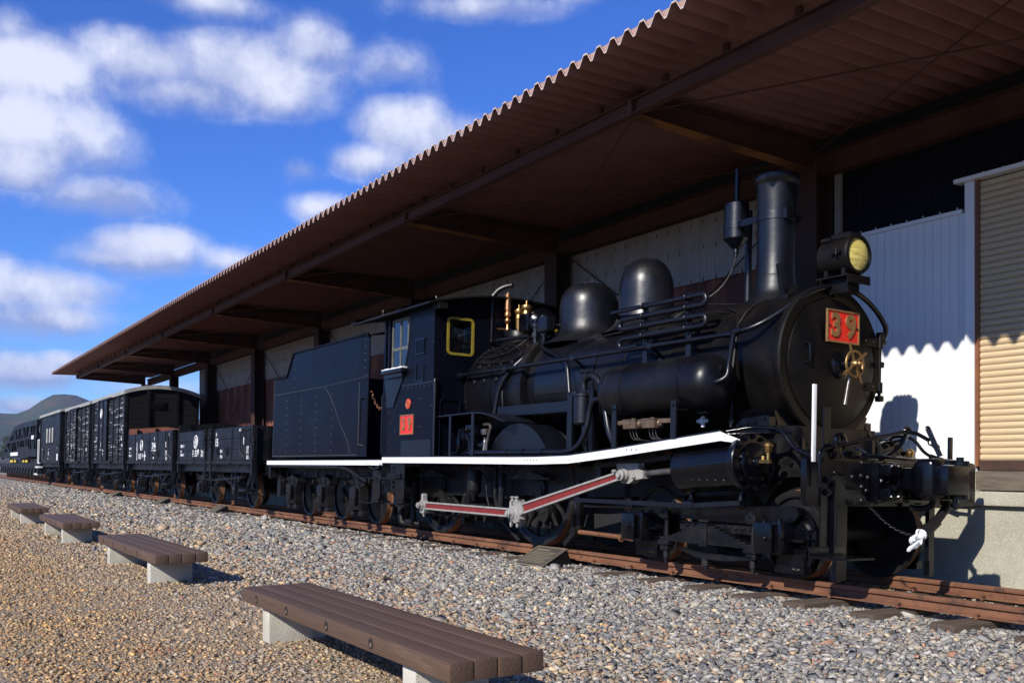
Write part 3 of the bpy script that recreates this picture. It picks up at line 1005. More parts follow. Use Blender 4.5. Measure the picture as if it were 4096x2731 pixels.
    po.rivets([(-.41, YW - .0605, z) for z in (1.2, 1.9, 2.6, 3.2, 3.6, 3.74)], (0, -1, 0), .006, .004)
    po.build('door_post', M['siding'], root, smooth=0, bevel=0)
    # screw heads along the flashing
    sc = MB(); sc.rivets([(-1.9 + i * .19, YW + .005, 3.555) for i in range(8)] + [(-.3 + i * .2, YW + .005, 3.85) for i in range(14)], (0, -1, 0), .010, .008)
    sc.build('flashing_screws', M['siding'], root)
    # roller shutter
    sh = MB()
    sh.box(-.352, -.318, YW - .045, YW + .02, .985, 3.775)
    fr = sh.build('shutter_frame', M['jamb'], root, smooth=0)
    sl = MB()
    pts = []
    L_ = 4.2
    hh = .062
    ysec = [(0, -.006), (.006, -.012), (.02, -.020), (.036, -.021), (.052, -.014), (.0585, -.004), (.0615, -.001)]
    vs = []
    for (z, y) in ysec: vs += [(0, y, z), (L_, y, z)]
    sl.add(vs, [[2 * i, 2 * i + 1, 2 * i + 3, 2 * i + 2] for i in range(len(ysec) - 1)])
    me = sl.mesh('shutter_slat', M['shutter'], smooth=35)
    for i in range(44):
        o = bpy.data.objects.new('shutter_slat', me); COL.objects.link(o); o.parent = fr
        o.location = Vector((-.322, YW + .006, 1.04 + i * hh)) - Vector(ORG[root.name])
    bb = MB(); bb.cbox(-.318, 4.0, YW - .03, YW + .03, .945, 1.038, .004); bb.build('bottom_rail', M['dkbrown'], fr, smooth=0)
    bk = MB(); bk.box(-.318, 4.0, YW + .02, YW + .03, 1.03, 3.775); bk.build('shutter_back', M['dkbrown'], fr, smooth=0)
    tb = MB(); tb.cbox(-.21, 4.6, 1.50, 1.80, .760, .940, .012); tb.build('timber_sill', M['timber'], root, smooth=30)
    ri = MB(); ri.box(-2.0, -.212, 1.74, 1.86, .745, .94); ri.build('plinth', M['concrete'], root, smooth=0)
    root.scale = (1.028, 1.028, 1.028)          # bays of 5.14 m, canopy edge about 4.8 m up
    root.location = (-14.535, 4.312, -.029)
    # loading platform
    pf = thing('loading_platform', 'weathered concrete loading platform with overhanging lip behind the train', 'platform', (-10, 1.5, -.2))
    mb = MB()
    mb.box(-62, 10, 1.670, 4.0, -.5, .612)
    mb.build('platform_face', M['concrete'], pf, smooth=0)
    mb = MB(); mb.cbox(-62, 10, 1.60, 4.0, .610, .742, .012)
    mb.build('platform_edge', M['concrete'], pf, smooth=0)
build_warehouse()

# ------------------------------------------------------------------ benches
def build_bench():
    root = thing('bench', 'x', 'bench', (0, 0, -.25))
    W = .132
    for k in range(4):
        mb = MB()
        y0 = -.265 + k * W
        L_ = [1.60, 1.598, 1.605, 1.60][k]
        mb.cbox(-1.60, L_, y0 + .002, y0 + W - .003, 0.0 + .002 * (k % 2), .100 - .002 * ((k + 1) % 2), .009)
        o = mb.build('plank', M['bench'], root, smooth=30)
        if k == 0:
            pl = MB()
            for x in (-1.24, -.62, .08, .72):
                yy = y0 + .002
                pl.lathe([(.030, 0), (.030, .0025), (.026, .003)], (x, yy, .05), (0, -1, 0), 14, 1)  # raised dark disc paints the shade of a recess round the peg
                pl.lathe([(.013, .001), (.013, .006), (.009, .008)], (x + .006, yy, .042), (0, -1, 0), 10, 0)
            pl.build('bolt_plug', [M['plug'], M['plug_shade']], o)
    for x in (-1.18, 1.08):
        mb = MB(); mb.cbox(x - .075, x + .075, -.215, .215, -.08, .249, .008)
        for i in range(len(mb.v)): mb.v[i] = (mb.v[i][0], mb.v[i][1], mb.v[i][2] - .25)
        mb.build('support', M['bconcrete'], root, smooth=30)
    return root
b0 = build_bench()
bl = ['nearest bench, long dark plank seat with round plugs in its near edge', 'second bench from the camera, sharp shadow at its near end',
      'third bench from the camera, short plank seat on two concrete blocks', 'farthest bench at the left edge of the gravel']
spots = [(-.365, -4.735, 0.0), (-6.45, -4.73, .006), (-12.35, -4.775, 0.0), (-17.95, -4.82, -.004)]
lens = [1.0, .985, .92, .90]
for i, (x, y, rz) in enumerate(spots):
    o = b0 if i == 0 else copy_tree(b0)
    o.location = (x, y, -.25); o.rotation_euler.z = rz; o.scale = (lens[i], 1, 1)
    o['label'] = bl[i]; o['group'] = 'plank benches facing the train'
for o in [q for q in b0.children]:
    pass

# ------------------------------------------------------------------ wheels shared by all vehicles
def wheel_mb(R, spokes, face=-1, disc=False, hub=.11, width=.125, n=40):
    """wheel about the Y axis, back (flange side) at local y=0, outer face towards face*width"""
    mb = MB()
    f = face
    ax = (0, f, 0)
    rim = R - .062
    prof = [(rim, .0), (R + .022, .0), (R + .028, .008), (R + .026, .020), (R + .006, .032), (R, .040), (R - .004, width - .006), (R - .012, width), (R - .030, width), (rim, width - .012), (rim, 0)]
    mis = [0, 0, 0, 0, 1, 1, 0, 0, 0, 0]
    mb.lathe(prof, (0, 0, 0), ax, n, mis=mis, caps=False)
    if disc:
        mb.lathe([(0, .045), (hub, .030), (rim + .005, .055), (rim + .005, .082), (hub * 1.3, .095), (hub, .12), (hub, .135), (.05, .135), (0, .135)], (0, 0, 0), ax, n, mis=[0] * 8)
    else:
        mb.lathe([(rim + .004, .018), (rim + .004, width - .016), (rim - .045, width - .03), (rim - .045, .03), (rim + .004, .018)], (0, 0, 0), ax, n, caps=False)
        mb.lathe([(0, .01), (hub, .01), (hub, width + .01), (hub * .75, width + .02), (0, width + .02)], (0, 0, 0), ax, 20)
        for k in range(spokes):
            t = 2 * math.pi * (k + .5) / spokes
            d = Vector((math.cos(t), 0, math.sin(t)))
            p, q = d * (hub * .9), d * (rim - .02)
            y = Vector((0, f * .065, 0))
            side = Vector((-d.z, 0, d.x))
            w0, w1, h0, h1 = .034, .024, .034, .022
            vs = []
            for (c, w, h) in ((p + y, w0, h0), (q + y, w1, h1)):
                for a in range(8):
                    tt = 2 * math.pi * a / 8
                    vs.append(c + side * (w * math.cos(tt)) + Vector((0, 1, 0)) * (h * math.sin(tt)))
            mb.add(vs, [[a, (a + 1) % 8, 8 + (a + 1) % 8, 8 + a] for a in range(8)])
    return mb

def wheelset(root, x, R, spokes=0, disc=False, hub=.11, name='wheel', mats=None, crank=None, counter=None):
    mats = mats or [M['tyre'], M['tread']]
    for s in (-1, 1):
        mb = wheel_mb(R, spokes, s, disc, hub)
        if counter and s == -1:
            # crescent balance weight opposite the crank pin
            ang = counter
            pts = []
            r1, r0 = R - .075, R * .42
            for k in range(13):
                t = ang - 48 + 96 * k / 12
                pts.append((r1 * math.cos(rad(t)), r1 * math.sin(rad(t))))
            for k in range(13):
                t = ang + 48 - 96 * k / 12
                rr = r0 + (r1 - r0) * (abs(k - 6) / 6) ** 2
                pts.append((rr * math.cos(rad(t)), rr * math.sin(rad(t))))
            mb.prism(pts, s * .03, s * .118, 'xz')
        if crank:
            cx, cz = crank
            d = Vector((cx, 0, cz))
            mb.cyl((cx, s * .02, cz), (cx, s * .145, cz), .105, n=20)
            mb.bar((0, s * .075, 0), (cx, s * .075, cz), .12, .16, up=(0, 1, 0))
        for i in range(len(mb.v)):
            v = mb.v[i]; mb.v[i] = (v[0] + x, v[1] + s * .495, v[2] + R)
        mb.build(name, mats, root, smooth=32)
    ax = MB(); ax.cyl((x, -.5, R), (x, .5, R), .075, n=14)
    ax.build('axle', M['grime'], root)

def leaf_spring(mb, x0, x1, y, zb, leaves, t=.020, w=.075, inverted=True, mi=0, step=None):
    xc, half = (x0 + x1) / 2, (x1 - x0) / 2
    for k in range(leaves):
        f = 1 - .80 * k / max(leaves - 1, 1)
        l = half * (1.0 if k < 2 else f)
        z = zb + k * t if inverted else zb - (k + 1) * t
        mb.box(xc - l, xc + l, y - w / 2, y + w / 2, z + .0015, z + t - .0015, mi)
    return mb

# ------------------------------------------------------------------ steam locomotive
def build_loco():
    L = thing('steam_locomotive', 'black steam locomotive with red 39 number plate and big round headlamp', 'locomotive', (-3.9, 0, 0), ROLL)
    B = lambda mb, name, mat, **k: mb.build(name, M[mat] if isinstance(mat, str) else [M[q] for q in mat], k.pop('parent', L), **k)
    ZB = 1.94      # boiler axis
    # ---- boiler
    mb = MB()
    mb.lathe([(.50, -.02), (.655, 0), (.655, 2.60), (.64, 2.60)], (-4.76, 0, ZB), (1, 0, 0), 64)
    boiler = B(mb, 'boiler', 'boiler', smooth=40)
    mb = MB()
    for x in (-4.66, -3.75, -2.95, -2.20):
        mb.lathe([(.655, -.03), (.662, -.028), (.662, .028), (.655, .03)], (x, 0, ZB), (1, 0, 0), 64, caps=False)
    B(mb, 'boiler_bands', 'boiler', parent=boiler)
    # clad panel low on the side: its lower edge stands proud
    mb = MB()
    for s in (-1, 1):
        pts = [(s * .668 * math.cos(rad(a)), ZB + .668 * math.sin(rad(a))) for a in range(-10, 34, 4)]
        inner = [(s * .657 * math.cos(rad(a)), ZB + .657 * math.sin(rad(a))) for a in range(30, -14, -4)]
        mb.prism(pts + inner, -4.60, -3.42, 'yz')
    B(mb, 'cladding_panel', 'paint', parent=boiler)
    # firebox, a little larger, with rivets and riveted rear ring
    mb = MB()
    pr = []
    R2 = .735
    for a in range(-20, 201, 5): pr.append((R2 * math.cos(rad(a)), ZB - .02 + R2 * math.sin(rad(a))))
    pr += [(-.69, 1.1), (.69, 1.1)]
    mb.prism(pr, -6.2, -4.78, 'yz')
    fb = B(mb, 'firebox', 'boiler', smooth=30)
    mb = MB()
    for x, w in ((-6.13, .05), (-5.55, .04), (-4.84, .05)):
        o_, i_ = [], []
        for a in range(-20, 201, 5):
            o_.append(((R2 + .012) * math.cos(rad(a)), ZB - .02 + (R2 + .012) * math.sin(rad(a))))
            i_.append(((R2 - .005) * math.cos(rad(a)), ZB - .02 + (R2 - .005) * math.sin(rad(a))))
        mb.prism(o_ + i_[::-1], x - w, x + w, 'yz')
        for a in range(-16, 197, 8 if x > -6 else 6):
            c, q = math.cos(rad(a)), math.sin(rad(a))
            mb.dome((x, (R2 + .012) * c, ZB - .02 + (R2 + .012) * q), (0, c, q), .014, .012)
    B(mb, 'firebox_bands', 'boiler', parent=fb, smooth=30)
    mb = MB()
    for s in (-1, 1):
        for a in (50, 30, 12):
            c, q = math.cos(rad(a)), math.sin(rad(a))
            for x in (-5.95, -5.7, -5.4, -5.15):
                p = Vector((x, s * R2 * c, ZB - .02 + R2 * q))
                mb.lathe([(.045, -.005), (.045, .012), (.03, .022), (0, .024)], p, (0, s * c, q), 14)
        for k in range(16):
            mb.dome((-6.0 + k * .075, s * (R2 + .0), ZB + .06), (0, s, .1), .010, .009)
    B(mb, 'washout_plugs', 'boiler', parent=fb, kind='stuff')
    # ---- smokebox
    mb = MB()
    mb.lathe([(.655, 0), (.668, 0), (.668, 1.36), (.69, 1.36), (.70, 1.38), (.70, 1.43), (.685, 1.445), (.60, 1.445), (.57, 1.43)], (-2.15, 0, ZB), (1, 0, 0), 72)
    sb = B(mb, 'smokebox', 'smokebox', smooth=35)
    mb = MB()
    mb.lathe([(.585, 0), (.590, .012), (.585, .026), (.54, .038), (.46, .066), (.34, .092), (.20, .108), (0, .113)], (-.722, 0, ZB - .015), (1, 0, 0), 64)
    door = B(mb, 'smokebox_door', 'smokebox', smooth=50)
    mb = MB()      # hinge straps, pin rod and knuckles on the far side
    for z in (ZB + .22, ZB - .20):
        mb.cbox(-.665, -.645, .36, .62, z - .040, z + .040, .006)
        mb.rivets([(-.645, .41, z), (-.645, .52, z)], (1, 0, 0), .016, .014, 8)
        mb.cyl((-.655, .62, z - .05), (-.655, .62, z + .05), .03, n=12)
    mb.cyl((-.655, .62, ZB - .30), (-.655, .62, ZB + .30), .016, n=10)
    for z in (ZB + .30, ZB + .02, ZB - .30): mb.cbox(-.70, -.64, .61, .675, z - .028, z + .028, .012)
    B(mb, 'door_hinge', 'smokebox', parent=door)
    mb = MB(); mb.tube([(-.66, -.42, ZB + .13), (-.60, -.42, ZB + .13), (-.60, -.42, ZB - .04), (-.66, -.42, ZB - .04)], .009, 8, fil=.02)
    B(mb, 'door_handle', 'gloss', parent=door)
    mb = MB(); mb.rivets([(-.662, .05, ZB - .40), (-.65, -.22, ZB - .33), (-.66, .22, ZB - .42)], (1, 0, -.2), .016, .012, 8)
    B(mb, 'door_rivets', 'smokebox', parent=door)
    # boss, hand wheel and lever
    mb = MB(); mb.lathe([(.125, 0), (.125, .02), (.10, .045), (.05, .055), (.045, .13), (.03, .17)], (-.62, 0, ZB - .04), (1, 0, 0), 28)
    B(mb, 'door_boss', 'gloss')
    mb = MB()
    cx = Vector((-.455, 0, ZB - .04))
    mb.torus(cx, (1, 0, 0), .115, .013, 36, 8)
    for a in (112, 35, 215, 300):
        d = Vector((0, math.cos(rad(a)), math.sin(rad(a))))
        mb.cyl(cx + d * .03, cx + d * .19, .013, .012, 8)
    mb.lathe([(.035, -.03), (.04, 0), (.032, .03), (.022, .04), (.026, .055), (.015, .07), (0, .072)], cx, (1, 0, 0), 16)
    B(mb, 'door_hand_wheel', 'handbrass')
    mb = MB(); mb.cyl(cx + V(-.035, 0, 0), cx + V(-.02, -.10, -.37), .012, .017, 10)
    B(mb, 'door_lever', 'steel')
    # ---- number plate on the door
    mb = MB()
    px, pz = -.585, ZB + .305
    mb.box(px - .012, px, -.205, .205, pz - .132, pz + .132)
    pl = B(mb, 'number_plate', 'red', smooth=0, label='red front number plate with bronze 39')
    mb = MB()
    for (a, b, c, d) in ((-.222, .222, .132, .148), (-.222, .222, -.148, -.132), (-.222, -.205, -.132, .132), (.205, .222, -.132, .132)):
        mb.cbox(px - .012, px + .008, a, b, pz + c, pz + d, .002)
    text_mb(mb, '3', (px, -.105, pz), (0, 1, 0), (0, 0, 1), .285, .012, .010, width=.95)
    text_mb(mb, '9', (px, .098, pz), (0, 1, 0), (0, 0, 1), .285, .012, .010, width=.95)
    B(mb, 'plate_lettering', 'bronze', parent=pl, smooth=0)
    mb = MB(); mb.rivets([(px, -.185, pz), (px, .185, pz)], (1, 0, 0), .010, .02)
    B(mb, 'plate_screws', 'grime', parent=pl)
    # ---- headlamp
    lx, lz = -.78, 2.878
    mb = MB()
    mb.lathe([(0, 0), (.12, 0), (.165, .02), (.165, .30), (.172, .30), (.180, .305), (.183, .33), (.172, .355), (.150, .36), (.145, .345), (.145, .335)], (lx, 0, lz), (1, 0, 0), 48, caps=False)
    lamp = B(mb, 'headlamp', 'smokebox', smooth=40)
    mb = MB(); mb.lathe([(.150, .338), (.140, .29), (.118, .24), (.085, .20), (.045, .175), (0, .168)], (lx, 0, lz), (1, 0, 0), 40, caps=False)
    B(mb, 'reflector', 'reflector', parent=lamp, smooth=60)
    mb = MB(); mb.lathe([(.148, .338), (.10, .356), (.05, .364), (0, .366)], (lx, 0, lz), (1, 0, 0), 40, caps=False)
    B(mb, 'lens', 'lens', parent=lamp, smooth=60)
    mb = MB(); mb.lathe([(0, .165), (.014, .17), (.014, .21), (.026, .235), (.024, .265), (0, .28)], (lx, 0, lz), (1, 0, 0), 14)
    B(mb, 'lamp_bulb', 'glass', parent=lamp)
    mb = MB()
    mb.box(lx + .10, lx + .32, -.07, .07, lz + .158, lz + .20)
    mb.box(lx + .02, lx + .12, -.11, .02, lz + .145, lz + .175)
    for k in range(4): mb.box(lx + .13 + k * .045, lx + .15 + k * .045, -.075, .075, lz + .20, lz + .208)
    mb.box(lx + .20, lx + .30, -.20, -.155, lz - .005, lz + .02); mb.cyl((lx + .27, -.205, lz - .02), (lx + .27, -.205, lz + .035), .014, n=8)
    mb.cyl((lx + .28, .165, lz - .05), (lx + .28, .195, lz - .05), .012, n=8); mb.cyl((lx + .28, .165, lz + .05), (lx + .28, .195, lz + .05), .012, n=8)
    mb.box(lx + .06, lx + .10, -.11, .11, lz - .19, lz - .10); mb.box(lx + .25, lx + .29, -.11, .11, lz - .19, lz - .10)
    B(mb, 'lamp_fittings', 'smokebox', parent=lamp, smooth=30)
    mb = MB()
    mb.box(lx + .00, lx + .36, -.15, .15, lz - .205, lz - .190)
    mb.box(lx + .35, lx + .362, -.15, .15, lz - .265, lz - .190)
    mb.box(lx + .05, lx + .30, -.08, .08, lz - .34, lz - .205)
    mb.box(lx + .05, lx + .06, -.15, .15, lz - .26, lz - .205)
    mb.rivets([(lx + .363, .0, lz - .225), (lx + .363, .04, lz - .225)], (1, 0, 0), .007, .004)
    B(mb, 'lamp_bracket', 'smokebox', smooth=30)
    mb = MB(); mb.bar((-1.02, -.30, 2.50), (-1.06, -.33, 2.86), .012, .055, up=(1, 0, 0)); mb.bar((-.98, -.27, 2.56), (-1.0, -.16, 2.66), .08, .012); mb.cbox(-1.06, -.94, -.34, -.22, 2.49, 2.56, .01)
    B(mb, 'lamp_iron', 'smokebox')
    # ---- chimney
    sx = -1.395
    mb = MB()
    mb.lathe([(.32, 2.52), (.275, 2.59), (.235, 2.63), (.208, 2.68), (.196, 2.75), (.190, 2.82), (.187, 2.825), (.183, 2.84), (.179, 3.10), (.184, 3.40), (.194, 3.70), (.197, 3.72), (.212, 3.735), (.222, 3.765), (.217, 3.80), (.196, 3.815), (.176, 3.81), (.168, 3.79), (.155, 3.4), (.15, 2.9)], (sx, 0, 0), (0, 0, 1), 48, caps=False)
    mb.lathe([(.15, 2.95), (0, 2.95)], (sx, 0, 0), (0, 0, 1), 24, caps=False)
    ch = B(mb, 'chimney', 'paint', smooth=40)
    mb = MB()
    mb.lathe([(.184, 3.36), (.191, 3.362), (.191, 3.44), (.186, 3.442)], (sx, 0, 0), (0, 0, 1), 48, caps=False)
    for s in (-1, 1):
        mb.cbox(sx + .02, sx + .11, .185, .245, 3.36, 3.44, .004) if s > 0 else None
    mb.box(sx + .15, sx + .215, -.095, -.03, 3.355, 3.45)
    mb.bolt((sx + .215, -.062, 3.42), (1, -.2, 0), .014, .012); mb.bolt((sx + .215, -.062, 3.38), (1, -.2, 0), .014, .012)
    B(mb, 'chimney_band', 'paint', parent=ch)
    # ---- smoke-side canister held by a strap
    cx_ = -1.925
    mb = MB()
    mb.lathe([(0, 3.665), (.118, 3.665), (.126, 3.655), (.126, 3.30), (.120, 3.295), (.045, 3.21), (.03, 3.20), (.03, 3.16), (.018, 3.155), (.018, 3.12), (0, 3.12)], (cx_, 0, 0), (0, 0, 1), 36)
    can = B(mb, 'canister', 'paint', smooth=35)
    mb = MB()
    mb.lathe([(.126, 3.39), (.131, 3.392), (.131, 3.455), (.126, 3.457)], (cx_, 0, 0), (0, 0, 1), 36, caps=False)
    mb.lathe([(.126, 3.405), (.129, 3.4055), (.129, 3.409), (.126, 3.41)], (cx_, 0, -.1), (0, 0, 1), 36, caps=False)
    mb.bar((cx_ + .10, -.085, 3.42), (sx - .10, -.14, 3.40), .012, .065)
    mb.bolt((cx_ + .14, -.095, 3.435), (0, -1, 0), .013, .014); mb.bolt((cx_ + .14, -.095, 3.40), (0, -1, 0), .013, .014)
    B(mb, 'canister_strap', 'paint', parent=can)
    mb = MB(); mb.cyl((cx_, 0, 3.66), (cx_, 0, 4.02), .026, n=10)
    B(mb, 'canister_pipe', 'paint', parent=can)
    mb = MB(); mb.cyl((-2.02, .28, 2.50), (-2.02, .28, 3.66), .036, n=12); mb.cyl((-2.02, .28, 2.50), (-2.02, .28, 2.58), .06, n=12)
    B(mb, 'exhaust_pipe', 'paint')
    mb = MB()
    mb.tube([(cx_, 0, 3.13), (cx_ - .03, -.02, 2.98), (cx_ - .10, -.10, 2.80), (cx_ - .25, -.30, 2.62), (cx_ - .45, -.50, 2.47)], .008, 6, fil=.15)
    mb.tube([(cx_ - .35, -.55, 2.50), (cx_ - .1, -.3, 2.62), (cx_ + .1, -.05, 2.615), (sx + .2, -.15, 2.625)], .008, 6, fil=.1)
    B(mb, 'copper_tubes', 'grime')
    # ---- domes
    mb = MB()
    x = -4.40
    pr = [(.56, 2.46), (.485, 2.52), (.425, 2.57), (.388, 2.63), (.370, 2.70), (.364, 2.78), (.362, 2.95), (.352, 3.03), (.325, 3.10), (.275, 3.165), (.205, 3.205), (.16, 3.215), (.155, 3.225), (.07, 3.235), (0, 3.236)]
    mb.lathe(pr, (x, 0, 0), (0, 0, 1), 56, caps=False)
    mb.cyl((x + .06, 0, 3.22), (x + .06, 0, 3.29), .012, n=8)
    B(mb, 'sand_dome', 'dome', smooth=50)
    mb = MB()
    x = -3.315
    pr = [(.50, 2.48), (.43, 2.53), (.37, 2.58), (.335, 2.65), (.318, 2.72), (.311, 2.80), (.309, 3.02), (.300, 3.10), (.272, 3.19), (.225, 3.265), (.16, 3.315), (.085, 3.342), (0, 3.35)]
    mb.lathe(pr, (x, 0, 0), (0, 0, 1), 56, caps=False)
    o = B(mb, 'steam_dome', 'dome', smooth=60)
    for v in o.data.vertices:      # beaten metal
        q = v.co
        k = .008 * mnoise.noise(Vector((q.x * 11, q.y * 11, q.z * 11)))
        v.co.x += k; v.co.y += k
    # sand dome flange
    mb = MB()
    for s in (-1, 1):
        mb.prism([(-4.95, 0), (-3.85, 0), (-3.62, .0), (-3.62, .02)], 0, 0.001, 'xz') if False else None
    # ---- turret, whistle, valves
    tx = -5.95
    mb = MB()
    mb.lathe([(.34, 2.55), (.285, 2.60), (.24, 2.65), (.218, 2.70), (.225, 2.705), (.225, 2.80), (.215, 2.815), (0, 2.82)], (tx, 0, 0), (0, 0, 1), 40, caps=False)
    for a in range(0, 360, 24): mb.bolt((tx + .205 * math.cos(rad(a)), .205 * math.sin(rad(a)), 2.812), (0, 0, 1), .013, .016)
    mb.tube([(-6.21, -.30, 3.31), (-6.22, -.31, 2.66), (-5.9, -.42, 2.655), (-5.35, -.25, 2.67)], .026, 10, fil=.05)
    mb.tube([(-6.21, -.30, 3.31), (-6.17, -.24, 3.40), (-6.1, -.16, 3.45), (-6.02, -.1, 3.46)], .034, 10, fil=.05)
    B(mb, 'turret', 'boiler', smooth=35)
    mb = MB()
    w = -6.10
    mb.lathe([(.024, 2.80), (.024, 2.88), (.018, 2.89), (.018, 2.93), (.036, 2.95), (.046, 2.975), (.038, 3.00), (.022, 3.01), (.022, 3.025), (.046, 3.035), (.052, 3.06), (.044, 3.085), (.034, 3.09), (.034, 3.12), (.045, 3.125), (.045, 3.32), (.050, 3.325), (.050, 3.34), (.015, 3.35), (.015, 3.37), (0, 3.372)], (w, -.12, 0), (0, 0, 1), 24, caps=False)
    mb.cyl((w - .06, -.25, 2.86), (w + .0, -.12, 2.86), .012, n=8)
    B(mb, 'whistle', 'copper', smooth=35)
    for (vx, sc, h) in ((-6.00, .60, 3.03), (-5.81, .74, 3.06)):
        mb = MB()
        mb.lathe([(.085 * sc, 2.815), (.085 * sc, 2.84), (.06 * sc, 2.85), (.072 * sc, 2.90), (.072 * sc, h - .04), (.078 * sc, h - .03), (.078 * sc, h), (.07 * sc, h + .01), (.07 * sc, h + .03), (.092 * sc, h + .045), (.105 * sc, h + .075), (.098 * sc, h + .10), (.05 * sc, h + .115), (.022 * sc, h + .12), (.018 * sc, h + .17), (0, h + .172)], (vx, 0, 0), (0, 0, 1), 28, caps=False)
        B(mb, 'safety_valve', 'brass', smooth=35)
    # turbo generator: drum with ribbed end box
    mb = MB()
    gx, gy, gz = -5.28, -.08, 2.86
    mb.lathe([(.10, -.26), (.13, -.22), (.15, -.05), (.19, -.04), (.19, .0), (.17, .02), (.12, .05), (.12, .20), (.08, .24), (0, .24)], (gx, gy, gz), (1, -.25, 0), 28)
    mb.cbox(gx - .30, gx - .06, gy - .20, gy + .02, gz - .13, gz + .12, .035)
    for k in range(4): mb.box(gx - .27 + k * .03, gx - .255 + k * .03, gy - .208, gy - .19, gz - .06, gz + .06)
    mb.box(gx - .12, gx + .12, gy - .1, gy + .1, 2.60, gz - .1)
    for a in range(0, 360, 45): mb.bolt(V(gx, gy, gz) + V(.02, -.01, 0) + V(.04 * math.cos(rad(a)), .165 * math.cos(rad(a)), .165 * math.sin(rad(a))), (1, -.25, 0), .012, .012)
    B(mb, 'turbo_generator', 'gloss', smooth=35)
    # feed check valve cluster beside the dome
    mb = MB()
    for (x, y, z) in ((-4.95, -.42, 2.62), (-4.70, -.45, 2.62)):
        mb.cyl((x, y, z - .12), (x, y, z + .14), .035, n=12); mb.lathe([(.05, -.03), (.05, .03)], (x, y, z), (0, 0, 1), 6); mb.lathe([(.055, -.02), (.055, .02)], (x, y, z + .12), (0, 0, 1), 12)
        mb.cyl((x, y, z + .07), (x + .22, y + .1, z + .07), .028, n=10)
    mb.cbox(-4.63, -4.42, -.62, -.50, 2.60, 2.78, .02)
    mb.cyl((-4.63, -.56, 2.69), (-4.70, -.56, 2.69), .04, n=10)
    B(mb, 'check_valves', 'paint')
    mb = MB()
    mb.tube([(-4.95, -.42, 2.52), (-4.93, -.55, 2.36), (-5.05, -.73, 2.16), (-5.20, -.79, 1.95), (-5.28, -.80, 1.62)], .030, 10, fil=.12)
    mb.tube([(-4.70, -.45, 2.52), (-4.66, -.52, 2.42), (-4.2, -.66, 2.30), (-3.72, -.80, 2.12), (-3.63, -.82, 1.72)], .028, 10, fil=.10)
    B(mb, 'feed_pipes', 'paint')
    mb = MB()
    mb.tube([(-5.6, -.35, 2.60), (-5.3, -.50, 2.52), (-4.95, -.60, 2.38), (-5.1, -.66, 2.30), (-5.7, -.66, 2.30), (-6.1, -.62, 2.36), (-6.15, -.55, 2.42)], .012, 6, fil=.15)
    mb.tube([(-5.2, -.2, 2.72), (-5.1, -.45, 2.58), (-5.3, -.58, 2.42), (-5.8, -.60, 2.38), (-6.15, -.5, 2.46)], .011, 6, fil=.15)
    mb.tube([(-6.15, -.5, 2.45), (-5.9, -.52, 2.50), (-5.5, -.48, 2.55), (-5.2, -.45, 2.57)], .009, 6, fil=.1)
    mb.tube([(-5.4, -.66, 2.28), (-5.25, -.70, 2.2), (-5.18, -.76, 1.9), (-5.12, -.77, 1.62)], .010, 6, fil=.1)
    mb.tube([(-3.9, -.52, 2.42), (-3.0, -.44, 2.46), (-2.4, -.40, 2.48), (-1.9, -.34, 2.52), (-1.55, -.45, 2.45)], .010, 6, fil=.3)
    mb.tube([(-1.6, -.40, 2.50), (-1.38, -.50, 2.42), (-1.28, -.62, 2.22), (-1.245, -.71, 1.9), (-1.24, -.71, 1.5)], .012, 6, fil=.1)
    mb.tube([(-1.25, -.18, 2.60), (-1.30, -.46, 2.46), (-1.33, -.60, 2.25), (-1.30, -.70, 2.0), (-1.28, -.71, 1.5)], .012, 6, fil=.1)
    B(mb, 'cables', 'rubber', smooth=60)
    mb = MB(); mb.cyl((-1.245, -.715, 1.55), (-1.245, -.715, 1.33), .018, n=8); mb.cyl((-1.245, -.715, 1.40), (-1.245, -.715, 1.36), .028, n=8)
    B(mb, 'cable_gland', 'grime')
    # ---- handrail / blower pipe along the boiler
    mb = MB()
    yr = -.79
    mb.tube([(-6.20, -.80, 2.175), (-1.20, yr, 2.175), (-1.13, yr - .03, 2.165), (-1.04, -.97, 1.84), (-1.03, -.99, 1.76), (-1.08, -1.04, 1.715), (-1.19, -1.07, 1.71)], .024, 10, fil=.09)
    mb.lathe([(.05, 0), (.05, .035), (.03, .04)], (-6.2, -.80, 2.175), (1, 0, 0), 16)
    mb.lathe([(.034, -.05), (.034, .05)], (-1.18, yr, 2.175), (1, 0, 0), 12)
    B(mb, 'boiler_pipe', 'paint', smooth=50)
    mb = MB()
    for x in (-5.05, -3.62, -2.3):
        mb.cyl((x, -.62, 2.07), (x, yr, 2.175), .018, n=8); mb.cbox(x - .035, x + .035, yr - .03, yr + .03, 2.145, 2.205, .008)
        mb.dome((x, -.66, 2.04), (0, -1, .2), .035, .03, 10)
    B(mb, 'pipe_brackets', 'paint')
    mb = MB()
    arcp = [(-1.14, -.80, 2.185), (-1.0, -.77, 2.20), (-.90, -.70, 2.25), (-.80, -.56, 2.36), (-.72, -.40, 2.49), (-.68, -.22, 2.585), (-.66, 0.0, 2.635), (-.66, .20, 2.62), (-.66, .42, 2.55), (-.66, .60, 2.44), (-.66, .715, 2.32), (-.68, .735, 2.25), (-.70, .70, 2.18)]
    mb.tube(arcp, .024, 10, fil=.12)
    mb.lathe([(.034, -.04), (.034, .04)], (-1.1, -.795, 2.19), (1, .1, .1), 12)
    mb.cyl((-.66, .15, 2.625), (-.66, .20, 2.62), .036, n=12)
    mb.cbox(-.72, -.66, .63, .73, 2.15, 2.20, .015)
    mb.cbox(-.71, -.66, -.03, .03, 2.53, 2.61, .008)
    B(mb, 'front_handrail', 'paint', smooth=50)
    # ---- cooling coil on two upright straps
    mb = MB()
    yc = -.80
    zr = [2.595, 2.495, 2.395, 2.295, 2.195]
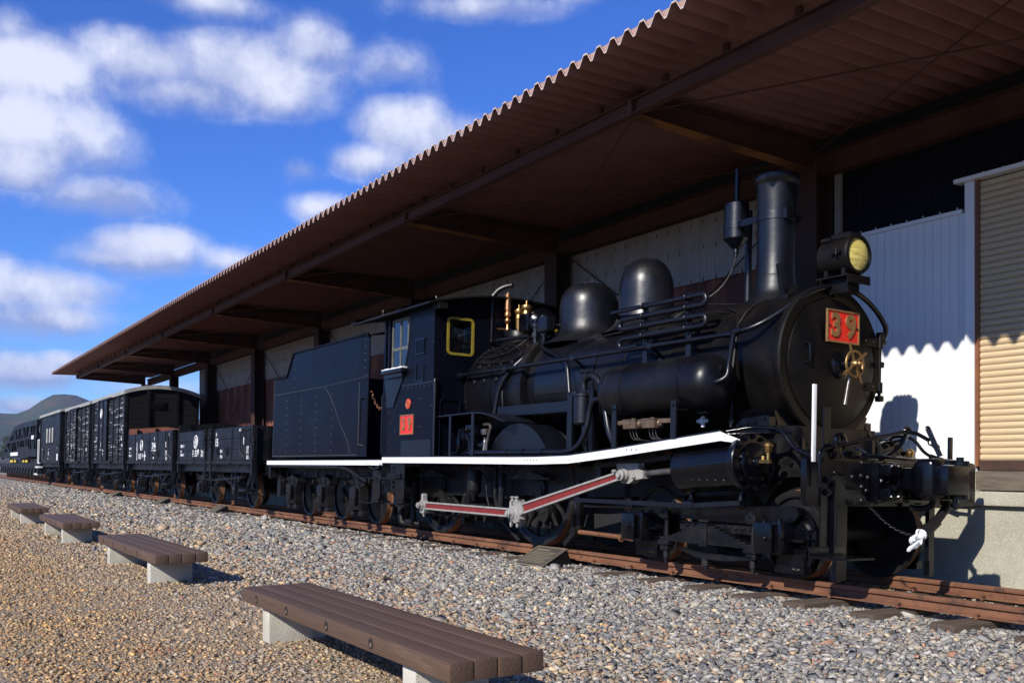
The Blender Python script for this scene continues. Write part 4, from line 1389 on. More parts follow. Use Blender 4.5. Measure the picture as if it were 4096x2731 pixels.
    xl, xr = -2.74, -1.56
    p = [(-2.90, yc + .09, zr[0] - .05), (-2.92, yc, zr[0]), (xr, yc, zr[0])]
    def bend(x, z0, z1, s):
        r = (z0 - z1) / 2
        return [(x + s * r * math.sin(rad(a)), yc, (z0 + z1) / 2 + r * math.cos(rad(a))) for a in range(0, 181, 20)]
    p += bend(xr, zr[0], zr[1], 1) + [(xl, yc, zr[1])] + bend(xl, zr[1], zr[2], -1) + [(xr, yc, zr[2])] + bend(xr, zr[2], zr[3], 1) + [(xl, yc, zr[3])] + bend(xl, zr[3], zr[4], -1) + [(xl + .25, yc, zr[4])]
    mb.tube(p, .027, 10)
    mb.tube([(-2.90, yc + .09, zr[0] - .05), (-2.6, yc + .1, zr[0] - .06), (-1.9, yc + .1, zr[0] - .06)], .022, 8)
    B(mb, 'cooling_coil', 'paint', smooth=60)
    mb = MB()
    for x in (-2.42, -1.78):
        mb.box(x - .035, x + .035, yc + .030, yc + .045, 1.98, 2.64)
        mb.bar((x, yc + .04, 2.1), (x, -.60, 2.12), .05, .02)
        for z in zr[:4]:
            mb.torus((x, yc, z), (1, 0, 0), .031, .006, 14, 6); mb.bolt((x + .0, yc + .03, z - .05), (0, -1, 0), .014, .014)
    B(mb, 'coil_straps', 'paint')
    # ---- main air reservoir on the near side
    ay, az, ar = -.95, 1.715, .268
    def tank(y):
        mb = MB()
        mb.lathe([(0, 0), (.10, .012), (.18, .04), (.235, .085), (.26, .14), (ar, .20), (ar, 1.45), (.26, 1.51), (.235, 1.57), (.18, 1.615), (.10, 1.645), (0, 1.655)], (-2.745, y, az), (1, 0, 0), 48, caps=False)
        t = B(mb, 'air_reservoir', 'boiler', smooth=60)
        mb = MB()
        for x in (-2.30, -1.47):
            mb.lathe([(ar, -.035), (ar + .007, -.034), (ar + .007, .034), (ar, .035)], (x, y, az), (1, 0, 0), 48, caps=False)
        for x in (-2.52, -1.32):
            mb.lathe([(ar, -.006), (ar + .004, -.003), (ar + .004, .003), (ar, .006)], (x, y, az), (1, 0, 0), 48, caps=False)
        B(mb, 'reservoir_straps', 'boiler', parent=t)
        return t
    t = tank(ay)
    mb = MB(); mb.box(-1.10, -1.085, ay - .07, ay - .01, az + .10, az + .15); mb.lathe([(.038, 0), (.038, .05), (.028, .06)], (-1.20, -1.07, 1.71), (1, .3, 0), 10)
    B(mb, 'maker_plate', 'boiler', parent=t)
    tank(.95)
    mb = MB()
    for x in (-2.33, -1.47):
        mb.box(x - .035, x + .035, -1.225, -1.205, 1.14 + (x + 2.33) * .09, 1.56); mb.box(x - .035, x + .035, -1.205, -.95, 1.47, 1.485)
        mb.bolt((x, -1.225, 1.52), (0, -1, 0), .016, .016)
    B(mb, 'reservoir_brackets', 'paint')
    # mechanical lubricators
    mb = MB(); mb.box(-2.33, -1.47, -1.20, -1.19, 1.36, 1.40)
    for x in (-2.08, -1.80):
        mb.cbox(x - .09, x + .09, -1.24, -1.12, 1.315, 1.395, .008)
        mb.box(x - .095, x + .095, -1.245, -1.115, 1.395, 1.405)
        mb.lathe([(.032, 0), (.032, .03), (.02, .04)], (x + .09, -1.18, 1.36), (1, -.4, 0), 8)
        mb.lathe([(.022, 0), (.022, .012)], (x, -1.18, 1.405), (0, 0, 1), 8)
    B(mb, 'lubricator', 'castbrown')
    mb = MB()
    for x in (-2.08, -1.80):
        for k in (-.045, 0, .045):
            mb.bolt((x + k, -1.18, 1.315), (0, 0, -1), .013, .03)
            mb.tube([(x + k, -1.18, 1.29), (x + k + .01, -1.18, 1.24), (x + k + .05, -1.17, 1.21), (x + k + .1, -1.10, 1.20)], .006, 6, fil=.03)
    B(mb, 'oil_tubes', 'grime')
    mb = MB()
    mb.cyl((-1.46, -.86, 1.33), (-1.46, -.86, 1.43), .018, n=8); mb.cyl((-1.52, -.87, 1.385), (-1.40, -.87, 1.385), .018, n=8); mb.lathe([(.03, -.02), (.03, .02)], (-1.46, -.87, 1.385), (0, 1, 0), 6)
    B(mb, 'white_cock', 'white', label='small white drain cock')
    mb = MB(); mb.lathe([(.05, 0), (.05, .05), (.035, .08)], (-2.80, ay - .05, 1.70), (1, 0, 0), 6); mb.box(-2.80, -2.74, ay - .09, ay, 1.74, 1.77)
    B(mb, 'white_union', 'white', label='white pipe union at the reservoir end')
    # ---- running boards with white valance
    path = [(-7.766, 1.072), (-5.9, 1.066), (-4.2, 1.056), (-3.72, 1.056), (-3.12, 1.066), (-2.4, 1.124), (-.90, 1.262)]
    for s in (-1, 1):
        mb = MB()
        mb.prism(path + [(x, z - .084) for x, z in path[::-1]], s * 1.20, s * 1.186, 'xz')
        B(mb, 'valance', 'white', smooth=20, label='white edge of the running board')
        mb = MB()
        mb.prism([(x, z + .012) for x, z in path] + [(x, z) for x, z in path[::-1]], s * 1.206, s * .62, 'xz')
        B(mb, 'running_board', 'paint', smooth=20)
    mb = MB()
    for k in range(5): mb.rivets([(-3.95 + k * .06, -1.2, 1.02)], (0, -1, 0), .009, .006)
    for k in range(3): mb.rivets([(-2.15 + k * .07, -1.2, 1.115)], (0, -1, 0), .009, .006)
    mb.box(-3.98, -3.5, -1.1995, -1.17, .962, .974)
    B(mb, 'valance_rivets', 'grime')
    mb = MB()
    for s in (-1, 1):
        mb.add([(-.90, s * 1.2, 1.26), (-.74, s * 1.12, 1.19), (-.76, s * 1.12, 1.16), (-.90, s * 1.2, 1.18)], [(0, 1, 2, 3)])
    B(mb, 'valance_end', 'white', smooth=0)
    # pipe that drops from the board to the beam
    mb = MB()
    for s in (-1, 1):
        mb.tube([(-.92, s * 1.12, 1.26), (-.74, s * .98, 1.30), (-.55, s * .9, 1.29), (-.46, s * .9, 1.25), (-.36, s * .9, 1.13), (-.24, s * .9, 1.075), (-.06, s * .92, 1.05)], .016, 8, fil=.06)
        mb.cyl((-.30, s * .9, 1.10), (-.17, s * .9, 1.06), .024, n=8)
        mb.tube([(-.90, s * 1.10, 1.24), (-.62, s * .9, 1.255), (-.50, s * .75, 1.26)], .012, 8)
    B(mb, 'front_pipe', 'gloss', smooth=50)
    # ---- frames
    mb = MB()
    for s in (-1, 1):
        prof = [(-7.7, .95), (-7.7, .50), (-7.3, .50), (-6.6, .55), (-5.2, .55), (-4.9, .60), (-4.0, .60), (-3.4, .62), (-1.3, .70), (-1.0, .70), (-.93, .62)]
        prof += [(-.93 + .02 * k, .62 + .26 * math.sin(rad(k * 6))) for k in range(1, 16)] + [(-.46, .885), (-.06, .885), (-.06, 1.03), (-.34, 1.03), (-.55, 1.10), (-.64, 1.25), (-.80, 1.34), (-1.3, 1.34), (-1.5, 1.0), (-3.2, .96)]
        mb.prism(prof, s * .60, s * .57, 'xz')
        mb.prism([(-7.7, .95), (-7.7, .55), (-.1, .70), (-.1, .95)], s * .44, s * .41, 'xz')
        for k in range(2):
            for j in range(2): mb.bolt((-.62 + k * .12, s * .60, 1.0 + .09 * j), (0, s, 0), .022, .03)
        mb.bolt((-.56, s * .60, 1.14), (0, s, 0), .020, .03); mb.bolt((-.44, s * .60, 1.12), (0, s, 0), .020, .03)
    mb.box(-7.6, -.2, -.41, .41, .93, .95); mb.box(-2.9, -2.8, -.6, .6, .55, .95); mb.box(-5.8, -5.7, -.44, .44, .5, .95)
    mb.box(-1.25, -.65, -.56, .56, 1.0, 1.33)
    mb.box(-.45, -.06, -.56, .56, 1.02, 1.03)
    B(mb, 'main_frame', 'grime', smooth=25)
    # smokebox saddle
    mb = MB()
    for s in (-1, 1):
        mb.prism([(s * .56, 1.05), (s * .62, 1.05), (s * .60, 1.18), (s * .58, 1.30), (s * .61, 1.40), (s * .64, 1.46), (s * .56, 1.50), (s * .3, 1.32), (s * .3, 1.05)], -1.28, -.80, 'yz')
        prof = [(-1.34, 1.28), (-1.26, 1.30), (-1.12, 1.40), (-.84, 1.425), (-.80, 1.41), (-.80, 1.28)]
        mb.prism(prof, s * .70, s * .62, 'xz')
        mb.rivets([(-1.25, s * .70, 1.325), (-1.15, s * .70, 1.345), (-1.05, s * .70, 1.355), (-.95, s * .70, 1.36), (-.85, s * .70, 1.395)], (0, s, 0), .018, .016, 8)
        mb.prism([(-.80, 1.34), (-.66, 1.34), (-.60, 1.22), (-.60, 1.03), (-.80, 1.03)], s * .50, s * .46, 'xz')
    B(mb, 'smokebox_saddle', 'gloss', smooth=30)
    mb = MB()
    for s in (-1, 1): mb.prism([(-.80, 1.30), (-.72, 1.30), (-.66, 1.22), (-.64, 1.1), (-.50, 1.04), (-.80, 1.04)], s * .30, s * .27, 'xz')
    mb.box(-.80, -.78, -.55, .55, 1.03, 1.30)
    B(mb, 'saddle_web', 'castbrown', smooth=30)
    # ---- cylinders
    sl = .075
    for s in (-1, 1):
        def C_(x): return V(x, s * .95, .995 + (x + .74) * sl)
        ax = (C_(0) - C_(-1)).normalized()
        mb = MB()
        mb.lathe([(.20, 0), (.225, .0), (.225, .72), (.235, .72), (.235, .755)], C_(-1.55), ax, 40)
        mb.box(-1.52, -.82, s * .62, s * .90, .80, 1.20)
        cy = B(mb, 'cylinder', 'gloss', smooth=35)
        mb = MB()
        mb.lathe([(.262, 0), (.266, .01), (.266, .055), (.258, .065), (.20, .068), (.175, .068), (.170, .085), (.155, .095), (0, .10)], C_(-.80), ax, 44)
        a, b, d = frame_of(ax)
        for k in range(14):
            t_ = 2 * math.pi * (k + .5) / 14
            c = C_(-.735) + a * (.225 * math.cos(t_)) + b * (.225 * math.sin(t_))
            mb.bolt(c, ax, .023, .028)
        mb.lathe([(.05, 0), (.05, .02), (.04, .045), (.022, .05), (.022, .10)], C_(-.70), ax, 16)
        B(mb, 'cylinder_cover', 'gloss', parent=cy, smooth=35)
        mb = MB()
        for k in range(7): mb.dome((-1.50 + k * .1, s * (.95 + .19), .84), (0, s, -.6), .009, .008)
        B(mb, 'cylinder_rivets', 'steel', parent=cy)
        mb = MB()
        c = C_(-.56)
        mb.box(c.x - .09, c.x + .025, s * .97 - .014, s * .97 + .014, c.z - .018, c.z + .012)
        mb.cyl((c.x, s * .97, c.z), (c.x, s * .97, c.z + .08), .015, n=12)
        mb.lathe([(.022, .07), (.030, .08), (.036, .125), (.042, .13), (.042, .14), (.034, .15), (.015, .165), (0, .167)], (c.x, s * .97, c.z), (0, 0, 1), 20)
        mb.cyl((c.x - .055, s * .97, c.z + .01), (c.x - .055, s * .97, c.z + .045), .016, n=6)
        B(mb, 'oil_cup', 'brass', parent=cy)
        # drain cocks
        mb = MB()
        for x in (-1.48, -.86):
            mb.tube([(x, s * .95, .735), (x, s * .97, .67), (x + .03, s * .99, .60)], .028, 8, fil=.03)
            mb.cyl((x + .02, s * .985, .64), (x + .02, s * 1.03, .64), .014, n=6)
        B(mb, 'drain_cock', 'gloss', parent=cy)
        # piston rod, slide bars, crosshead
        mb = MB()
        mb.cyl(C_(-2.42), C_(-1.54), .032, n=14); mb.lathe([(.06, 0), (.06, .05), (.045, .07), (.045, .14)], C_(-1.56), -ax, 16)
        B(mb, 'piston_rod', 'steel')
        mb = MB()
        mb.bar(C_(-2.95) + V(0, 0, .13), C_(-1.75) + V(0, 0, .13), .075, .05)
        mb.box(-2.62, -2.50, s * .72, s * .95, .94, 1.10); mb.box(-2.25, -1.98, s * .88, s * .97, 1.0, 1.09); mb.box(-2.95, -2.85, s * .6, s * .97, .80, 1.02)
        B(mb, 'slide_bar', 'grime')
        mb = MB()
        c = C_(-2.40)
        mb.cbox(c.x - .16, c.x + .18, s * .905, s * .995, c.z + .055, c.z + .12, .012)
        mb.prism([(c.x - .10, c.z - .05), (c.x - .06, c.z - .085), (c.x + .05, c.z - .085), (c.x + .12, c.z - .05), (c.x + .26, c.z - .03), (c.x + .26, c.z + .045), (c.x + .10, c.z + .08), (c.x - .10, c.z + .08)], s * .90, s * 1.0, 'xz')
        mb.lathe([(.05, 0), (.05, .10), (.04, .11)], (c.x + .26, s * .95, c.z + .005), -ax, 14) if False else None
        mb.lathe([(.062, 0), (.062, .04), (.045, .05), (.045, .08), (.03, .085), (.03, .11)], (c.x, s * 1.0, c.z), (0, s, 0), 16)
        mb.bolt((c.x - .07, s * 1.08, c.z + .035), (0, s, 0), .02, .03); mb.bolt((c.x + .14, s * 1.0, c.z - .02), (0, s, 0), .022, .03); mb.cyl((c.x + .20, s * .95, c.z + .10), (c.x + .20, s * .95, c.z + .16), .015, n=6)
        B(mb, 'crosshead', 'rod', smooth=30)
        # coupling rod and connecting rod with red flutes
        pa, pb = V(-6.87, s * .955, .40), V(-4.38, s * .955, .395)
        def rod(p, q, h0, h1, y, nm, ends):
            d = (q - p).normalized(); n_ = V(-d.z, 0, d.x)
            if n_.z < 0: n_ = -n_
            mb = MB()
            for s2 in (-1, 1):
                vs = []
                for c, h in ((p, h0), (q, h1)):
                    e0 = c + n_ * (s2 * h / 2); e1 = c + n_ * (s2 * (h / 2 - .020))
                    for yy in (-.022, .022):
                        vs += [V(e0.x, y + yy, e0.z), V(e1.x, y + yy, e1.z)]
                mb.add(vs, [(0, 1, 3, 2), (4, 6, 7, 5), (0, 4, 5, 1), (2, 3, 7, 6), (0, 2, 6, 4), (1, 5, 7, 3)])
            r = B(mb, nm, 'rod', smooth=0)
            mb = MB()
            vs = []
            for c, h in ((p, h0), (q, h1)):
                for s2 in (-1, 1):
                    e = c + n_ * (s2 * (h / 2 - .020))
                    for yy in (-.008, .008): vs.append(V(e.x, y + yy, e.z))
            mb.add(vs, [(0, 1, 3, 2), (4, 6, 7, 5), (0, 4, 5, 1), (2, 3, 7, 6), (0, 2, 6, 4), (1, 5, 7, 3)])
            B(mb, 'red_flute', 'rodred', parent=r, smooth=0)
            return r
        yc_, ym = s * .955, s * 1.05
        cr = rod(pa + V(.05, 0, 0), pb - V(.07, 0, 0), .105, .105, yc_, 'coupling_rod', None)
        mb = MB()
        for p in (pa, pb):
            mb.lathe([(.078, -.035), (.082, -.03), (.082, .03), (.078, .035)], p, (0, s, 0), 22)
            mb.prism([(p.x - .035, p.z + .06), (p.x + .035, p.z + .06), (p.x + .028, p.z + .15), (p.x + .012, p.z + .165), (p.x - .012, p.z + .165), (p.x - .028, p.z + .15)], p.y - .03, p.y + .03, 'xz')
            mb.prism([(p.x - .08, p.z - .05), (p.x + .08, p.z - .05), (p.x + .05, p.z - .11), (p.x - .05, p.z - .11)], p.y - .03, p.y + .03, 'xz')
            mb.bolt((p.x, p.y, p.z - .11), (0, 0, -1), .018, .04)
        mb.lathe([(.055, .035), (.055, .06), (.046, .062), (.046, .10), (.03, .102), (.03, .115)], pa, (0, s, 0), 6)
        mb.cyl(pa + V(0, s * .03, 0), pa + V(0, s * .055, 0), .062, n=20)
        B(mb, 'rod_bearing', 'rod', parent=cr, smooth=30)
        p0, p1 = pb + V(.10, 0, .045), C_(-2.40)
        mr = rod(V(p0.x, 0, p0.z), V(p1.x, 0, p1.z), .125, .088, ym, 'connecting_rod', None)
        mb = MB()
        q = V(pb.x, ym, pb.z)
        d = (p1 - p0).normalized()
        mb.lathe([(.088, -.04), (.094, -.03), (.094, .03), (.088, .04)], q, (0, s, 0), 24)
        for k in (-.045, .045):
            mb.prism([(q.x + k - .022, q.z + .06), (q.x + k + .022, q.z + .06), (q.x + k + .018, q.z + .145), (q.x + k - .018, q.z + .145)], q.y - .03, q.y + .03, 'xz')
            mb.lathe([(.024, .145), (.024, .165), (.014, .167), (.014, .18), (.026, .183), (.026, .20), (.012, .205)], (q.x + k, q.y, q.z), (0, 0, 1), 10)
            mb.bolt((q.x + k * 1.5, q.y, q.z - .10), (0, 0, -1), .018, .05)
        mb.bar(q + V(.06, 0, .02) , q + V(.20, 0, .085), .06, .15)
        mb.bar(q + V(.02, 0, -.07), q + V(.13, 0, -.05), .06, .08)
        mb.bar(q + V(.10, 0, .15), q + V(.16, 0, -.06), .075, .026, up=(1, 0, 0))
        mb.lathe([(.058, .04), (.058, .065), (.046, .067), (.046, .10), (.03, .102), (.03, .118)], q, (0, s, 0), 6)
        mb.cyl(q + V(0, s * .03, 0), q + V(0, s * .058, 0), .068, n=20)
        e = V(p1.x, ym, p1.z)
        mb.lathe([(.055, -.03), (.055, .03)], e, (0, s, 0), 18)
        B(mb, 'big_end', 'rod', parent=mr, smooth=30)
    # ---- wheels
    wheelset(L, -7.0, .70, 16, hub=.13, name='driving_wheel', crank=(.13, -.305), counter=113)
    wheelset(L, -4.5, .70, 16, hub=.13, name='driving_wheel', crank=(.12, -.305), counter=113)
    wheelset(L, -.56, .385, disc=True, hub=.10, name='bogie_wheel')
    wheelset(L, -2.36, .385, disc=True, hub=.10, name='bogie_wheel')
    # ---- leading bogie
    mb = MB()
    for s in (-1, 1):
        y = s * .80
        mb.prism([(-2.62, .58), (-2.62, .50), (-2.05, .47), (-.75, .46), (-.40, .50), (-.34, .56), (-.36, .62), (-.45, .635), (-1.2, .60)], y - .03, y + .03, 'xz')
        for x in (-.50, -2.34):
            prof = [(x - .17, .06), (x + .18, .06)] + [(x + .02 + .25 * math.cos(rad(a)), .36 + .27 * math.sin(rad(a))) for a in range(-30, 181, 15)] + [(x - .22, .2)]
            mb.prism(prof, s * .70, s * .735, 'xz')
            inn = [(x - .13, .10), (x + .15, .10)] + [(x + .02 + .19 * math.cos(rad(a)), .35 + .21 * math.sin(rad(a))) for a in range(-30, 181, 15)] + [(x - .15, .2)]
            mb.prism(inn, s * .735, s * .76, 'xz')
            mb.rivets([(x + .02 + .225 * math.cos(rad(a)), s * .736, .36 + .24 * math.sin(rad(a))) for a in (-35, -10, 20, 50, 80)], (0, s, 0), .020, .02, 8)
            mb.rivets([(x + .15, s * .76, z) for z in (.20, .30, .44)], (0, s, 0), .018, .018, 8)
            mb.box(x + .05, x + .22, s * .75, s * .85, .335, .36); mb.box(x - .12, x + .20, s * .72, s * .80, .065, .13)
            mb.bolt((x + .08, s * .80, .10), (0, s, 0), .014, .015); mb.bolt((x + .13, s * .80, .10), (0, s, 0), .014, .015)
    B(mb, 'bogie_frame', 'gloss', smooth=28)
    for s in (-1, 1):
        for x in (-.56, -2.34):
            mb = MB()
            mb.cbox(x - .11, x + .12, s * .74, s * .93, .22, .50, .018)
            mb.cbox(x - .14, x + .06, s * .955, s * .99, .225, .49, .016)
            mb.cbox(x - .10, x + .03, s * .93, s * .956, .25, .47, .004)
            mb.bolt((x + .02, s * .99, .36), (0, s, 0), .018, .035); mb.dome((x + .02, s * .985, .36), (0, s, 0), .034, .02, 10)
            mb.cyl((x - .04, s * .96, .49), (x - .04, s * .96, .515), .018, n=6); mb.cyl((x + .07, s * .90, .50), (x + .07, s * .90, .53), .022, n=6)
            B(mb, 'axle_box', 'gloss', smooth=30)
        mb = MB()
        leaf_spring(mb, -1.98, -.74, s * .87, .245, 9, .0195, .075)
        mb.cbox(-1.43, -1.33, s * .87 - .055, s * .87 + .055, .225, .44, .008)
        B(mb, 'leaf_spring', 'grime', smooth=0)
        mb = MB()
        mb.box(-1.82, -.76, s * .76, s * .79, .36, .44)
        mb.rivets([(-1.72 + k * .09, s * .79, .41) for k in (0, 1, 6, 7, 8, 9, 10)], (0, s, 0), .022, .02, 8)
        pts = [(-1.74, .19), (-1.4, .165), (-.90, .165), (-.78, .185), (-.78, .15), (-1.1, .115), (-1.45, .115)]
        mb.prism(pts, s * .84, s * .91, 'xz')
        for x in (-1.92, -.80):
            mb.cyl((x, s * .87, .50), (x, s * .87, .13), .022, n=10); mb.cbox(x - .06, x + .06, s * .82, s * .92, .46, .545, .014)
            mb.cyl((x, s * .80, .54), (x, s * .92, .54), .032, n=12)
            mb.cbox(x - .08, x + .07, s * .82, s * .92, .205, .245, .008); mb.cbox(x - .055, x + .055, s * .83, s * .91, .15, .20, .01); mb.cyl((x, s * .87, .15), (x, s * .87, .08), .034, n=6); mb.cyl((x, s * .87, .09), (x, s * .87, .03), .02, n=8)
        mb.cyl((-1.38, s * .87, .12), (-1.38, s * .87, .05), .045, n=6); mb.cyl((-1.38, s * .87, .05), (-1.38, s * .87, .02), .025, n=8)
        B(mb, 'spring_gear', 'grime', smooth=25)
        mb = MB()
        mb.bar((-3.25, s * 1.02, .595), (-1.45, s * 1.02, .60), .03, .042); mb.bar((-1.45, s * 1.02, .60), (-.82, s * 1.02, .645), .03, .042)
        mb.cbox(-1.52, -1.40, s * .995, s * 1.045, .575, .635, .008); mb.cyl((-3.1, s * .98, .54), (-2.4, s * .90, .56), .02, n=8)
        mb.cyl((-3.22, s * 1.02, .57), (-3.20, s * 1.02, .50), .014, n=8)
        B(mb, 'drain_rod', 'paint')
    # ---- front buffer beam
    mb = MB()
    pts = [(-1.15, .70), (-1.13, .655), (-1.10, .648), (1.08, .648), (1.13, .66), (1.14, .70), (1.14, 1.0), (1.12, 1.035), (1.08, 1.043), (-1.10, 1.043), (-1.14, 1.03), (-1.15, .99)]
    mb.prism(pts, -.055, 0.0, 'yz')
    beam = B(mb, 'buffer_beam', 'gloss', smooth=30, bevel=.006)
    mb = MB()
    rp = [(-.898, .911), (-.816, .917), (-.734, .914), (-.591, .887), (-.48, .898), (-.394, .886), (-.641, .806), (-.583, .803), (-.471, .808), (-.411, .777), (-.632, .68), (-.469, .695), (-.281, .685), (-.47, 1.005)]
    rp += [(-y, z) for y, z in rp]
    for i, (y, z) in enumerate(rp):
        if i % 4 == 2: mb.bolt((0, y, z), (1, 0, 0), .024, .026)
        else: mb.dome((0, y, z), (1, 0, 0), .024, .018, 8)
    B(mb, 'beam_rivets', 'smokebox', parent=beam)
    mb = MB(); mb.box(-1.0, -.056, -.56, .56, 1.032, 1.042)
    mb.box(-.5, -.06, -.58, -.3, .70, 1.02); mb.box(-.5, -.06, .3, .58, .70, 1.02)
    B(mb, 'front_deck', 'paint', smooth=0)
    # step hanger with foot plate
    for s in (-1, 1):
        mb = MB()
        mb.box(.002, .018, s * .99, s * .86, .27, 1.0); mb.box(.018, .055, s * .872, s * .858, .27, .86)
        mb.bolt((.018, s * .93, .86), (1, 0, 0), .03, .022); mb.bolt((.018, s * .93, .76), (1, 0, 0), .03, .022)
        mb.cbox(.015, .030, s * 1.13, s * .70, .255, .33, .006)
        mb.prism([(.02, s * 1.13), (.30, s * 1.11), (.34, s * 1.05), (.34, s * .75), (.02, s * .70)], .245, .260, 'xy')
        if s < 0: B(mb, 'front_step', 'gloss', smooth=30)
        mb = MB()
        mb.box(-.14, -.10, s * .52, s * .65, .03, .65) if s < 0 else mb.box(-.14, -.10, s * .60, s * .68, .03, .65)
        mb.box(-.15, -.09, s * .60, s * .66, .02, .16)
        B(mb, 'guard_iron', 'paint', smooth=0)
    mb = MB()
    mb.cbox(-.005, .014, -1.092, -1.054, 1.0, 1.615, .005)
    B(mb, 'white_pole', 'white', smooth=30, label='white upright marker bar')
    mb = MB()
    mb.box(.002, .016, -.965, -.885, .95, 1.44); mb.torus((.03, -.79, 1.17), (1, 0, 0), .055, .022, 18, 8); mb.cbox(.0, .06, -.86, -.80, 1.03, 1.16, .01); mb.bolt((.03, -.90, 1.12), (1, 0, 0), .03, .04)
    mb.bolt((.02, -.87, 1.10), (1, 0, 0), .03, .03)
    mb.cbox(-.01, .014, .715, .765, 1.0, 1.265, .006)
    B(mb, 'lamp_irons', 'gloss', smooth=30)
    mb = MB()
    mb.tube([(.06, -1.065, .80), (.06, -1.07, 1.07), (.06, -1.04, 1.10), (.06, -.84, 1.135), (.06, .03, 1.285)], .016, 8, fil=.05)
    mb.tube([(.06, .03, 1.285), (.16, .02, 1.265), (.30, -.02, 1.205)], .017, 8)
    mb.tube([(-.01, -.23, 1.04), (.0, -.12, 1.08), (.04, -.02, 1.16), (.06, .04, 1.27), (.06, .06, 1.30)], .030, 8, fil=.06, flat=.5)
    mb.torus((.06, .035, 1.285), (1, 0, 0), .036, .012, 16, 6)
    for k in range(3): mb.torus((.32 + .02 * k, -.02 + .01 * k, 1.185 - .02 * k), ((1, 0, .3) if k % 2 else (0, 1, .2)), .024, .007, 12, 6)
    mb.bar((.42, -.04, 1.07), (.33, -.08, 1.30), .018, .04); mb.dome((.33, -.08, 1.30), (0, 0, 1), .022, .02, 8)
    B(mb, 'uncoupling_lever', 'gloss', smooth=50)
    mb = MB()
    mb.tube([(-.1, -.55, 1.08), (.05, -.40, 1.07), (.10, -.30, 1.055), (.12, .10, 1.045), (.12, .60, 1.04), (.14, .78, 1.035)], .013, 8, fil=.08)
    mb.cbox(-.06, .02, -.62, -.50, 1.04, 1.10, .01); mb.bolt((-.02, -.62, 1.08), (0, -1, 0), .025, .04); mb.prism([(-.1, 1.04), (.02, 1.04), (.0, 1.09), (-.12, 1.15)], -.42, -.40, 'xz')
    B(mb, 'beam_pipe', 'gloss')
    # ---- automatic coupler
    mb = MB()
    mb.cbox(.0, .07, -.36, -.06, .72, .99, .012); mb.cbox(.0, .07, .06, .36, .72, .99, .012)
    mb.cbox(.0, .07, -.36, .36, .96, 1.02, .012); mb.cbox(.0, .07, -.36, .36, .68, .74, .012)
    mb.cbox(.06, .17, -.335, -.16, .90, 1.0, .02); mb.cbox(.06, .17, -.335, -.16, .70, .80, .02); mb.cbox(.06, .15, -.19, -.155, .70, 1.01, .01)
    mb.cbox(.06, .17, .16, .335, .70, 1.0, .02)
    for y in (-.31, -.22, .22, .31):
        for z in (.73, .86, .98): mb.dome((.17 if abs(y) > .2 and z != .86 else .07, y, z), (1, 0, 0), .022, .018, 8)
    mb.bolt((.11, -.25, .80), (1, -.4, 0), .035, .05)
    B(mb, 'coupler_pocket', 'gloss', smooth=30)
    def loft(secs):
        """rounded box sections (x, cy, cz, half y, half z, corner power)"""
        mb = MB()
        n = 28
        base = 0
        for (x, cy, cz, hy, hz, pw) in secs:
            for k in range(n):
                t_ = 2 * math.pi * k / n
                c_, s_ = math.cos(t_), math.sin(t_)
                mb.v.append((x, cy + hy * math.copysign(abs(c_) ** pw, c_), cz + hz * math.copysign(abs(s_) ** pw, s_)))
        for i in range(len(secs) - 1):
            for k in range(n):
                mb.f.append([i * n + k, i * n + (k + 1) % n, (i + 1) * n + (k + 1) % n, (i + 1) * n + k]); mb.m.append(0)
        mb.f.append(list(range(n))[::-1]); mb.m.append(0)
        mb.f.append([(len(secs) - 1) * n + k for k in range(n)]); mb.m.append(0)
        return mb
    mb = loft([(.0, -.03, .88, .12, .095, .35), (.22, -.03, .88, .125, .10, .35), (.26, -.035, .88, .14, .12, .35), (.30, -.045, .88, .17, .155, .35), (.34, -.05, .88, .185, .172, .32), (.46, -.05, .88, .18, .17, .28), (.475, -.05, .88, .165, .155, .28)])
    cp = B(mb, 'coupler_head', 'gloss', smooth=60)
    mb = MB()
    mb.cyl((.52, .075, .725), (.52, .075, 1.035), .070, n=24)
    mb.cbox(.44, .60, -.205, .10, .755, 1.0, .035); mb.cbox(.40, .50, -.04, .13, .72, 1.045, .02)
    mb.cyl((.52, .075, 1.035), (.52, .075, 1.065), .03, n=10)
    mb.cyl((.52, .02, .74), (.52, .02, .66), .024, n=8); mb.bolt((.52, .02, .69), (0, 0, -1), .034, .03)
    B(mb, 'coupler_knuckle', 'gloss', parent=cp, smooth=40)
    mb = MB(); mb.prism([(.36, .10), (.44, .17), (.50, .20), (.53, .18), (.48, .13), (.40, .05)], .77, 1.0, 'xy')
    B(mb, 'guard_arm', 'gloss', parent=cp, smooth=30)
    # brake hose with white coupling head, and its chain
    mb = MB()
    mb.tube([(.05, .10, .64), (.12, .17, .63), (.20, .20, .66), (.20, .205, .74)], .028, 10, fil=.05)
    mb.tube([(.20, .20, .76), (.36, .17, .74), (.40, .10, .67), (.40, -.03, .555), (.40, -.23, .435), (.40, -.29, .405)], .036, 12, fil=.14)
    mb.tube([(.40, -.05, .54), (.40, -.23, .435)], .045, 12)
    B(mb, 'brake_hose', 'rubber', smooth=60)
    mb = MB()
    h = V(.40, -.30, .405)
    mb.cyl(h + V(0, .07, .04), h + V(0, .0, .0), .042, .036, 14); mb.torus(h + V(0, .05, .03), (0, .86, .5), .040, .008, 16, 6)
    mb.cyl(h + V(-.02, -.02, -.015), h + V(.04, -.04, -.015), .040, n=16); mb.torus(h + V(.045, -.042, -.015), (1, -.3, 0), .028, .006, 14, 6)
    mb.bar(h + V(.03, -.06, .02), h + V(.04, -.11, .0), .03, .03)
    mb.tube([h + V(.04, -.03, -.03), h + V(.05, -.10, -.07), h + V(.05, -.14, -.05), h + V(.05, -.18, -.075)], .012, 8, fil=.02)
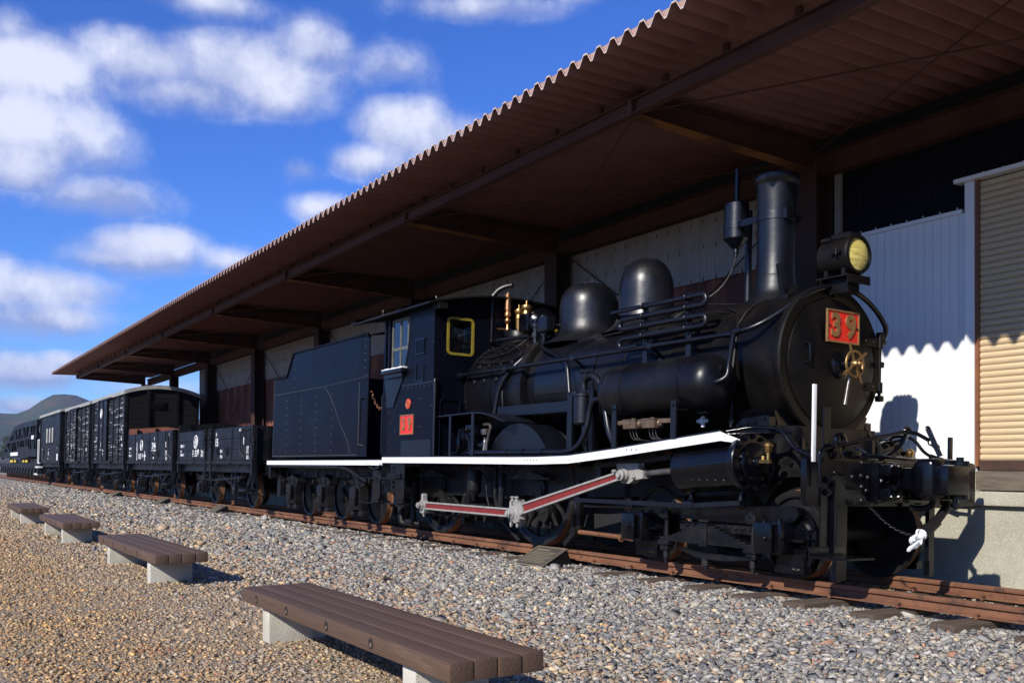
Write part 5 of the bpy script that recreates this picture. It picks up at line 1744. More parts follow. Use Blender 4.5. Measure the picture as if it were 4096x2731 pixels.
    mb.bar(h + V(.05, -.06, -.02), h + V(.06, -.20, -.085), .022, .016)
    mb.torus(h + V(.01, -.0, .050), (1, 0, 0), .022, .009, 12, 6)
    B(mb, 'hose_coupling', 'white', smooth=40, label='white brake hose coupling')
    mb = MB()
    a, b = V(.08, -.45, .635), V(.40, -.34, .43)
    for k in range(18):
        t_ = k / 17
        p = a.lerp(b, t_) - V(0, 0, .04 * math.sin(math.pi * t_))
        d = (b - a).normalized()
        side = d.cross(V(0, 0, 1)).normalized() if k % 2 else d.cross(V(0, 0, 1)).cross(d).normalized()
        mb.tube([p + d * (.016 * math.cos(2 * math.pi * q / 8)) + side * (.009 * math.sin(2 * math.pi * q / 8)) for q in range(9)], .0026, 5)
    B(mb, 'hose_chain', 'grime')
    # ---- cab
    xf, xr_ = -6.2, -7.77
    for s in (-1, 1):
        mb = MB()
        prof = [(xr_, 1.07), (xf, 1.07), (xf, 3.09), (-6.93, 3.09), (-6.925, 2.95), (-6.94, 2.75), (-6.98, 2.55), (-7.05, 2.36), (-7.12, 2.20), (-7.16, 2.10), (-7.40, 2.04), (-7.45, 1.90), (xr_, 1.90)]
        mb.prism(prof, s * 1.20, s * 1.188, 'xz')
        mb.box(xr_, xr_ + .05, s * 1.20, s * 1.15, 1.90, 3.09); mb.box(xr_ + .12, xr_ + .17, s * 1.195, s * 1.15, 2.30, 3.09)
        side = B(mb, 'cab_side', 'tender', smooth=0)
        mb = MB()
        mb.box(-7.14, xf + .01, s * 1.20, s * 1.212, 2.055, 2.085)
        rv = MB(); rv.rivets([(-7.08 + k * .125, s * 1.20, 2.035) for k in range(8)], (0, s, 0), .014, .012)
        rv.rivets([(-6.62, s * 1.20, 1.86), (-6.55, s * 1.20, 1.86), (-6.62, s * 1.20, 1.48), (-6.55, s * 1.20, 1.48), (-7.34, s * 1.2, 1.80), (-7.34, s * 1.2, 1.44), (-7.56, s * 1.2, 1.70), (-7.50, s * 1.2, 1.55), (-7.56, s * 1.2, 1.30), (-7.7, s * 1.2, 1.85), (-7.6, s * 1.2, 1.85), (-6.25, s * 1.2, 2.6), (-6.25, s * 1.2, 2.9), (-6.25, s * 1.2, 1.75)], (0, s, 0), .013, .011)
        mb.box(-7.14, -6.24, s * 1.20, s * 1.204, 1.075, 1.30)
        mb.cyl((-6.175, s * 1.19, 1.07), (-6.175, s * 1.19, 2.07), .021, n=10); mb.dome((-6.175, s * 1.19, 2.07), (0, 0, 1), .03, .05, 10)
        mb.cyl((-7.74, s * 1.225, 1.12), (-7.74, s * 1.225, 1.96), .014, n=8); mb.cyl((-7.86, s * 1.16, 1.30), (-7.86, s * 1.16, 2.0), .016, n=8)
        mb.box(-6.5, -6.486, s * 1.2, s * 1.212, 2.10, 2.33); mb.box(-6.72, -6.706, s * 1.2, s * 1.212, 2.10, 2.33); mb.box(-6.72, -6.486, s * 1.2, s * 1.214, 2.095, 2.115)
        # edge bead of the curved opening
        mb.tube([(-6.925, s * 1.2, 3.05), (-6.925, s * 1.2, 2.95), (-6.94, s * 1.2, 2.75), (-6.98, s * 1.2, 2.55), (-7.05, s * 1.2, 2.36), (-7.16, s * 1.2, 2.11)], .012, 8)
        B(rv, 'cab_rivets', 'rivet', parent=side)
        B(mb, 'cab_fittings', 'paint', parent=side, smooth=35)
        mb = MB()
        mb.box(-6.74, -6.455, s * 1.2, s * 1.206, 2.47, 2.68)
        for k in range(7): mb.cbox(-6.725 + k * .038, -6.708 + k * .038, s * 1.206, s * 1.218, 2.48, 2.67, .003)
        mb.box(-6.74, -6.455, s * 1.206, s * 1.216, 2.665, 2.685); mb.box(-6.74, -6.455, s * 1.206, s * 1.216, 2.465, 2.485)
        B(mb, 'vent_grille', 'gloss', parent=side, smooth=0)
        # side window sash behind the opening
        mb = MB()
        for x in (-7.56, -7.30, -7.06): mb.box(x - .022, x + .022, s * 1.165, s * 1.14, 2.33, 3.05)
        for z in (2.35, 2.62, 3.03): mb.box(-7.56, -7.06, s * 1.163, s * 1.142, z - .022, z + .022)
        B(mb, 'window_sash', 'sash', parent=side, smooth=0)
        mb = MB(); mb.box(-7.55, -7.07, s * 1.155, s * 1.15, 2.35, 3.03); B(mb, 'window_pane', 'glass', parent=side, smooth=0)
        mb = MB(); mb.cbox(-7.66, -6.99, s * 1.30, s * 1.12, 2.26, 2.315, .012); mb.box(-7.62, -7.05, s * 1.20, s * 1.26, 2.20, 2.26)
        mb.prism([(-7.70, 2.2), (-7.10, 2.2), (-7.18, 2.08), (-7.28, 1.96), (-7.36, 1.85), (-7.40, 1.78), (-7.62, 1.78)], s * 1.205, s * 1.215, 'xz')
        B(mb, 'arm_rest', 'paint', parent=side, smooth=20)
        if s < 0:
            mb = MB()
            for k in range(6): mb.cbox(-7.66 + k * .11, -7.55 + k * .11, -1.29, -1.14, 2.315, 2.33 + .006 * (k % 2), .004)
            B(mb, 'arm_pad', 'white', parent=side, smooth=0, label='worn white padding on the arm rest')
        # number plate and round crest
        mb = MB()
        y = s * 1.205
        mb.box(-7.155, -6.77, s * 1.2, y, 1.395, 1.645)
        pl = B(mb, 'number_plate', 'red', smooth=0, label='red cab side number plate with bronze 39')
        mb = MB()
        for (a, b, c, d) in ((-7.17, -6.755, 1.645, 1.66), (-7.17, -6.755, 1.38, 1.395), (-7.17, -7.155, 1.395, 1.645), (-6.77, -6.755, 1.395, 1.645)):
            mb.box(a, b, s * 1.2, s * 1.213, c, d)
        for ch_, k in (('3', -.092), ('9', .092)):
            text_mb(mb, ch_, (-6.9625 - s * k, y, 1.52), (-s, 0, 0), (0, 0, 1), .235, .010, .008, width=.95)
        B(mb, 'plate_lettering', 'bronze', parent=pl, smooth=0)
        mb = MB(); mb.lathe([(.072, 0), (.072, .008), (.068, .009), (0, .009)], (-6.93, s * 1.2, 1.81), (0, s, 0), 28)
        cr_ = B(mb, 'crest', 'red', smooth=30, label='round red crest with a bronze emblem')
        mb = MB(); mb.torus((-6.93, s * 1.209, 1.81), (0, 1, 0), .070, .004, 28, 6); mb.torus((-6.93, s * 1.21, 1.81), (0, 1, 0), .042, .005, 6, 6)
        for k in range(6):
            a_ = rad(60 * k + 30); mb.bar((-6.93 + .012 * math.cos(a_), s * 1.21, 1.81 + .012 * math.sin(a_)), (-6.93 + .036 * math.cos(a_), s * 1.21, 1.81 + .036 * math.sin(a_)), .008, .006)
        mb.torus((-6.93, s * 1.21, 1.81), (0, 1, 0), .016, .005, 12, 6)
        B(mb, 'crest_emblem', 'bronze', parent=cr_)
    # cab front with round-cornered windows
    mb = MB()
    mb.box(xf - .012, xf, -1.188, -1.01, 1.07, 3.09)
    mb.box(xf - .012, xf, 1.01, 1.188, 1.07, 3.09)
    mb.box(xf - .012, xf, -1.01, 1.01, 1.07, 2.45)
    mb.box(xf - .012, xf, -.60, .60, 2.45, 2.955)
    top = [(-1.188, 3.09)] + [(y, 3.11 + .18 * (1 - (y / 1.2) ** 2)) for y in (-1.1, -.8, -.4, 0, .4, .8, 1.1)] + [(1.188, 3.09), (1.188, 2.955), (-1.188, 2.955)]
    mb.prism(top, xf - .012, xf, 'yz')
    mb.rivets([(xf, -1.14, z) for z in (1.2, 1.5, 1.8, 2.1, 2.2, 2.45, 2.65, 2.8, 2.95)] + [(xf, -1.0 + k * .15, 2.03) for k in range(3)], (1, 0, 0), .014, .012)
    mb.rivets([(xf, -1.03 + .02 * k, 2.42) for k in (0, 4)] + [(xf, -.80, 2.42), (xf, -.70, 2.40)], (1, 0, 0), .014, .012)
    mb.tube([(xf + .01, -1.07, 2.76), (xf + .012, -1.10, 2.73), (xf + .012, -1.10, 2.68), (xf + .01, -1.07, 2.65)], .007, 6)
    mb.tube([(xf + .01, -.74, 2.41), (xf + .012, -.76, 2.37), (xf + .012, -.74, 2.33), (xf + .01, -.70, 2.31)], .007, 6)
    mb.tube([(xf + .01, -1.1, 1.10), (xf + .01, -1.1, 1.80), (xf + .01, -1.07, 1.84), (xf + .01, -.84, 1.84), (xf + .01, -.80, 1.80), (xf + .01, -.80, 1.10)], .012, 6)
    front = B(mb, 'cab_front', 'tender', smooth=0)
    for s in (-1, 1):
        mb = MB()
        y0, y1, z0, z1, r = -1.015, -.595, 2.445, 2.96, .07
        def rr(o_):
            p = []
            for (cy, cz, a0) in ((y1 - r, z1 - r, 0), (y0 + r, z1 - r, 90), (y0 + r, z0 + r, 180), (y1 - r, z0 + r, 270)):
                for k in range(5):
                    a_ = rad(a0 + 22.5 * k); p.append((cy + (r + o_) * math.cos(a_), cz + (r + o_) * math.sin(a_)))
            return p
        A, Bp = rr(.0), rr(-.035)
        n = len(A)
        vs = [(xf + .014, -s * y, z) for y, z in A] + [(xf + .014, -s * y, z) for y, z in Bp] + [(xf - .01, -s * y, z) for y, z in A] + [(xf - .01, -s * y, z) for y, z in Bp]
        fs = []
        for i in range(n):
            j = (i + 1) % n
            for f in ([i, j, n + j, n + i], [2 * n + i, 2 * n + j, j, i], [n + i, n + j, 3 * n + j, 3 * n + i]):
                fs.append(f if s > 0 else f[::-1])
        mb.add(vs, fs)
        w = B(mb, 'front_window', 'olive', parent=front, smooth=30)
        mb = MB(); mb.box(xf - .006, xf - .002, s * 1.0, s * .61, 2.46, 2.945); B(mb, 'front_pane', 'glass', parent=front, smooth=0)
    mb = MB(); mb.box(xr_, xf - .05, -1.18, 1.18, 1.06, 1.09); mb.box(-7.0, -6.3, -.6, .6, 1.1, 2.3); mb.lathe([(.60, 0), (.60, .3)], (-6.6, 0, ZB), (1, 0, 0), 24)
    B(mb, 'cab_floor', 'dark', smooth=30)
    mb = MB()
    for (y, z, r) in ((-.3, 2.35, .08), (0, 2.6, .06), (.3, 2.3, .09), (-.15, 2.15, .05)):
        mb.torus((-6.95, y, z), (1, 0, 0), r, .012, 18, 6); mb.cyl((-7.0, y, z), (-6.6, y, z), .02, n=8)
    mb.tube([(-6.6, -.75, 2.4), (-6.7, -.74, 2.6), (-6.6, -.72, 2.95)], .03, 8)
    B(mb, 'cab_controls', 'brass', smooth=40)
    # roof: curved sheet with torn felt edge and lifting eyes
    mb = MB()
    ys = [-1.36 + 2.72 * k / 16 for k in range(17)]
    def zr_(y): return 3.105 + .20 * (1 - (y / 1.36) ** 2)
    xs_ = [-8.70, -8.2, -7.7, -7.2, -6.7, -6.3, -6.06]
    w = len(xs_)
    vs = [(x, y, zr_(y) + (.02 if .2 < abs(y) else 0) * 0 + .008 * mnoise.noise(Vector((x * 3, y * 3, 0)))) for y in ys for x in xs_]
    vs += [(x, y, z - .022) for (x, y, z) in vs]
    h_ = len(ys) * w
    fs = []
    for j in range(len(ys) - 1):
        for i in range(w - 1):
            a_ = j * w + i
            fs.append([a_, a_ + 1, a_ + w + 1, a_ + w]); fs.append([h_ + a_, h_ + a_ + w, h_ + a_ + w + 1, h_ + a_ + 1])
    for i in range(w - 1):
        fs.append([i, h_ + i, h_ + i + 1, i + 1]); a_ = (len(ys) - 1) * w + i; fs.append([a_, a_ + 1, h_ + a_ + 1, h_ + a_])
    for j in range(len(ys) - 1):
        a_ = j * w; fs.append([a_, a_ + w, h_ + a_ + w, h_ + a_]); a_ = j * w + w - 1; fs.append([a_, h_ + a_, h_ + a_ + w, a_ + w])
    mb.add(vs, fs)
    rf = B(mb, 'cab_roof', 'grime', smooth=30)
    mb = MB()
    for (x0, x1, y, lift) in ((-8.72, -8.35, -1.37, .03), (-7.1, -6.75, -1.375, .02), (-6.55, -6.05, -1.37, .015)):
        pts = [(x0 + (x1 - x0) * k / 6, y + .01 * math.sin(k * 2.1), zr_(-1.36) + lift * math.sin(k * 1.3 + .5) + .01) for k in range(7)]
        vs = []
        for p in pts: vs += [p, (p[0], p[1] + .16, p[2] + .035)]
        mb.add(vs, [[2 * k, 2 * k + 2, 2 * k + 3, 2 * k + 1] for k in range(6)])
    mb.box(-6.25, -6.02, -1.22, -1.10, 3.03, 3.11)
    B(mb, 'torn_felt', 'grime', parent=rf, smooth=30)
    mb = MB()
    for x, y in ((-7.75, -1.24), (-6.55, -1.0), (-7.75, 1.24), (-6.55, 1.0)):
        mb.torus((x, y, zr_(y) + .055), (.5, 1, 0), .03, .010, 16, 6); mb.cyl((x, y, zr_(y) - .01), (x, y, zr_(y) + .03), .013, n=8)
    B(mb, 'lifting_eye', 'steel', parent=rf)
    # ---- shelf, splasher, pump set between cab and cylinder
    for s in (-1, 1):
        mb = MB()
        pr = [(-6.19, 1.60), (-5.20, 1.612), (-5.0, 1.60), (-4.75, 1.555), (-4.45, 1.475)]
        mb.prism([(x, z + .008) for x, z in pr] + [(x, z - .008) for x, z in pr[::-1]], s * 1.17, s * .72, 'xz')
        for x, w in ((-5.78, .05), (-5.20, .06)):
            mb.box(x - w / 2, x + w / 2, s * 1.17, s * 1.155, 1.07, 1.60)
        mb.box(-5.21, -3.36, s * .80, s * .72, 1.58, 1.70)
        for x, w in ((-3.36, .09), (-2.98, .07)):
            mb.box(x - w / 2, x + w / 2, s * 1.02, s * .99, 1.06, 1.76)
            mb.box(x - w / 2, x - w / 2 + .012, s * .99, s * .90, 1.06, 1.76)
        mb.box(-3.42, -2.94, s * 1.02, s * .85, 1.745, 1.765)
        B(mb, 'pump_frame', 'paint', smooth=20)
        mb = MB()
        pts = [(-4.5 + .765 * math.cos(rad(a)), .70 + .765 * math.sin(rad(a))) for a in range(28, 153, 4)]
        mb.prism(pts, s * .96, s * .60, 'xz')
        B(mb, 'splasher', 'paint', smooth=25)
        mb = MB()
        mb.tube([(-5.30, s * 1.13, 1.115), (-3.25, s * 1.13, 1.105), (-3.10, s * 1.10, 1.15), (-2.98, s * 1.07, 1.32), (-2.93, s * 1.06, 1.58), (-2.86, s * 1.06, 1.65), (-2.70, s * 1.06, 1.665)], .030, 10, fil=.10)
        for x in (-4.45, -4.1, -3.7): mb.cyl((x - .02, s * 1.13, 1.112), (x + .02, s * 1.13, 1.112), .040, n=10)
        mb.tube([(-3.13, s * 1.0, 1.72), (-3.13, s * 1.0, 1.86), (-3.09, s * 1.0, 1.91), (-2.98, s * 1.0, 1.92), (-2.85, s * 1.0, 1.84), (-2.79, s * 1.0, 1.70), (-2.755, s * 1.0, 1.55), (-2.66, s * 1.02, 1.30), (-2.50, s * 1.05, 1.15)], .036, 10, fil=.10)
        mb.cyl((-3.13, s * 1.0, 1.74), (-3.13, s * 1.0, 1.79), .055, n=6); mb.cyl((-3.08, s * 1.0, 1.91), (-3.03, s * 1.0, 1.92), .052, n=10)
        mb.tube([(-3.13, s * .98, 1.40), (-3.11, s * .98, 1.24), (-3.13, s * .95, 1.10)], .04, 10); mb.cyl((-3.11, s * .98, 1.28), (-3.11, s * .98, 1.20), .052, n=8)
        B(mb, 'air_pipes', 'paint', smooth=60)
        mb = MB()
        mb.lathe([(0, 1.395), (.085, 1.40), (.10, 1.42), (.10, 1.46), (.104, 1.462), (.104, 1.475), (.10, 1.478), (.10, 1.70), (.112, 1.702), (.112, 1.73), (.07, 1.74), (.04, 1.76), (0, 1.76)], (-3.145, s * 1.0, 0), (0, 0, 1), 32)
        for a in range(0, 360, 45): mb.bolt((-3.145 + .10 * math.cos(rad(a)), s * 1.0 + .10 * math.sin(rad(a)), 1.73), (0, 0, 1), .014, .016)
        B(mb, 'air_cylinder', 'paint', smooth=35)
        # steam pump and its piping
        mb = MB()
        mb.lathe([(.14, 0), (.14, .03), (.115, .04), (.115, .28), (.14, .29), (.14, .32)], (-5.62, s * .95, 1.32), (1, 0, 0), 20)
        mb.lathe([(.15, 0), (.16, .03), (.12, .06)], (-5.72, s * .98, 1.30), (-.3, s, 0), 20)
        mb.lathe([(.09, 0), (.09, .22), (.07, .24)], (-5.30, s * .95, 1.22), (1, 0, 0), 16)
        mb.cbox(-5.60, -5.35, s * .85, s * 1.05, 1.40, 1.48, .02); mb.cbox(-5.5, -5.2, s * .82, s * 1.02, 1.07, 1.16, .02)
        for a in range(0, 360, 60): mb.bolt((-5.72 + .11 * math.cos(rad(a)), s * 1.0, 1.30 + .11 * math.sin(rad(a))), (-.3, s, 0), .016, .03)
        mb.tube([(-5.70, s * 1.05, 1.42), (-5.66, s * 1.10, 1.30), (-5.66, s * 1.10, 1.15), (-5.75, s * 1.08, 1.09)], .026, 8, fil=.05)
        mb.tube([(-5.55, s * 1.05, 1.36), (-5.42, s * 1.08, 1.30), (-5.40, s * 1.08, 1.10)], .022, 8, fil=.05)
        mb.tube([(-6.1, s * 1.05, 1.11), (-5.3, s * 1.05, 1.11)], .030, 8)
        B(mb, 'steam_pump', 'gloss', smooth=35)
        mb = MB()
        mb.tube([(-5.20, s * 1.0, 1.47), (-5.02, s * 1.04, 1.47), (-4.97, s * 1.04, 1.44), (-5.05, s * 1.05, 1.22), (-5.06, s * 1.05, 1.09)], .018, 8, fil=.04)
        mb.tube([(-5.18, s * 1.0, 1.30), (-5.10, s * 1.04, 1.28), (-5.12, s * 1.05, 1.09)], .018, 8, fil=.04)
        mb.cbox(-5.27, -5.12, s * .95, s * 1.02, 1.34, 1.42, .02)
        B(mb, 'pump_pipes', 'steel', smooth=40)
    # ---- under the running board: springs, pots, brake gear
    for s in (-1, 1):
        mb = MB()
        mb.lathe([(.0, .50), (.025, .50), (.03, .54), (.092, .63), (.095, .65), (.095, .86), (.085, .90), (0, .90)], (-5.75, s * .80, 0), (0, 0, 1), 24)
        B(mb, 'brake_reservoir', 'grime', smooth=35)
        mb = MB()
        for x in (-7.0, -4.5):
            leaf_spring(mb, x - .45, x + .45, s * .75, .80, 7, .014, .08)
        mb.tube([(-5.35, s * .72, .95), (-5.32, s * .74, .55), (-5.25, s * .70, .30), (-4.95, s * .60, .03)], .026, 8, fil=.08)
        mb.tube([(-5.55, s * .80, .86), (-5.45, s * .80, .80), (-5.42, s * .8, .55), (-5.36, s * .8, .45)], .014, 6, fil=.05)
        for x in (-6.18, -3.68):
            mb.prism([(x - .04, .80), (x + .04, .80), (x + .07, .30), (x + .02, .18), (x - .06, .18), (x - .05, .30)], s * .60, s * .66, 'xz')
            mb.prism([(x - .06, .55), (x - .10, .42), (x - .10, .30), (x - .04, .24), (x - .02, .55)], s * .53, s * .67, 'xz')
            mb.cyl((x, s * .55, .22), (x, s * .72, .22), .055, n=10)
        mb.bar((-3.7, s * .66, .22), (-3.9, s * .66, .06), .03, .06)
        mb.cbox(-6.05, -5.45, s * .55, s * .70, .30, .42, .02); mb.box(-5.9, -5.5, s * .5, s * .8, .42, .46)
        mb.cyl((-7.6, s * .7, .3), (-6.2, s * .7, .26), .02, n=8)
        mb.tube([(-5.2, s * .72, .86), (-5.15, s * .75, .66), (-5.18, s * .75, .4)], .04, 8)
        B(mb, 'brake_gear', 'grime', smooth=30)
        mb = MB()
        mb.cyl((-3.62, s * .66, .22), (-2.85, s * .70, .215), .026, n=8); mb.cyl((-2.85, s * .70, .215), (-2.62, s * .72, .20), .018, n=8); mb.torus((-2.82, s * .70, .20), (1, 0, 0), .03, .012, 10, 6)
        B(mb, 'brake_rod', 'rail', smooth=40)
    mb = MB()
    mb.box(-6.7, -3.0, -.38, .38, .20, .95); mb.box(-2.9, -1.3, -.35, .35, .42, .8); mb.lathe([(.16, 0), (.16, .7)], (-1.36, -.35, .36), (0, 1, 0), 16)  # ash pan enlarged as near-black blocks to add the shade behind the wheels
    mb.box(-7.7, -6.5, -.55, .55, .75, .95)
    B(mb, 'ash_pan_shade', 'dark', smooth=30)
    # cab steps
    for s in (-1, 1):
        mb = MB()
        mb.box(-7.34, -7.05, s * 1.18, s * 1.165, .36, .99)
        mb.cbox(-7.42, -7.04, s * 1.28, s * 1.12, .40, .415, .003); mb.box(-7.34, -7.06, s * 1.16, s * 1.195, .415, .49)
        mb.cbox(-7.72, -7.15, s * 1.28, s * 1.12, .755, .77, .003); mb.box(-7.58, -7.16, s * 1.16, s * 1.195, .77, .84)
        mb.rivets([(-7.30 + .07 * k, s * 1.195, .455) for k in range(4)] + [(-7.34 + .05 * k, s * 1.195, .81) for k in range(4)], (0, s, 0), .011, .009)
        mb.rivets([(-7.42, s * 1.18, .92 - .07 * k) for k in range(5)], (0, s, 0), .026, .02, 8)
        mb.box(-7.50, -7.36, s * 1.18, s * 1.165, .55, .99)
        B(mb, 'cab_steps', 'gloss', smooth=20)
        mb = MB()
        for (x, y) in ((-7.62, .95), (-7.50, 1.0), (-7.30, .9)):
            mb.tube([(x, s * y, .72), (x - .01, s * y, .30), (x + .04, s * y, .12), (x + .12, s * (y - .05), .12)], .042, 10, fil=.08)
        mb.cyl((-7.40, s * .95, .14), (-7.22, s * .93, .14), .055, n=12)
        B(mb, 'water_hoses', 'rubber', smooth=60)
    return L
build_loco()

# ------------------------------------------------------------------ tender
def build_tender():
    T = thing('tender', 'dark blue-black riveted coal tender between cab and open wagons', 'tender', (-10.7, 0, 0), ROLL)
    B = lambda mb, name, mat, **k: mb.build(name, M[mat] if isinstance(mat, str) else [M[q] for q in mat], k.pop('parent', T), **k)
    W = 1.12
    prof = [(-12.93, 1.085), (-8.50, 1.085), (-8.455, 2.86), (-8.475, 2.93), (-8.53, 2.965), (-8.64, 2.972), (-11.84, 2.982), (-12.175, 2.571), (-12.89, 2.571)]
    for s in (-1, 1):
        mb = MB(); mb.prism(prof, s * W, s * (W - .012), 'xz')
        side = B(mb, 'tank_side', 'tender', smooth=0)
        mb = MB()
        edge = [(-12.89, 2.58), (-12.175, 2.58), (-11.84, 2.99), (-8.64, 2.98), (-8.52, 2.97), (-8.465, 2.92)]
        mb.tube([(x, s * (W + .004), z) for x, z in edge], .020, 8)
        mb.tube([(-8.46, s * W, 2.9), (-8.505, s * W, 1.1)], .012, 6)
        B(mb, 'edge_bead', 'tender', parent=side, smooth=50)
        mb = MB()
        rows = []
        for x0 in (-12.15, -11.39, -10.67, -9.95):
            for k in range(8): rows.append((x0 - .0, 1.19 + k * .135))
        for k in range(34): rows.append((-12.85 + k * .0775, 2.275 if k < 33 else 2.275))
        for k in range(17): rows.append((-10.25 + k * .108, 2.278 + .0025 * k))
        for k in range(60): rows.append((-12.86 + k * .067, 1.11))
        for k in range(25): rows.append((-12.90 + .0012 * k, 1.14 + k * .058))
        cv = [(-10.28, 2.26), (-10.10, 2.16), (-9.92, 2.0), (-9.72, 1.78), (-9.52, 1.56), (-9.34, 1.42), (-9.22, 1.30), (-9.15, 1.14)]
        cp = fillet([(x, 0, z) for x, z in cv], .15, 3)
        d = 0; last = cp[0]; acc = 0
        for a_, b_ in zip(cp[:-1], cp[1:]):
            l = (b_ - a_).length; t_ = 0
            while acc + (l - t_) >= .055:
                t_ += .055 - acc; acc = 0
                q = a_.lerp(b_, t_ / l); rows.append((q.x, q.z))
            acc += l - t_
        for k in range(30): rows.append((-8.83 + .0 * k, 1.16 + k * .037))
        for k in range(6): rows.append((-8.62, 2.35 + k * .11)); 
        for k in range(4): rows.append((-11.78, 2.35 + k * .17))
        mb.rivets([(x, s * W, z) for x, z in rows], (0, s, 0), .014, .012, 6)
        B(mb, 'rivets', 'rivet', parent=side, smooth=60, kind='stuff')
        mb = MB()
        mb.box(-12.88, -10.25, s * W, s * (W + .004), 2.25, 2.30); mb.box(-10.25, -8.48, s * W, s * (W + .004), 2.262, 2.315)
        mb.box(-8.90, -8.83, s * W, s * (W + .006), 1.40, 1.55); mb.box(-8.90, -8.82, s * W, s * (W + .01), 1.14, 1.26)
        mb.tube([(-8.63, s * W, 1.98), (-8.63, s * (W + .05), 1.97), (-8.64, s * (W + .05), 1.94), (-8.68, s * (W + .05), 1.30), (-8.67, s * (W + .05), 1.27), (-8.62, s * W, 1.25)], .013, 8)
        B(mb, 'side_fittings', 'tender', parent=side, smooth=40)
    mb = MB()
    mb.box(-12.93, -12.918, -W + .012, W - .012, 1.085, 2.571)
    mb.box(-12.90, -8.6, -W + .012, W - .012, 1.30, 1.32); mb.box(-12.89, -12.0, -W + .012, W - .012, 2.54, 2.56)
    mb.add([(-12.0, -W + .012, 2.56), (-12.0, W - .012, 2.56), (-9.2, W - .012, 1.9), (-9.2, -W + .012, 1.9)], [(0, 1, 2, 3)])
    mb.box(-8.62, -8.60, -W + .012, -.35, 1.1, 2.3); mb.box(-8.62, -8.60, .35, W - .012, 1.1, 2.3)
    mb.add([(-8.72, -1.1, 2.97), (-8.48, -1.1, 2.96), (-8.44, -.75, 3.06), (-8.50, -.45, 3.08), (-8.9, -.45, 3.08), (-8.9, -.8, 3.05)], [(0, 1, 2, 3, 4, 5), (5, 4, 3, 2, 1, 0)])
    B(mb, 'tank', 'tender', smooth=0)
    mb = MB(); mb.cyl((-12.75, -.45, 2.56), (-12.75, -.45, 2.80), .05, n=10); mb.torus((-12.75, -.45, 2.98), (0, 1, 0), .035, .014, 14, 6); mb.cyl((-12.79, -.45, 2.80), (-12.785, -.45, 2.98), .012, n=6); mb.cyl((-12.71, -.45, 2.80), (-12.715, -.45, 2.98), .012, n=6)
    B(mb, 'filler_handle', 'gloss')
    mb = MB()
    for k in range(15):
        t_ = k / 14
        p = V(-8.45 + .6 * t_, -1.08, 2.08 - .10 * t_ - .22 * math.sin(math.pi * t_))
        mb.torus(p, ((0, 1, 0) if k % 2 else (0, .2, 1)), .022, .006, 10, 5)
    B(mb, 'safety_chain', 'rail')
    for s in (-1, 1):
        mb = MB(); mb.box(-12.99, -7.775, s * 1.20, s * 1.186, .952, 1.030); B(mb, 'valance', 'white', smooth=0, label='white edge of the tender frame')
        mb = MB(); mb.box(-12.99, -7.775, s * 1.206, s * .5, 1.030, 1.045); mb.rivets([(-11.0 + .05 * k, s * 1.2, .99) for k in (0, 3)] + [(-8.3, s * 1.2, .97)], (0, s, 0), .010, .008)
        B(mb, 'foot_plate', 'tender', smooth=0)
        mb = MB()
        mb.tube([(-12.90, s * 1.19, .93), (-9.35, s * 1.19, .915), (-9.1, s * 1.19, .90), (-8.72, s * 1.15, .78), (-8.5, s * 1.1, .70)], .025, 8, fil=.15)
        for x in (-11.1, -9.4): mb.cyl((x - .02, s * 1.19, .92), (x + .02, s * 1.19, .918), .035, n=8)
        mb.tube([(-8.2, s * 1.2, .945), (-8.15, s * 1.2, .91), (-8.0, s * 1.2, .89), (-7.86, s * 1.2, .91), (-7.80, s * 1.2, .96)], .018, 8)
        B(mb, 'train_pipe', 'grime', smooth=50)
        mb = MB()
        prof = [(-13.0, .93), (-8.0, .93), (-8.0, .62), (-8.3, .60), (-8.6, .74), (-9.6, .74), (-10.0, .74), (-11.1, .74), (-12.2, .72), (-12.6, .80), (-13.0, .80)]
        mb.prism(prof, s * .82, s * .85, 'xz')
        mb.box(-13.0, -12.82, s * .98, s * .82, .36, .93)
        B(mb, 'tender_frame', 'grime', smooth=0)
    mb = MB(); mb.box(-13.02, -12.93, -1.15, 1.15, .70, .95); mb.box(-8.1, -7.9, -1.0, 1.0, .55, .95); mb.box(-12.8, -8.2, -.8, .8, .88, .93); mb.box(-12.7, -8.4, -.35, .35, .45, .88)
    mb.cyl((-13.0, 0, .88), (-13.35, 0, .88), .09, n=16); mb.cbox(-13.75, -13.35, -.16, .16, .72, 1.04, .05)
    B(mb, 'tender_beam', 'grime', smooth=30)
    xs = (-12.20, -10.64, -9.20)
    for x in xs:
        wheelset(T, x, .43, disc=True, hub=.11)
        for s in (-1, 1):
            mb = MB()
            y = s * .90
            mb.cbox(x + .22, x + .60, s * .84, s * 1.0, .20, .60, .012) if False else None
            mb.cbox(x - .13, x + .13, y - .07, y + .09, .24, .62, .012)
            mb.cbox(x - .12, x + .10, s * 1.0, s * 1.045, .30, .60, .014); mb.cbox(x - .07, x + .05, s * .98, s * 1.005, .34, .54, .004)
            mb.cyl((x - .01, s * 1.04, .43), (x - .01, s * 1.075, .43), .02, n=8); mb.dome((x - .01, s * 1.04, .43), (0, s, 0), .038, .02, 10)
            for k in (.13, .18): mb.box(x + k, x + k + .03, s * .85, s * .97, .20, .72)
            for k in (-.16, -.21): mb.box(x + k, x + k + .03, s * .85, s * .97, .20, .72)
            for z in (.28, .36, .44, .52, .60): mb.bolt((x + .165, s * .97, z), (0, s, 0), .013, .02)
            mb.cbox(x + .12, x + .30, s * .87, s * .99, .15, .22, .012); mb.cbox(x - .25, x - .1, s * .87, s * .97, .14, .21, .012)
            B(mb, 'axle_box', 'grime', smooth=30)
            mb = MB()
            leaf_spring(mb, x - .40, x + .40, s * .92, .66, 8, .013, .08)
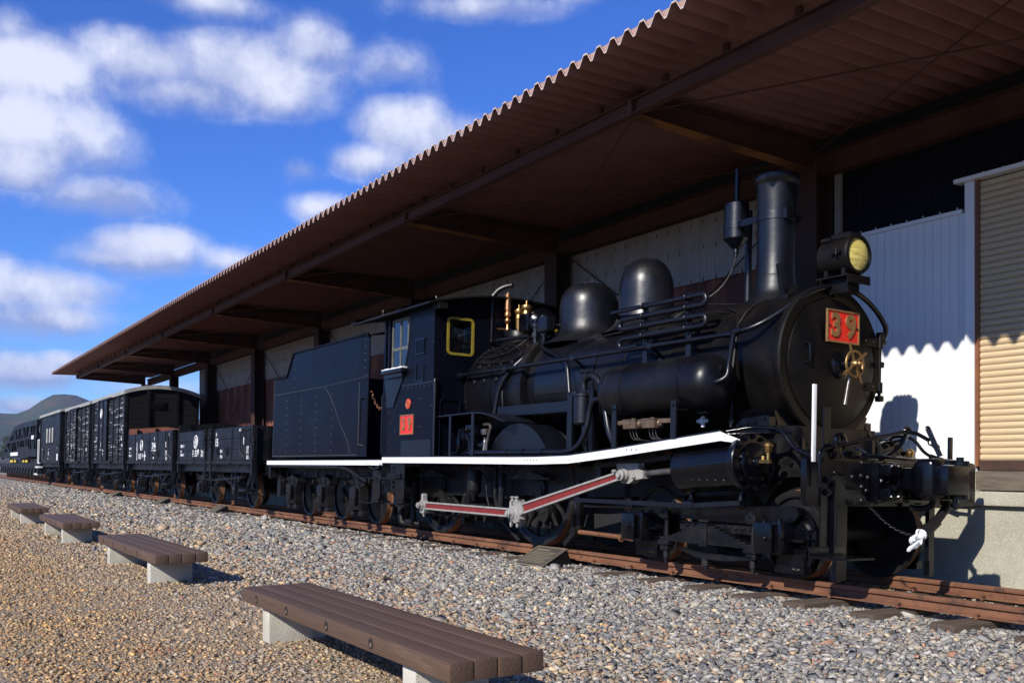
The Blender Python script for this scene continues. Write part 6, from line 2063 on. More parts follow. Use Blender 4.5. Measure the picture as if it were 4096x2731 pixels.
            mb.cbox(x - .06, x + .06, s * .92 - .05, s * .92 + .05, .62, .79, .006)
            for k in (-.38, .38):
                mb.cyl((x + k, s * .84, .66), (x + k, s * 1.02, .66), .038, n=10); mb.cyl((x + k, s * .92, .66), (x + k, s * .92, .84), .018, n=8)
            B(mb, 'leaf_spring', 'grime', smooth=20)
    for s in (-1, 1):
        mb = MB()
        mb.box(-8.14, -7.88, s * 1.17, s * 1.155, .38, .955)
        mb.cbox(-8.42, -7.90, s * 1.28, s * 1.12, .385, .40, .003); mb.box(-8.14, -7.89, s * 1.155, s * 1.185, .40, .47); mb.cbox(-8.30, -7.80, s * 1.28, s * 1.12, .755, .77, .003)
        mb.box(-8.0, -7.8, s * 1.155, s * 1.185, .77, .83)
        B(mb, 'tender_steps', 'gloss', smooth=0)
    return T
build_tender()

# ------------------------------------------------------------------ goods wagons
def underframe(R, x0, x1, wheels, zs=1.0, step_end=1, r=.43):
    """sole bars, axle guards, springs, axle boxes, wheels and brake gear of a four-wheeled wagon"""
    B = lambda mb, name, mat, **k: mb.build(name, M[mat], k.pop('parent', R), **k)
    mb = MB()
    for s in (-1, 1):
        mb.box(x0, x1, s * 1.02, s * .90, zs - .20, zs - .03); mb.box(x0, x1, s * 1.06, s * .90, zs - .215, zs - .20)
        mb.box(x0, x1, s * .35, s * .25, zs - .22, zs - .03)
        for k in range(9):
            x = x0 + (x1 - x0) * (k + .5) / 9
            mb.cyl((x, s * 1.06, zs - .20), (x, s * 1.06, zs - .29), .010, n=6); mb.cyl((x, s * 1.06, zs - .30), (x, s * 1.06, zs - .285), .024, n=6)
    for x in (x0, x1 - .1): mb.box(x, x + .1, -1.15, 1.15, zs - .25, zs - .02)
    mb.box(x0 + .2, x1 - .2, -.9, .9, zs - .06, zs - .04)
    mb.cbox((x0 + x1) / 2 - .5, (x0 + x1) / 2 + .1, -.55, -.25, zs - .62, zs - .30, .04); mb.cyl(((x0 + x1) / 2 + .2, -.2, zs - .45), ((x0 + x1) / 2 + 1.0, -.2, zs - .45), .17, n=16)
    B(mb, 'underframe', 'wagon', smooth=30)
    for x in wheels:
        wheelset(R, x, r, disc=True, hub=.11)
        for s in (-1, 1):
            mb = MB()
            y = s * .86
            for k in (-1, 1):
                mb.bar((x + k * .17, y, zs - .2), (x + k * .17, y, .26), .05, .016, up=(1, 0, 0)); mb.bar((x + k * .75, y, zs - .22), (x + k * .18, y, .40), .06, .014, up=(0, 1, 0))
            mb.box(x - .2, x + .2, y - .02, y + .02, .22, .25)
            B(mb, 'axle_guard', 'wagon', smooth=0)
            mb = MB(); mb.cbox(x - .13, x + .13, s * .80, s * 1.0, .28, .56, .02); mb.cbox(x - .10, x + .10, s * 1.0, s * 1.05, .29, .52, .02); mb.dome((x, s * 1.05, .42), (0, s, 0), .03, .02, 8)
            B(mb, 'axle_box', 'wagon', smooth=30)
            mb = MB(); leaf_spring(mb, x - .50, x + .50, s * .90, .70, 6, .014, .075, inverted=False); mb.cbox(x - .05, x + .05, s * .90 - .05, s * .90 + .05, .57, .72, .005)
            for k in (-.5, .5): mb.cyl((x + k, s * .85, .70), (x + k, s * .96, .70), .03, n=8); mb.bar((x + k, s * .90, .70), (x + k * .94, s * .90, zs - .2), .03, .05)
            B(mb, 'leaf_spring', 'grime', smooth=20)
    mb = MB()
    xm = sum(wheels) / len(wheels)
    for s in (-1, 1):
        mb.tube([(xm - 1.2, s * 1.12, .62), (xm + .3, s * 1.12, .60), (xm + 1.9, s * 1.12, .66), (xm + 2.3, s * 1.12, .68)], .022, 6)
        mb.bar((xm, s * .9, .72), (xm - .9, s * .8, .40), .03, .07); mb.bar((xm + .1, s * .9, .70), (xm + .9, s * .8, .42), .03, .07)
        mb.box(xm + 1.6, xm + 1.63, s * 1.13, s * 1.10, .5, zs - .2); mb.box(xm + 1.85, xm + 1.88, s * 1.13, s * 1.10, .40, zs - .2)
    B(mb, 'brake_gear', 'wagon', smooth=30)
    mb = MB()
    xe = x1 - .25 if step_end > 0 else x0 + .25
    for k in (-.16, .16): mb.bar((xe + k, -1.06, zs - .12), (xe + k * .9, -1.14, .44), .028, .012, up=(0, 1, 0))
    mb.cbox(xe - .24, xe + .24, -1.30, -1.08, .40, .45, .01)
    mb.bar((xe + .22, -1.10, zs - .16), (xe + .10, -1.22, .46), .03, .012, up=(1, 0, 0))
    B(mb, 'foot_step', 'wagon', smooth=20)
    mb = MB()
    for (x, d) in ((x0, -1), (x1, 1)):
        mb.cyl((x, 0, .88), (x + d * .32, 0, .88), .075, n=14); mb.cbox(x + d * .30, x + d * .62, -.15, .15, .73, 1.03, .05); mb.cyl((x + d * .56, .06, .70), (x + d * .56, .06, 1.06), .06, n=14)
        mb.cbox(x, x + d * .08, -.28, .28, .72, 1.04, .01)
        mb.tube([(x + d * .02, .4, .75), (x + d * .15, .42, .65), (x + d * .25, .40, .45), (x + d * .30, .30, .35)], .03, 8, fil=.05)
    B(mb, 'coupler', 'wagon', smooth=40)

def white_marks(mb, items):
    """(text, x, z, size, width) lettering on the near side at y"""
    for (t, x, y, z, h, w) in items: text_mb(mb, t, (x, y, z), (1, 0, 0), (0, 0, 1), h, .004, h * .012, width=w)

def emblem(mb, x, y, z, r):
    mb.torus((x, y, z), (0, 1, 0), r * .92, r * .085, 36, 6)
    for a in (-32, 32):
        mb.bar((x, y - .003, z + r * .62), (x + r * .72 * math.sin(rad(a)) , y - .003, z - r * .02), .006, r * .13)
    for k, w in enumerate((.28, .34, .34, .28)):
        zz = z + r * (.22 - .22 * k)
        mb.box(x - r * w, x + r * w, y - .005, y, zz - r * .045, zz + r * .045)
    for s in (-1, 1): mb.box(x + s * r * .33 - r * .045, x + s * r * .33 + r * .045, y - .005, y, z - r * .5, z + r * .25); mb.box(x + s * r * .60 - r * .05, x + s * r * .60 + r * .05, y - .005, y, z - r * .4, z + r * .2)
    mb.cyl((x, y, z - r * .68), (x, y - .005, z - r * .68), r * .11, n=14)

def gable(x, w, z0, z1, zp, t, mb):
    mb.prism([(-w, z0), (w, z0), (w, z1), (0, zp), (-w, z1)], x, x + t, 'yz')

def build_open_wagon(x0, x1, wheels, label, number, boards, inside, post_step, door=None):
    R = thing('open_wagon', label, 'open wagon', ((x0 + x1) / 2, 0, 0), ROLL, group='low-sided open goods wagons')
    B = lambda mb, name, mat, **k: mb.build(name, M[mat], k.pop('parent', R), **k)
    Y, z0, z1 = 1.13, 1.045, (1.745 if number == '15' else 1.84)
    underframe(R, x0, x1, wheels)
    mb = MB(); mb.box(x0, x1, -Y + .02, Y - .02, .99, 1.04); B(mb, 'wagon_floor', 'wagon', smooth=0)
    for s in (-1, 1):
        mb = MB(); mb.box(x0, x1, s * (Y + .02), s * (Y - .08), .96, 1.04); B(mb, 'side_sill', 'wagon', smooth=0)
        h = (z1 - z0) / boards
        for k in range(boards):
            mb = MB()
            mb.cbox(x0 + .04, x1 - .04, s * Y, s * (Y - .05), z0 + k * h + .003, z0 + (k + 1) * h - .003, .004)
            o = B(mb, 'side_board', 'wagon', smooth=0)
            if inside:
                b2 = MB(); b2.box(x0 + .05, x1 - .05, s * (Y - .05), s * (Y - .056), z0 + k * h + .003, z0 + (k + 1) * h - .003); B(b2, 'inner_face', 'redbrown', parent=o, smooth=0)
        mb = MB()
        n = int(round((x1 - x0) / post_step))
        for k in range(n + 1):
            x = x0 + .05 + (x1 - x0 - .1) * k / n
            mb.box(x - .035, x + .035, s * Y, s * (Y + .012), .97, z1 + .006)
            for q in range(6): mb.dome((x - .045 if k == 0 else x + .0, s * (Y + .012), z0 + .03 + q * .12), (0, s, 0), .016, .014)
            mb.dome((x, s * (Y + .02), .985), (0, s, .3), .05, .04, 8)
        mb.box(x0, x1, s * (Y + .004), s * (Y - .054), z1, z1 + .012)
        B(mb, 'side_posts', 'wagon', smooth=20)
        if door:
            mb = MB()
            for x in door: mb.box(x - .05, x + .05, s * (Y + .012), s * (Y + .04), .62, z1 + .02); [mb.torus((x + .05 + .02 * math.sin(q), s * (Y + .05), z1 - .02 - q * .05), ((1, 0, .4) if q % 2 else (0, 1, .3)), .035, .010, 10, 5) for q in range(8)]
            B(mb, 'door_bars', 'wagon', smooth=30)
        mb = MB()
        for x in (x1 - .42, x1 - .78):
            mb.tube([(x + .12, s * Y, z1 - .05), (x, s * (Y + .06), z1 - .14), (x - .02, s * (Y + .06), z0 + .16), (x + .08, s * Y, z0 + .06)], .013, 6)
        for x in ((x0 + x1) / 2 + .55, (x0 + x1) / 2 + 1.25): mb.torus((x, s * (Y + .02), z0 + .2), (0, 1, 0), .09, .012, 4, 6)
        mb.cbox(x1 - .28, x1 - .16, s * Y, s * (Y + .05), z1 - .35, z1 - .12, .01)
        B(mb, 'grab_irons', 'wagon', smooth=40)
    for (x, t) in ((x0, .05), (x1 - .05, .05)):
        mb = MB(); gable(x, Y, 1.0, z1 + (.20 if x == x0 else .0), z1 + (.32 if x == x0 else .012), t, mb); e = B(mb, 'end_board', 'wagon', smooth=0)
        mb = MB()
        for y in (-.85, -.3, .3, .85): mb.box(x - .05, x + t + .05, y - .04, y + .04, .75, z1 + (.29 if x == x0 else 0) - abs(y) * (.12 if x == x0 else 0))
        B(mb, 'end_posts', 'wagon', parent=e, smooth=0)
        if inside:
            mb = MB(); gable(x + (.052 if x == x0 else -.007), Y - .01 if x == x0 else Y - .06, z0, z1 + (.198 if x == x0 else -.01), z1 + (.317 if x == x0 else 0), .006, mb); B(mb, 'inner_face', 'redbrown', parent=e, smooth=0)
    mb = MB(); mb.tube([(x1 - .02, -1.1, z1 - .02), (x1 + .05, -1.17, 1.5), (x1 + .05, -1.17, 1.1)], .02, 6); mb.box(x1 - .02, x1 + .06, -1.2, -1.1, .75, z1)
    mb.rivets([(x1 + .06, -1.15, z) for z in (.85, 1.05, 1.25, 1.45, 1.65)], (1, 0, 0), .02, .016)
    B(mb, 'corner_post', 'wagon', smooth=30)
    mb = MB()
    y = -Y - .001
    xm = (x0 + x1) / 2
    if number == '15':
        emblem(mb, -18.55, y - .003, 1.49, .165)
        white_marks(mb, [('ト', -16.77, y, 1.615, .13, 1.2), ('15', -16.74, y, 1.435, .25, 1.0), ('名古屋', -18.55, y, 1.21, .19, 1.08), ('車', -18.02, y, 1.25, .09, 1), ('輌', -18.02, y, 1.16, .09, 1), ('検', -17.90, y, 1.23, .07, 1), ('査', -17.90, y, 1.16, .07, 1),
                         ('荷重 10トン', -19.85, y, 1.40, .085, .85), ('実容', -19.98, y, 1.27, .055, .9), ('自重 6.0トン', -19.85, y, 1.18, .085, .8), ('積 1.2', -16.36, y, 1.24, .085, .8), ('空 0.6', -16.36, y, 1.12, .085, .8),
                         ('6-1', -14.98, y, 1.68, .10, .9)])
        for k, c in enumerate('検査年'): white_marks(mb, [(c, -14.72, y, 1.49 - .05 * k, .06, 1)])
        mb.box(-14.50, -14.48, y - .004, y, 1.07, 1.33); mb.box(-14.48, -14.36, y - .004, y, 1.07, 1.085); mb.box(-14.48, -14.36, y - .004, y, 1.315, 1.33)
        for k, c in enumerate('最大積'): white_marks(mb, [(c, -14.42, y, 1.28 - .075 * k, .075, 1)])
    else:
        emblem(mb, -24.72, y - .003, 1.50, .16)
        white_marks(mb, [('ト', -23.05, y, 1.66, .13, 1.2), ('246', -23.12, y, 1.47, .23, 1.45), ('名古屋', -24.85, y, 1.17, .18, 1.1), ('荷重 10トン', -26.36, y, 1.42, .08, .85), ('実容', -26.45, y, 1.30, .055, .9), ('自重 6.0トン', -26.36, y, 1.20, .085, .8),
                         ('積 1.2', -23.15, y, 1.25, .08, .8), ('空 0.6', -23.15, y, 1.13, .08, .8), ('6-5', -21.3, y, 1.73, .10, .9)])
        for k, c in enumerate('社紋標記改造'): white_marks(mb, [(c, -25.38, y, 1.55 - .09 * k, .095, 1)])
        mb.box(-23.38, -22.86, y - .004, y, 1.345, 1.36); mb.box(-23.38, -22.86, y - .004, y, 1.315, 1.33)
        mb.box(-24.32, -24.27, y - .004, y, 1.05, 1.33); mb.box(-24.42, -24.17, y - .004, y, 1.16, 1.22)
        mb.box(-21.68, -21.64, y - .004, y, 1.40, 1.56)
        for k, c in enumerate('最大積'): white_marks(mb, [(c, -21.58, y, 1.28 - .075 * k, .075, 1)])
        mb.box(-21.68, -21.66, y - .004, y, 1.07, 1.33); mb.box(-21.66, -21.52, y - .004, y, 1.07, 1.085)
    B(mb, 'white_lettering', 'wagonwhite', smooth=0)
    return R
build_open_wagon(-20.30, -13.98, (-18.60, -15.68), 'open black wagon lettered 15 coupled behind the tender', '15', 3, False, 1.55, door=(-17.63, -17.12))
build_open_wagon(-26.72, -20.72, (-25.62, -22.42), 'open black wagon lettered 246 with red-brown inside boards', '246', 3, True, 1.0)

def build_boxcar(x0, x1, wheels, label, kind):
    R = thing('covered_van', label, 'goods van', ((x0 + x1) / 2, 0, 0), ROLL, group='covered goods vans')
    B = lambda mb, name, mat, **k: mb.build(name, M[mat], k.pop('parent', R), **k)
    Y, z0, z1 = 1.12, 1.03, 3.27 if kind != 'brake' else 3.34
    underframe(R, x0, x1, wheels, step_end=(1 if kind != 'brake' else -1))
    nb = 13
    h = (z1 - z0) / nb
    mat = 'board' if kind != 'brake' else 'endboard'
    for s in (-1, 1):
        for k in range(nb):
            if kind == 'brake': break
            mb = MB(); mb.box(x0 + .04, x1 - .04, s * Y, s * (Y - .03), z0 + k * h + .004, z0 + (k + 1) * h - .004)
            B(mb, 'side_board', mat, smooth=0)
        if kind == 'brake':
            mb = MB(); mb.box(x0 + .04, x1 - .04, s * Y, s * (Y - .03), z0, z1); sd = B(mb, 'side_panel', 'wagon', smooth=0)
            mb = MB()
            for k in range(3):
                x = -46.95 + k * 1.0
                mb.box(x, x + .62, s * Y, s * (Y + .006), 1.95, 2.66)
            B(mb, 'window', 'roofgrey', parent=sd, smooth=0)
            mb = MB()
            for k in range(3):
                x = -46.95 + k * 1.0
                mb.box(x - .05, x, s * Y, s * (Y + .02), 1.9, 2.7); mb.box(x + .62, x + .67, s * Y, s * (Y + .02), 1.9, 2.7); mb.box(x - .05, x + .67, s * Y, s * (Y + .02), 1.88, 1.94); mb.box(x - .05, x + .67, s * Y, s * (Y + .02), 2.66, 2.71)
            B(mb, 'window_frame', 'wagon', parent=sd, smooth=0)
        mb = MB()
        xs = [x0 + .06, x1 - .06]
        if kind != 'brake':
            n = 6
            xs = [x0 + .06 + (x1 - x0 - .12) * k / n for k in range(n + 1)]
        for x in xs:
            w = .06 if x in (xs[0], xs[-1]) else .04
            mb.box(x - w, x + w, s * Y, s * (Y + .035), z0 - .05, z1 + .01)
            mb.rivets([(x - w * .5, s * (Y + .035), z0 + .1 + q * .21) for q in range(10)], (0, s, 0), .016, .012, 5)
        mb.box(x0, x1, s * Y, s * (Y + .03), z1 - .06, z1 + .01); mb.box(x0, x1, s * Y, s * (Y + .03), z0 - .06, z0)
        B(mb, 'side_posts', 'wagon', smooth=0)
        if kind != 'brake':
            xm = x0 + (x1 - x0) * .385
            mb = MB()
            mb.box(xm - .80, xm + .78, s * (Y + .035), s * (Y + .065), z0 + .03, z1 - .12)
            d = B(mb, 'sliding_door', 'board' if kind == 'far' else 'wagon', smooth=0)
            mb = MB()
            for x in (xm - .78, xm, xm + .76): mb.box(x - .035, x + .035, s * (Y + .065), s * (Y + .09), z0 + .02, z1 - .1)
            mb.box(xm - .9, xm + 1.6, s * (Y + .05), s * (Y + .11), z1 - .12, z1 - .07); mb.box(xm - .9, xm + 1.6, s * (Y + .05), s * (Y + .10), z0 - .06, z0 + .01)
            B(mb, 'door_frame', 'wagon', parent=d, smooth=0)
            mb = MB()
            for x in (x1 - .35, x0 + .45): mb.tube([(x, s * Y, 2.15), (x, s * (Y + .08), 2.12), (x, s * (Y + .08), 1.65), (x, s * Y, 1.60)], .014, 6)
            B(mb, 'grab_irons', 'wagon')
        else:
            mb = MB()
            for x in (x1 - .35, x0 + 1.3): mb.tube([(x, s * Y, 2.05), (x, s * (Y + .08), 2.02), (x, s * (Y + .08), 1.75), (x, s * Y, 1.70)], .014, 6)
            mb.box(x0 + .95, x0 + 1.5, s * Y, s * (Y + .03), 1.2, 1.62)
            B(mb, 'grab_irons', 'wagon')
            mb = MB()
            for x in (x0 - .05, x0 - .55): mb.tube([(x + .05, s * 1.1, 2.18), (x, s * 1.18, 2.16), (x, s * 1.18, .98), (x + .15, s * 1.12, .95)], .022, 8)
            B(mb, 'white_hand_rail', 'white', smooth=50)
            mb = MB(); mb.cbox(x0 - .5, x0 + .5, s * 1.30, s * 1.05, .72, .80, .02); mb.cbox(x0 - .75, x0 + .45, s * 1.32, s * 1.05, .36, .44, .02)
            B(mb, 'white_steps', 'white', smooth=20)
            mb = MB(); mb.box(x0 + .04, x0 + .06, s * 1.0, s * .4, 1.1, 2.9); B(mb, 'end_door', 'dark', smooth=0)
    zr = lambda y: z1 + .22 * (1 - (y / 1.18) ** 2)
    for (x, d) in ((x0, -1), (x1, 1)):
        a, b = (x, x + .04) if d < 0 else (x - .04, x)
        for k in range(14):
            za, zb_ = z0 + k * h + .004, z0 + (k + 1) * h - .004
            if za > z1 - .01: break
            mb = MB(); mb.box(a, b, -Y + .03, Y - .03, za, zb_); B(mb, 'end_board', 'endboard', smooth=0)
        mb = MB()
        pts = [(-1.12 + 2.24 * k / 12, zr(-1.12 + 2.24 * k / 12) - .01) for k in range(13)]
        mb.prism([(-1.12, z1)] + pts + [(1.12, z1)], a, b, 'yz')
        for y in (-.45, .45): mb.box(b - .05 if d < 0 else b, a + .0 if d < 0 else b + .07, y - .05, y + .05, z0 - .2, z1 + .15)
        for y in (-1.12, 1.12): mb.box(a - .02, b + .02, y - .05, y + .05, z0 - .1, z1)
        if kind != 'brake':
            mb.box(b, b + .03, -.38, .10, 2.75, 3.0) if d > 0 else None
            for q in range(5): mb.box(b + .03, b + .05, -.36, .08, 2.77 + q * .045, 2.79 + q * .045) if d > 0 else None
        mb.rivets([((b if d > 0 else a), y, 1.1 + q * .2) for y in (-1.0, 1.0) for q in range(10)], (d, 0, 0), .016, .012, 5)
        B(mb, 'end_frame', 'wagon', smooth=0)
    mb = MB()
    ys = [-1.19 + 2.38 * k / 16 for k in range(17)]
    outer = [(y, zr(y) + .03) for y in ys] + [(1.19, z1 - .03)]
    inner = [(1.16, z1 - .03)] + [(y, zr(y) - .01) for y in reversed(ys)] + [(-1.19, z1 - .03)]
    mb.prism([(y, zr(y) + .035) for y in ys] + [(y, zr(y) - .085) for y in reversed(ys)], x0 - .08, x1 + .08, 'yz')
    rf = B(mb, 'van_roof', 'roofgrey', smooth=25)
    mb = MB()
    y = -Y - .002
    if kind == 'near':
        yy = -Y - .066
        xm = x0 + (x1 - x0) * .385
        emblem(mb, xm - .35, yy - .004, 2.72, .17)
        white_marks(mb, [('ワ', xm - .35, yy, 2.28, .13, .9), ('1', xm - .35, yy, 1.62, .26, .8), ('積', xm + .1, yy, 1.40, .09, 1), ('空', xm + .1, yy, 1.28, .09, 1), ('荷重', x1 - .6, y - .002, 1.75, .10, .9), ('自重', x1 - .5, y - .002, 1.55, .10, .9)])
        mb.box(xm - .62, xm - .1, yy - .004, yy, 1.44, 1.455)
    elif kind == 'far':
        yy = -Y - .066
        xm = x0 + (x1 - x0) * .385
        white_marks(mb, [('50', xm - .2, yy - .002, 1.66, .25, .8), ('ワ', xm - .2, yy, 1.90, .12, .9), ('積', xm, yy, 1.42, .10, 1), ('荷重', x1 - .8, y - .002, 1.70, .12, .9), ('自重', x1 - .8, y - .002, 1.50, .12, .9)])
    else:
        white_marks(mb, [('ワ', -46.0, y, 1.62, .12, .9), ('20', -46.0, y, 1.42, .26, .9), ('積', -46.1, y, 1.17, .10, 1), ('荷重', -48.3, y, 1.60, .11, .9), ('自重', -48.3, y, 1.40, .11, .9), ('空', -43.0, y, 1.65, .10, 1)])
        mb.box(-43.1, -42.75, y - .004, y, 1.1, 1.4)
    B(mb, 'white_lettering', 'wagonwhite', smooth=0)
    return R
build_boxcar(-33.25, -27.30, (-32.1, -29.12), 'boarded black goods van with white worn paint and round emblem, next to the open wagons', 'near')
build_boxcar(-40.2, -34.0, (-38.9, -35.6), 'boarded black goods van lettered 50, between two other vans', 'far')
build_boxcar(-49.1, -41.9, (-47.3, -43.6), 'plain black brake van with three side windows and white handrails', 'brake')

def build_girder_wagon():
    R = thing('girder_wagon', 'heavy-load girder wagon with dark lattice frame on many axles', 'girder wagon', (-60, 0, 0), ROLL)
    B = lambda mb, name, mat, **k: mb.build(name, M[mat], k.pop('parent', R), **k)
    for s in (-1, 1):
        y = s * 1.1
        mb = MB()
        ch = [(-70.5, 1.35), (-67.2, 2.25), (-62.0, 3.08), (-57.0, 3.15), (-50.4, 3.1)]
        for a, b in zip(ch[:-1], ch[1:]): mb.bar((a[0], y, a[1]), (b[0], y, b[1]), .16, .30)
        mb.bar((-70.5, y, 1.50), (-50.4, y, 1.52), .16, .40); mb.bar((-66.5, y, 2.32), (-50.4, y, 2.38), .14, .14)
        mb.bar((-66, y, 2.2), (-50.4, y, 2.35), .16, .22) if False else None
        xs = [-67.4, -64.6, -62.2, -59.8, -57.6, -55.6, -53.8, -52.2, -50.8]
        for i, x in enumerate(xs):
            zt = np.interp(x, [c[0] for c in ch], [c[1] for c in ch])
            mb.bar((x, y, 1.45), (x, y, zt), .14, .22, up=(1, 0, 0))
            if i + 1 < len(xs):
                x2 = xs[i + 1]; z2 = np.interp(x2, [c[0] for c in ch], [c[1] for c in ch])
                if i % 2: mb.bar((x, y, 1.5), (x2, y, z2 - .1), .12, .26)
                else: mb.bar((x, y, zt - .1), (x2, y, 1.5), .12, .26)
        mb.prism([(-59.2, 1.25), (-54.2, 1.25), (-53.2, 1.5), (-54.2, 1.9), (-59.2, 1.9), (-60.2, 1.5)], y - .09, y + .09, 'xz')
        B(mb, 'lattice_girder', 'wagon', smooth=0)
        mb = MB(); mb.box(-64.0, -59.6, y + s * .09, y + s * .10, 1.42, 1.62); mb.box(-52.6, -51.6, y + s * .09, y + s * .10, 2.25, 2.45)
        B(mb, 'white_plate', 'wagonwhite', smooth=0)
        mb = MB(); mb.box(-66.2, -64.4, s * 1.0, s * 1.02, 1.02, 1.16); mb.box(-63.6, -62.6, s * 1.0, s * 1.02, 1.02, 1.16); mb.box(-58.6, -57.8, s * 1.0, s * 1.02, 1.02, 1.16); mb.box(-57.2, -56.0, s * 1.0, s * 1.02, 1.02, 1.16)
        B(mb, 'yellow_marking', 'yellow', smooth=0)
    mb = MB()
    mb.box(-80, -50.0, -1.05, 1.05, .78, .95); mb.box(-66, -52, -.9, .9, .95, 1.2); mb.box(-70, -51, -1.0, 1.0, 1.9, 1.98); mb.box(-64, -51, -1.0, 1.0, 2.5, 2.6)
    for x in (-62, -55): mb.cyl((x, 0, .95), (x, 0, 1.4), .8, n=20)
    B(mb, 'deck', 'wagon', smooth=25)
    for k in range(15):
        x = -51.1 - k * 1.55
        wheelset(R, x, .40, disc=True, hub=.1)
        mb = MB()
        for s in (-1, 1):
            mb.cbox(x - .30, x + .30, s * 1.06, s * .90, .28, .56, .03); mb.prism([(x - .62, .80), (x + .62, .80), (x + .34, .55), (x - .34, .55)], s * 1.02, s * .92, 'xz')
        B(mb, 'axle_box', 'grime', smooth=20)
    mb = MB()
    for s in (-1, 1): mb.box(-80, -50.2, s * 1.06, s * .88, .70, .86)
    B(mb, 'bogie_beam', 'grime', smooth=0)
    return R
build_girder_wagon()

# ------------------------------------------------------------------ small plaques beside the rail
def build_plaque(x, y, z, rz, tilt, w, h, label, grp):
    P = thing('info_plaque', label, 'plaque', (0, 0, 0), 0, grp)
    mb = MB(); mb.cbox(-w / 2, w / 2, -h / 2, h / 2, -.012, 0, .003)
    mb.build('plate', M['plaque'], P, smooth=0)
    mb = MB()
    for (a, b, c, d) in ((-w / 2, w / 2, h / 2 - .012, h / 2), (-w / 2, w / 2, -h / 2, -h / 2 + .012), (-w / 2, -w / 2 + .012, -h / 2 + .012, h / 2 - .012), (w / 2 - .012, w / 2, -h / 2 + .012, h / 2 - .012)):
        mb.box(a, b, c, d, 0, .005)
    mb.build('rim', M['plaquerim'], P, smooth=0)
    mb = MB()
    mb.box(-w * .40, w * .05, h * .30, h * .36, 0, .002)
    for k in range(8): mb.box(-w * .42, w * (.40 - .07 * (k % 3)), h * (.20 - .075 * k), h * (.225 - .075 * k), 0, .002)
    mb.build('text_lines', M['plaquerim'], P, smooth=0)
    mb = MB()
    zr = h * math.sin(tilt)
    for sx in (-1, 1):
        mb = MB(); mb.prism([(h / 2, -.012), (-h / 2, -.012), (h / 2 * .95, -zr * .95)], sx * (w / 2 - .012), sx * (w / 2 - .006), 'yz')
        mb.build('stand', M['wagon'], P, smooth=0)
    P.location = (x, y, z); P.rotation_euler = (tilt, 0, rz)
    return P
build_plaque(-3.93, -.98, -.045, rad(2), rad(27), .54, .40, 'bronze text plaque by the rail below the driving wheels', 'tilted plaques along the rail')
build_plaque(-17.3, -.98, -.06, 0, rad(27), .62, .42, 'tilted text plaque by the rail below the open wagon next to the tender', 'tilted plaques along the rail')
build_plaque(-22.9, -.98, -.06, 0, rad(27), .62, .42, 'tilted text plaque by the rail below the open wagon with red-brown boards inside', 'tilted plaques along the rail')
build_plaque(-29.8, -.98, -.06, 0, rad(27), .62, .42, 'farthest text plaque, by the rail below the worn boarded van', 'tilted plaques along the rail')

# ------------------------------------------------------------------ hills and trees far behind
def build_hills():
    def forest(name, a, b_, c):
        def ex(N, L, mapped, noise, rng, mix, colour):
            x = mix(rng(noise(.012, (1, 1, 1), 9, .7), .42, .6), colour, b_)
            return mix(rng(noise(.03, (1, 1, 1), 8, .7), .55, .68), x, c)
        return material(name, a, .95, spec=.1, extra=ex, bump=.0)
    M['forest'] = forest('forest_hills', (.045, .055, .022), (.085, .062, .028), (.026, .036, .016))
    def ridge(name, dist, depth, hts, seed):
        """terrain strip round the valley: heights over the bearing seen from the line"""
        mb = MB()
        na, nd = 620, 22
        vs = []
        for i in range(na + 1):
            az = rad(-90 + 360 * i / na)
            for j in range(nd + 1):
                d = dist + depth * j / nd
                px, py = CAM_LOC.x + d * math.cos(az), CAM_LOC.y + d * math.sin(az)
                t = j / nd
                prof = math.sin(min(t / .62, 1) * math.pi / 2) ** 1.4 if t < .62 else 1 - .25 * (t - .62)
                base = hts(math.degrees(az))
                f = sum(mnoise.noise(Vector((px / s_, py / s_, seed))) * a_ for s_, a_ in ((900, .22), (380, .22), (160, .16), (70, .09), (30, .04)))
                vs.append((px, py, -1 + max(0, base * prof * (1 + 1.25 * f))))
        w = nd + 1
        mb.add(vs, [[i * w + j, i * w + j + 1, (i + 1) * w + j + 1, (i + 1) * w + j] for i in range(na) for j in range(nd)])
        mb.build(name, M['forest'], smooth=60, kind='structure')
    ridge('hills', 2300, 1300, lambda a: 140 + 20 * math.sin(rad(a * 9 + 200)) + 9 * math.sin(rad(a * 23 + 40)) + 26 * math.sin(rad(a * 61 + 15)) * math.sin(rad(a * 13)), 2.7)
    ridge('near_hills', 1300, 700, lambda a: 44 * max(0, min(1, (a - 175.2) / 3.6)) if a < 230 else 50, 8.1)
build_hills()

def build_haze():
    mb = MB(); mb.box(-3700, 3700, -3700, 3700, -2.0, 260)
    m = bpy.data.materials.new('haze'); m.use_nodes = True
    N, L = m.node_tree.nodes, m.node_tree.links
    N.clear()
    v = N.new('ShaderNodeVolumePrincipled'); v.inputs['Color'].default_value = (.42, .60, 1.0, 1); v.inputs['Density'].default_value = HAZE; v.inputs['Anisotropy'].default_value = 0.0
    o = N.new('ShaderNodeOutputMaterial'); L.new(v.outputs[0], o.inputs['Volume'])
    mb.build('haze', m, smooth=0, kind='stuff')
HAZE = .00008
build_haze()

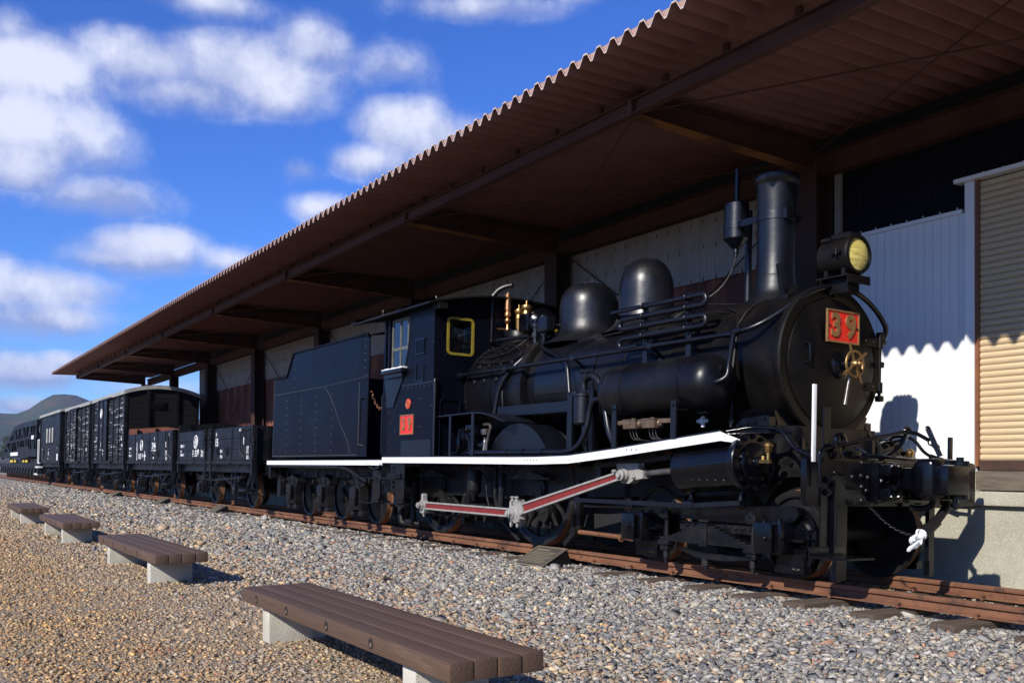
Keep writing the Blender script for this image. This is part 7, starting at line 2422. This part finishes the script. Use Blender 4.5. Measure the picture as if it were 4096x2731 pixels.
def leaf_mat(name, cols):
    m = bpy.data.materials.new(name); m.use_nodes = True
    N, L = m.node_tree.nodes, m.node_tree.links
    b = N['Principled BSDF']; b.inputs['Roughness'].default_value = .8; b.inputs['Specular IOR Level'].default_value = .2
    tc = N.new('ShaderNodeTexCoord'); n = N.new('ShaderNodeTexNoise'); n.inputs['Scale'].default_value = .9; n.inputs['Detail'].default_value = 6
    L.new(tc.outputs['Object'], n.inputs['Vector'])
    r = N.new('ShaderNodeValToRGB'); e = r.color_ramp.elements
    e[0].position = .35; e[0].color = (*cols[0], 1); e[1].position = .65; e[1].color = (*cols[2], 1)
    q = e.new(.5); q.color = (*cols[1], 1)
    L.new(n.outputs['Fac'], r.inputs[0]); L.new(r.outputs[0], b.inputs['Base Color'])
    return m
M['autumn'] = leaf_mat('autumn_leaves', ((.055, .05, .02), (.12, .075, .025), (.17, .10, .035)))
M['evergreen'] = leaf_mat('evergreen_leaves', ((.02, .03, .012), (.035, .05, .02), (.06, .065, .03)))
M['bark'] = material('bark', (.06, .045, .035), .9)
def build_tree(x, y, hgt, seed, mat, label):
    r = random.Random(seed)
    T = thing('tree', label, 'tree', (x, y, -.25), 0, 'trees beyond the far end of the train')
    mb = MB(); mb.tube([(x, y, -.25), (x + r.uniform(-.2, .2), y, hgt * .4), (x + r.uniform(-.3, .3), y, hgt * .85)], hgt * .022, 7)
    for k in range(5):
        a = r.uniform(0, 6.28); z = hgt * r.uniform(.3, .6)
        mb.tube([(x, y, z), (x + math.cos(a) * hgt * .15, y + math.sin(a) * hgt * .15, z + hgt * .13), (x + math.cos(a) * hgt * .24, y + math.sin(a) * hgt * .24, z + hgt * .2)], hgt * .009, 5)
    mb.build('trunk', M['bark'], T)
    mb = MB()
    cl = [(r.uniform(-.30, .30) * hgt, r.uniform(-.30, .30) * hgt, hgt * r.uniform(.32, .90)) for _ in range(16)]
    for (cx, cy, cz) in cl:
        rr = hgt * r.uniform(.09, .17)
        for k in range(70):
            p = V(x + cx + r.gauss(0, rr * .55), y + cy + r.gauss(0, rr * .55), cz + r.gauss(0, rr * .45))
            a, b, d = frame_of((r.gauss(0, 1), r.gauss(0, 1), r.gauss(0, 1) + .3))
            q = hgt * r.uniform(.012, .026)
            mb.add([p + a * q, p + b * q * .8, p - a * q, p - b * q * .8], [(0, 1, 2, 3)])
    mb.build('crown', M[mat], T, smooth=0)
tree_labels = ['russet tree directly behind the lattice girder of the far wagon', 'russet tree just left of the girder wagon end', 'russet tree second in from the left frame edge',
               'russet tree hidden mostly by the brake van', 'dark green tree behind the brake van', 'russet tree at the very left frame edge', 'dark green tree rising above the girder wagon',
               'tallest russet tree outside the left frame edge', 'lowest russet bushy tree left of the girder wagon', 'bushy russet tree in front at the left frame edge', 'small russet tree in front of the girder wagon end']
spots_t = [(-150, -6, 7.5), (-155, -14, 8.5), (-146, -21, 7), (-160, -1, 8), (-170, 8, 9), (-138, -29, 7.5), (-165, -10, 9.5), (-152, -38, 9), (-128, -14.5, 5.0), (-130, -20.5, 5.4), (-126, -8.5, 4.5)]
for i, (x, y, h) in enumerate(spots_t):
    h *= .60
    mt = 'evergreen' if i in (4, 6) else 'autumn'
    build_tree(x, y, h, i + 3, mt, tree_labels[i])
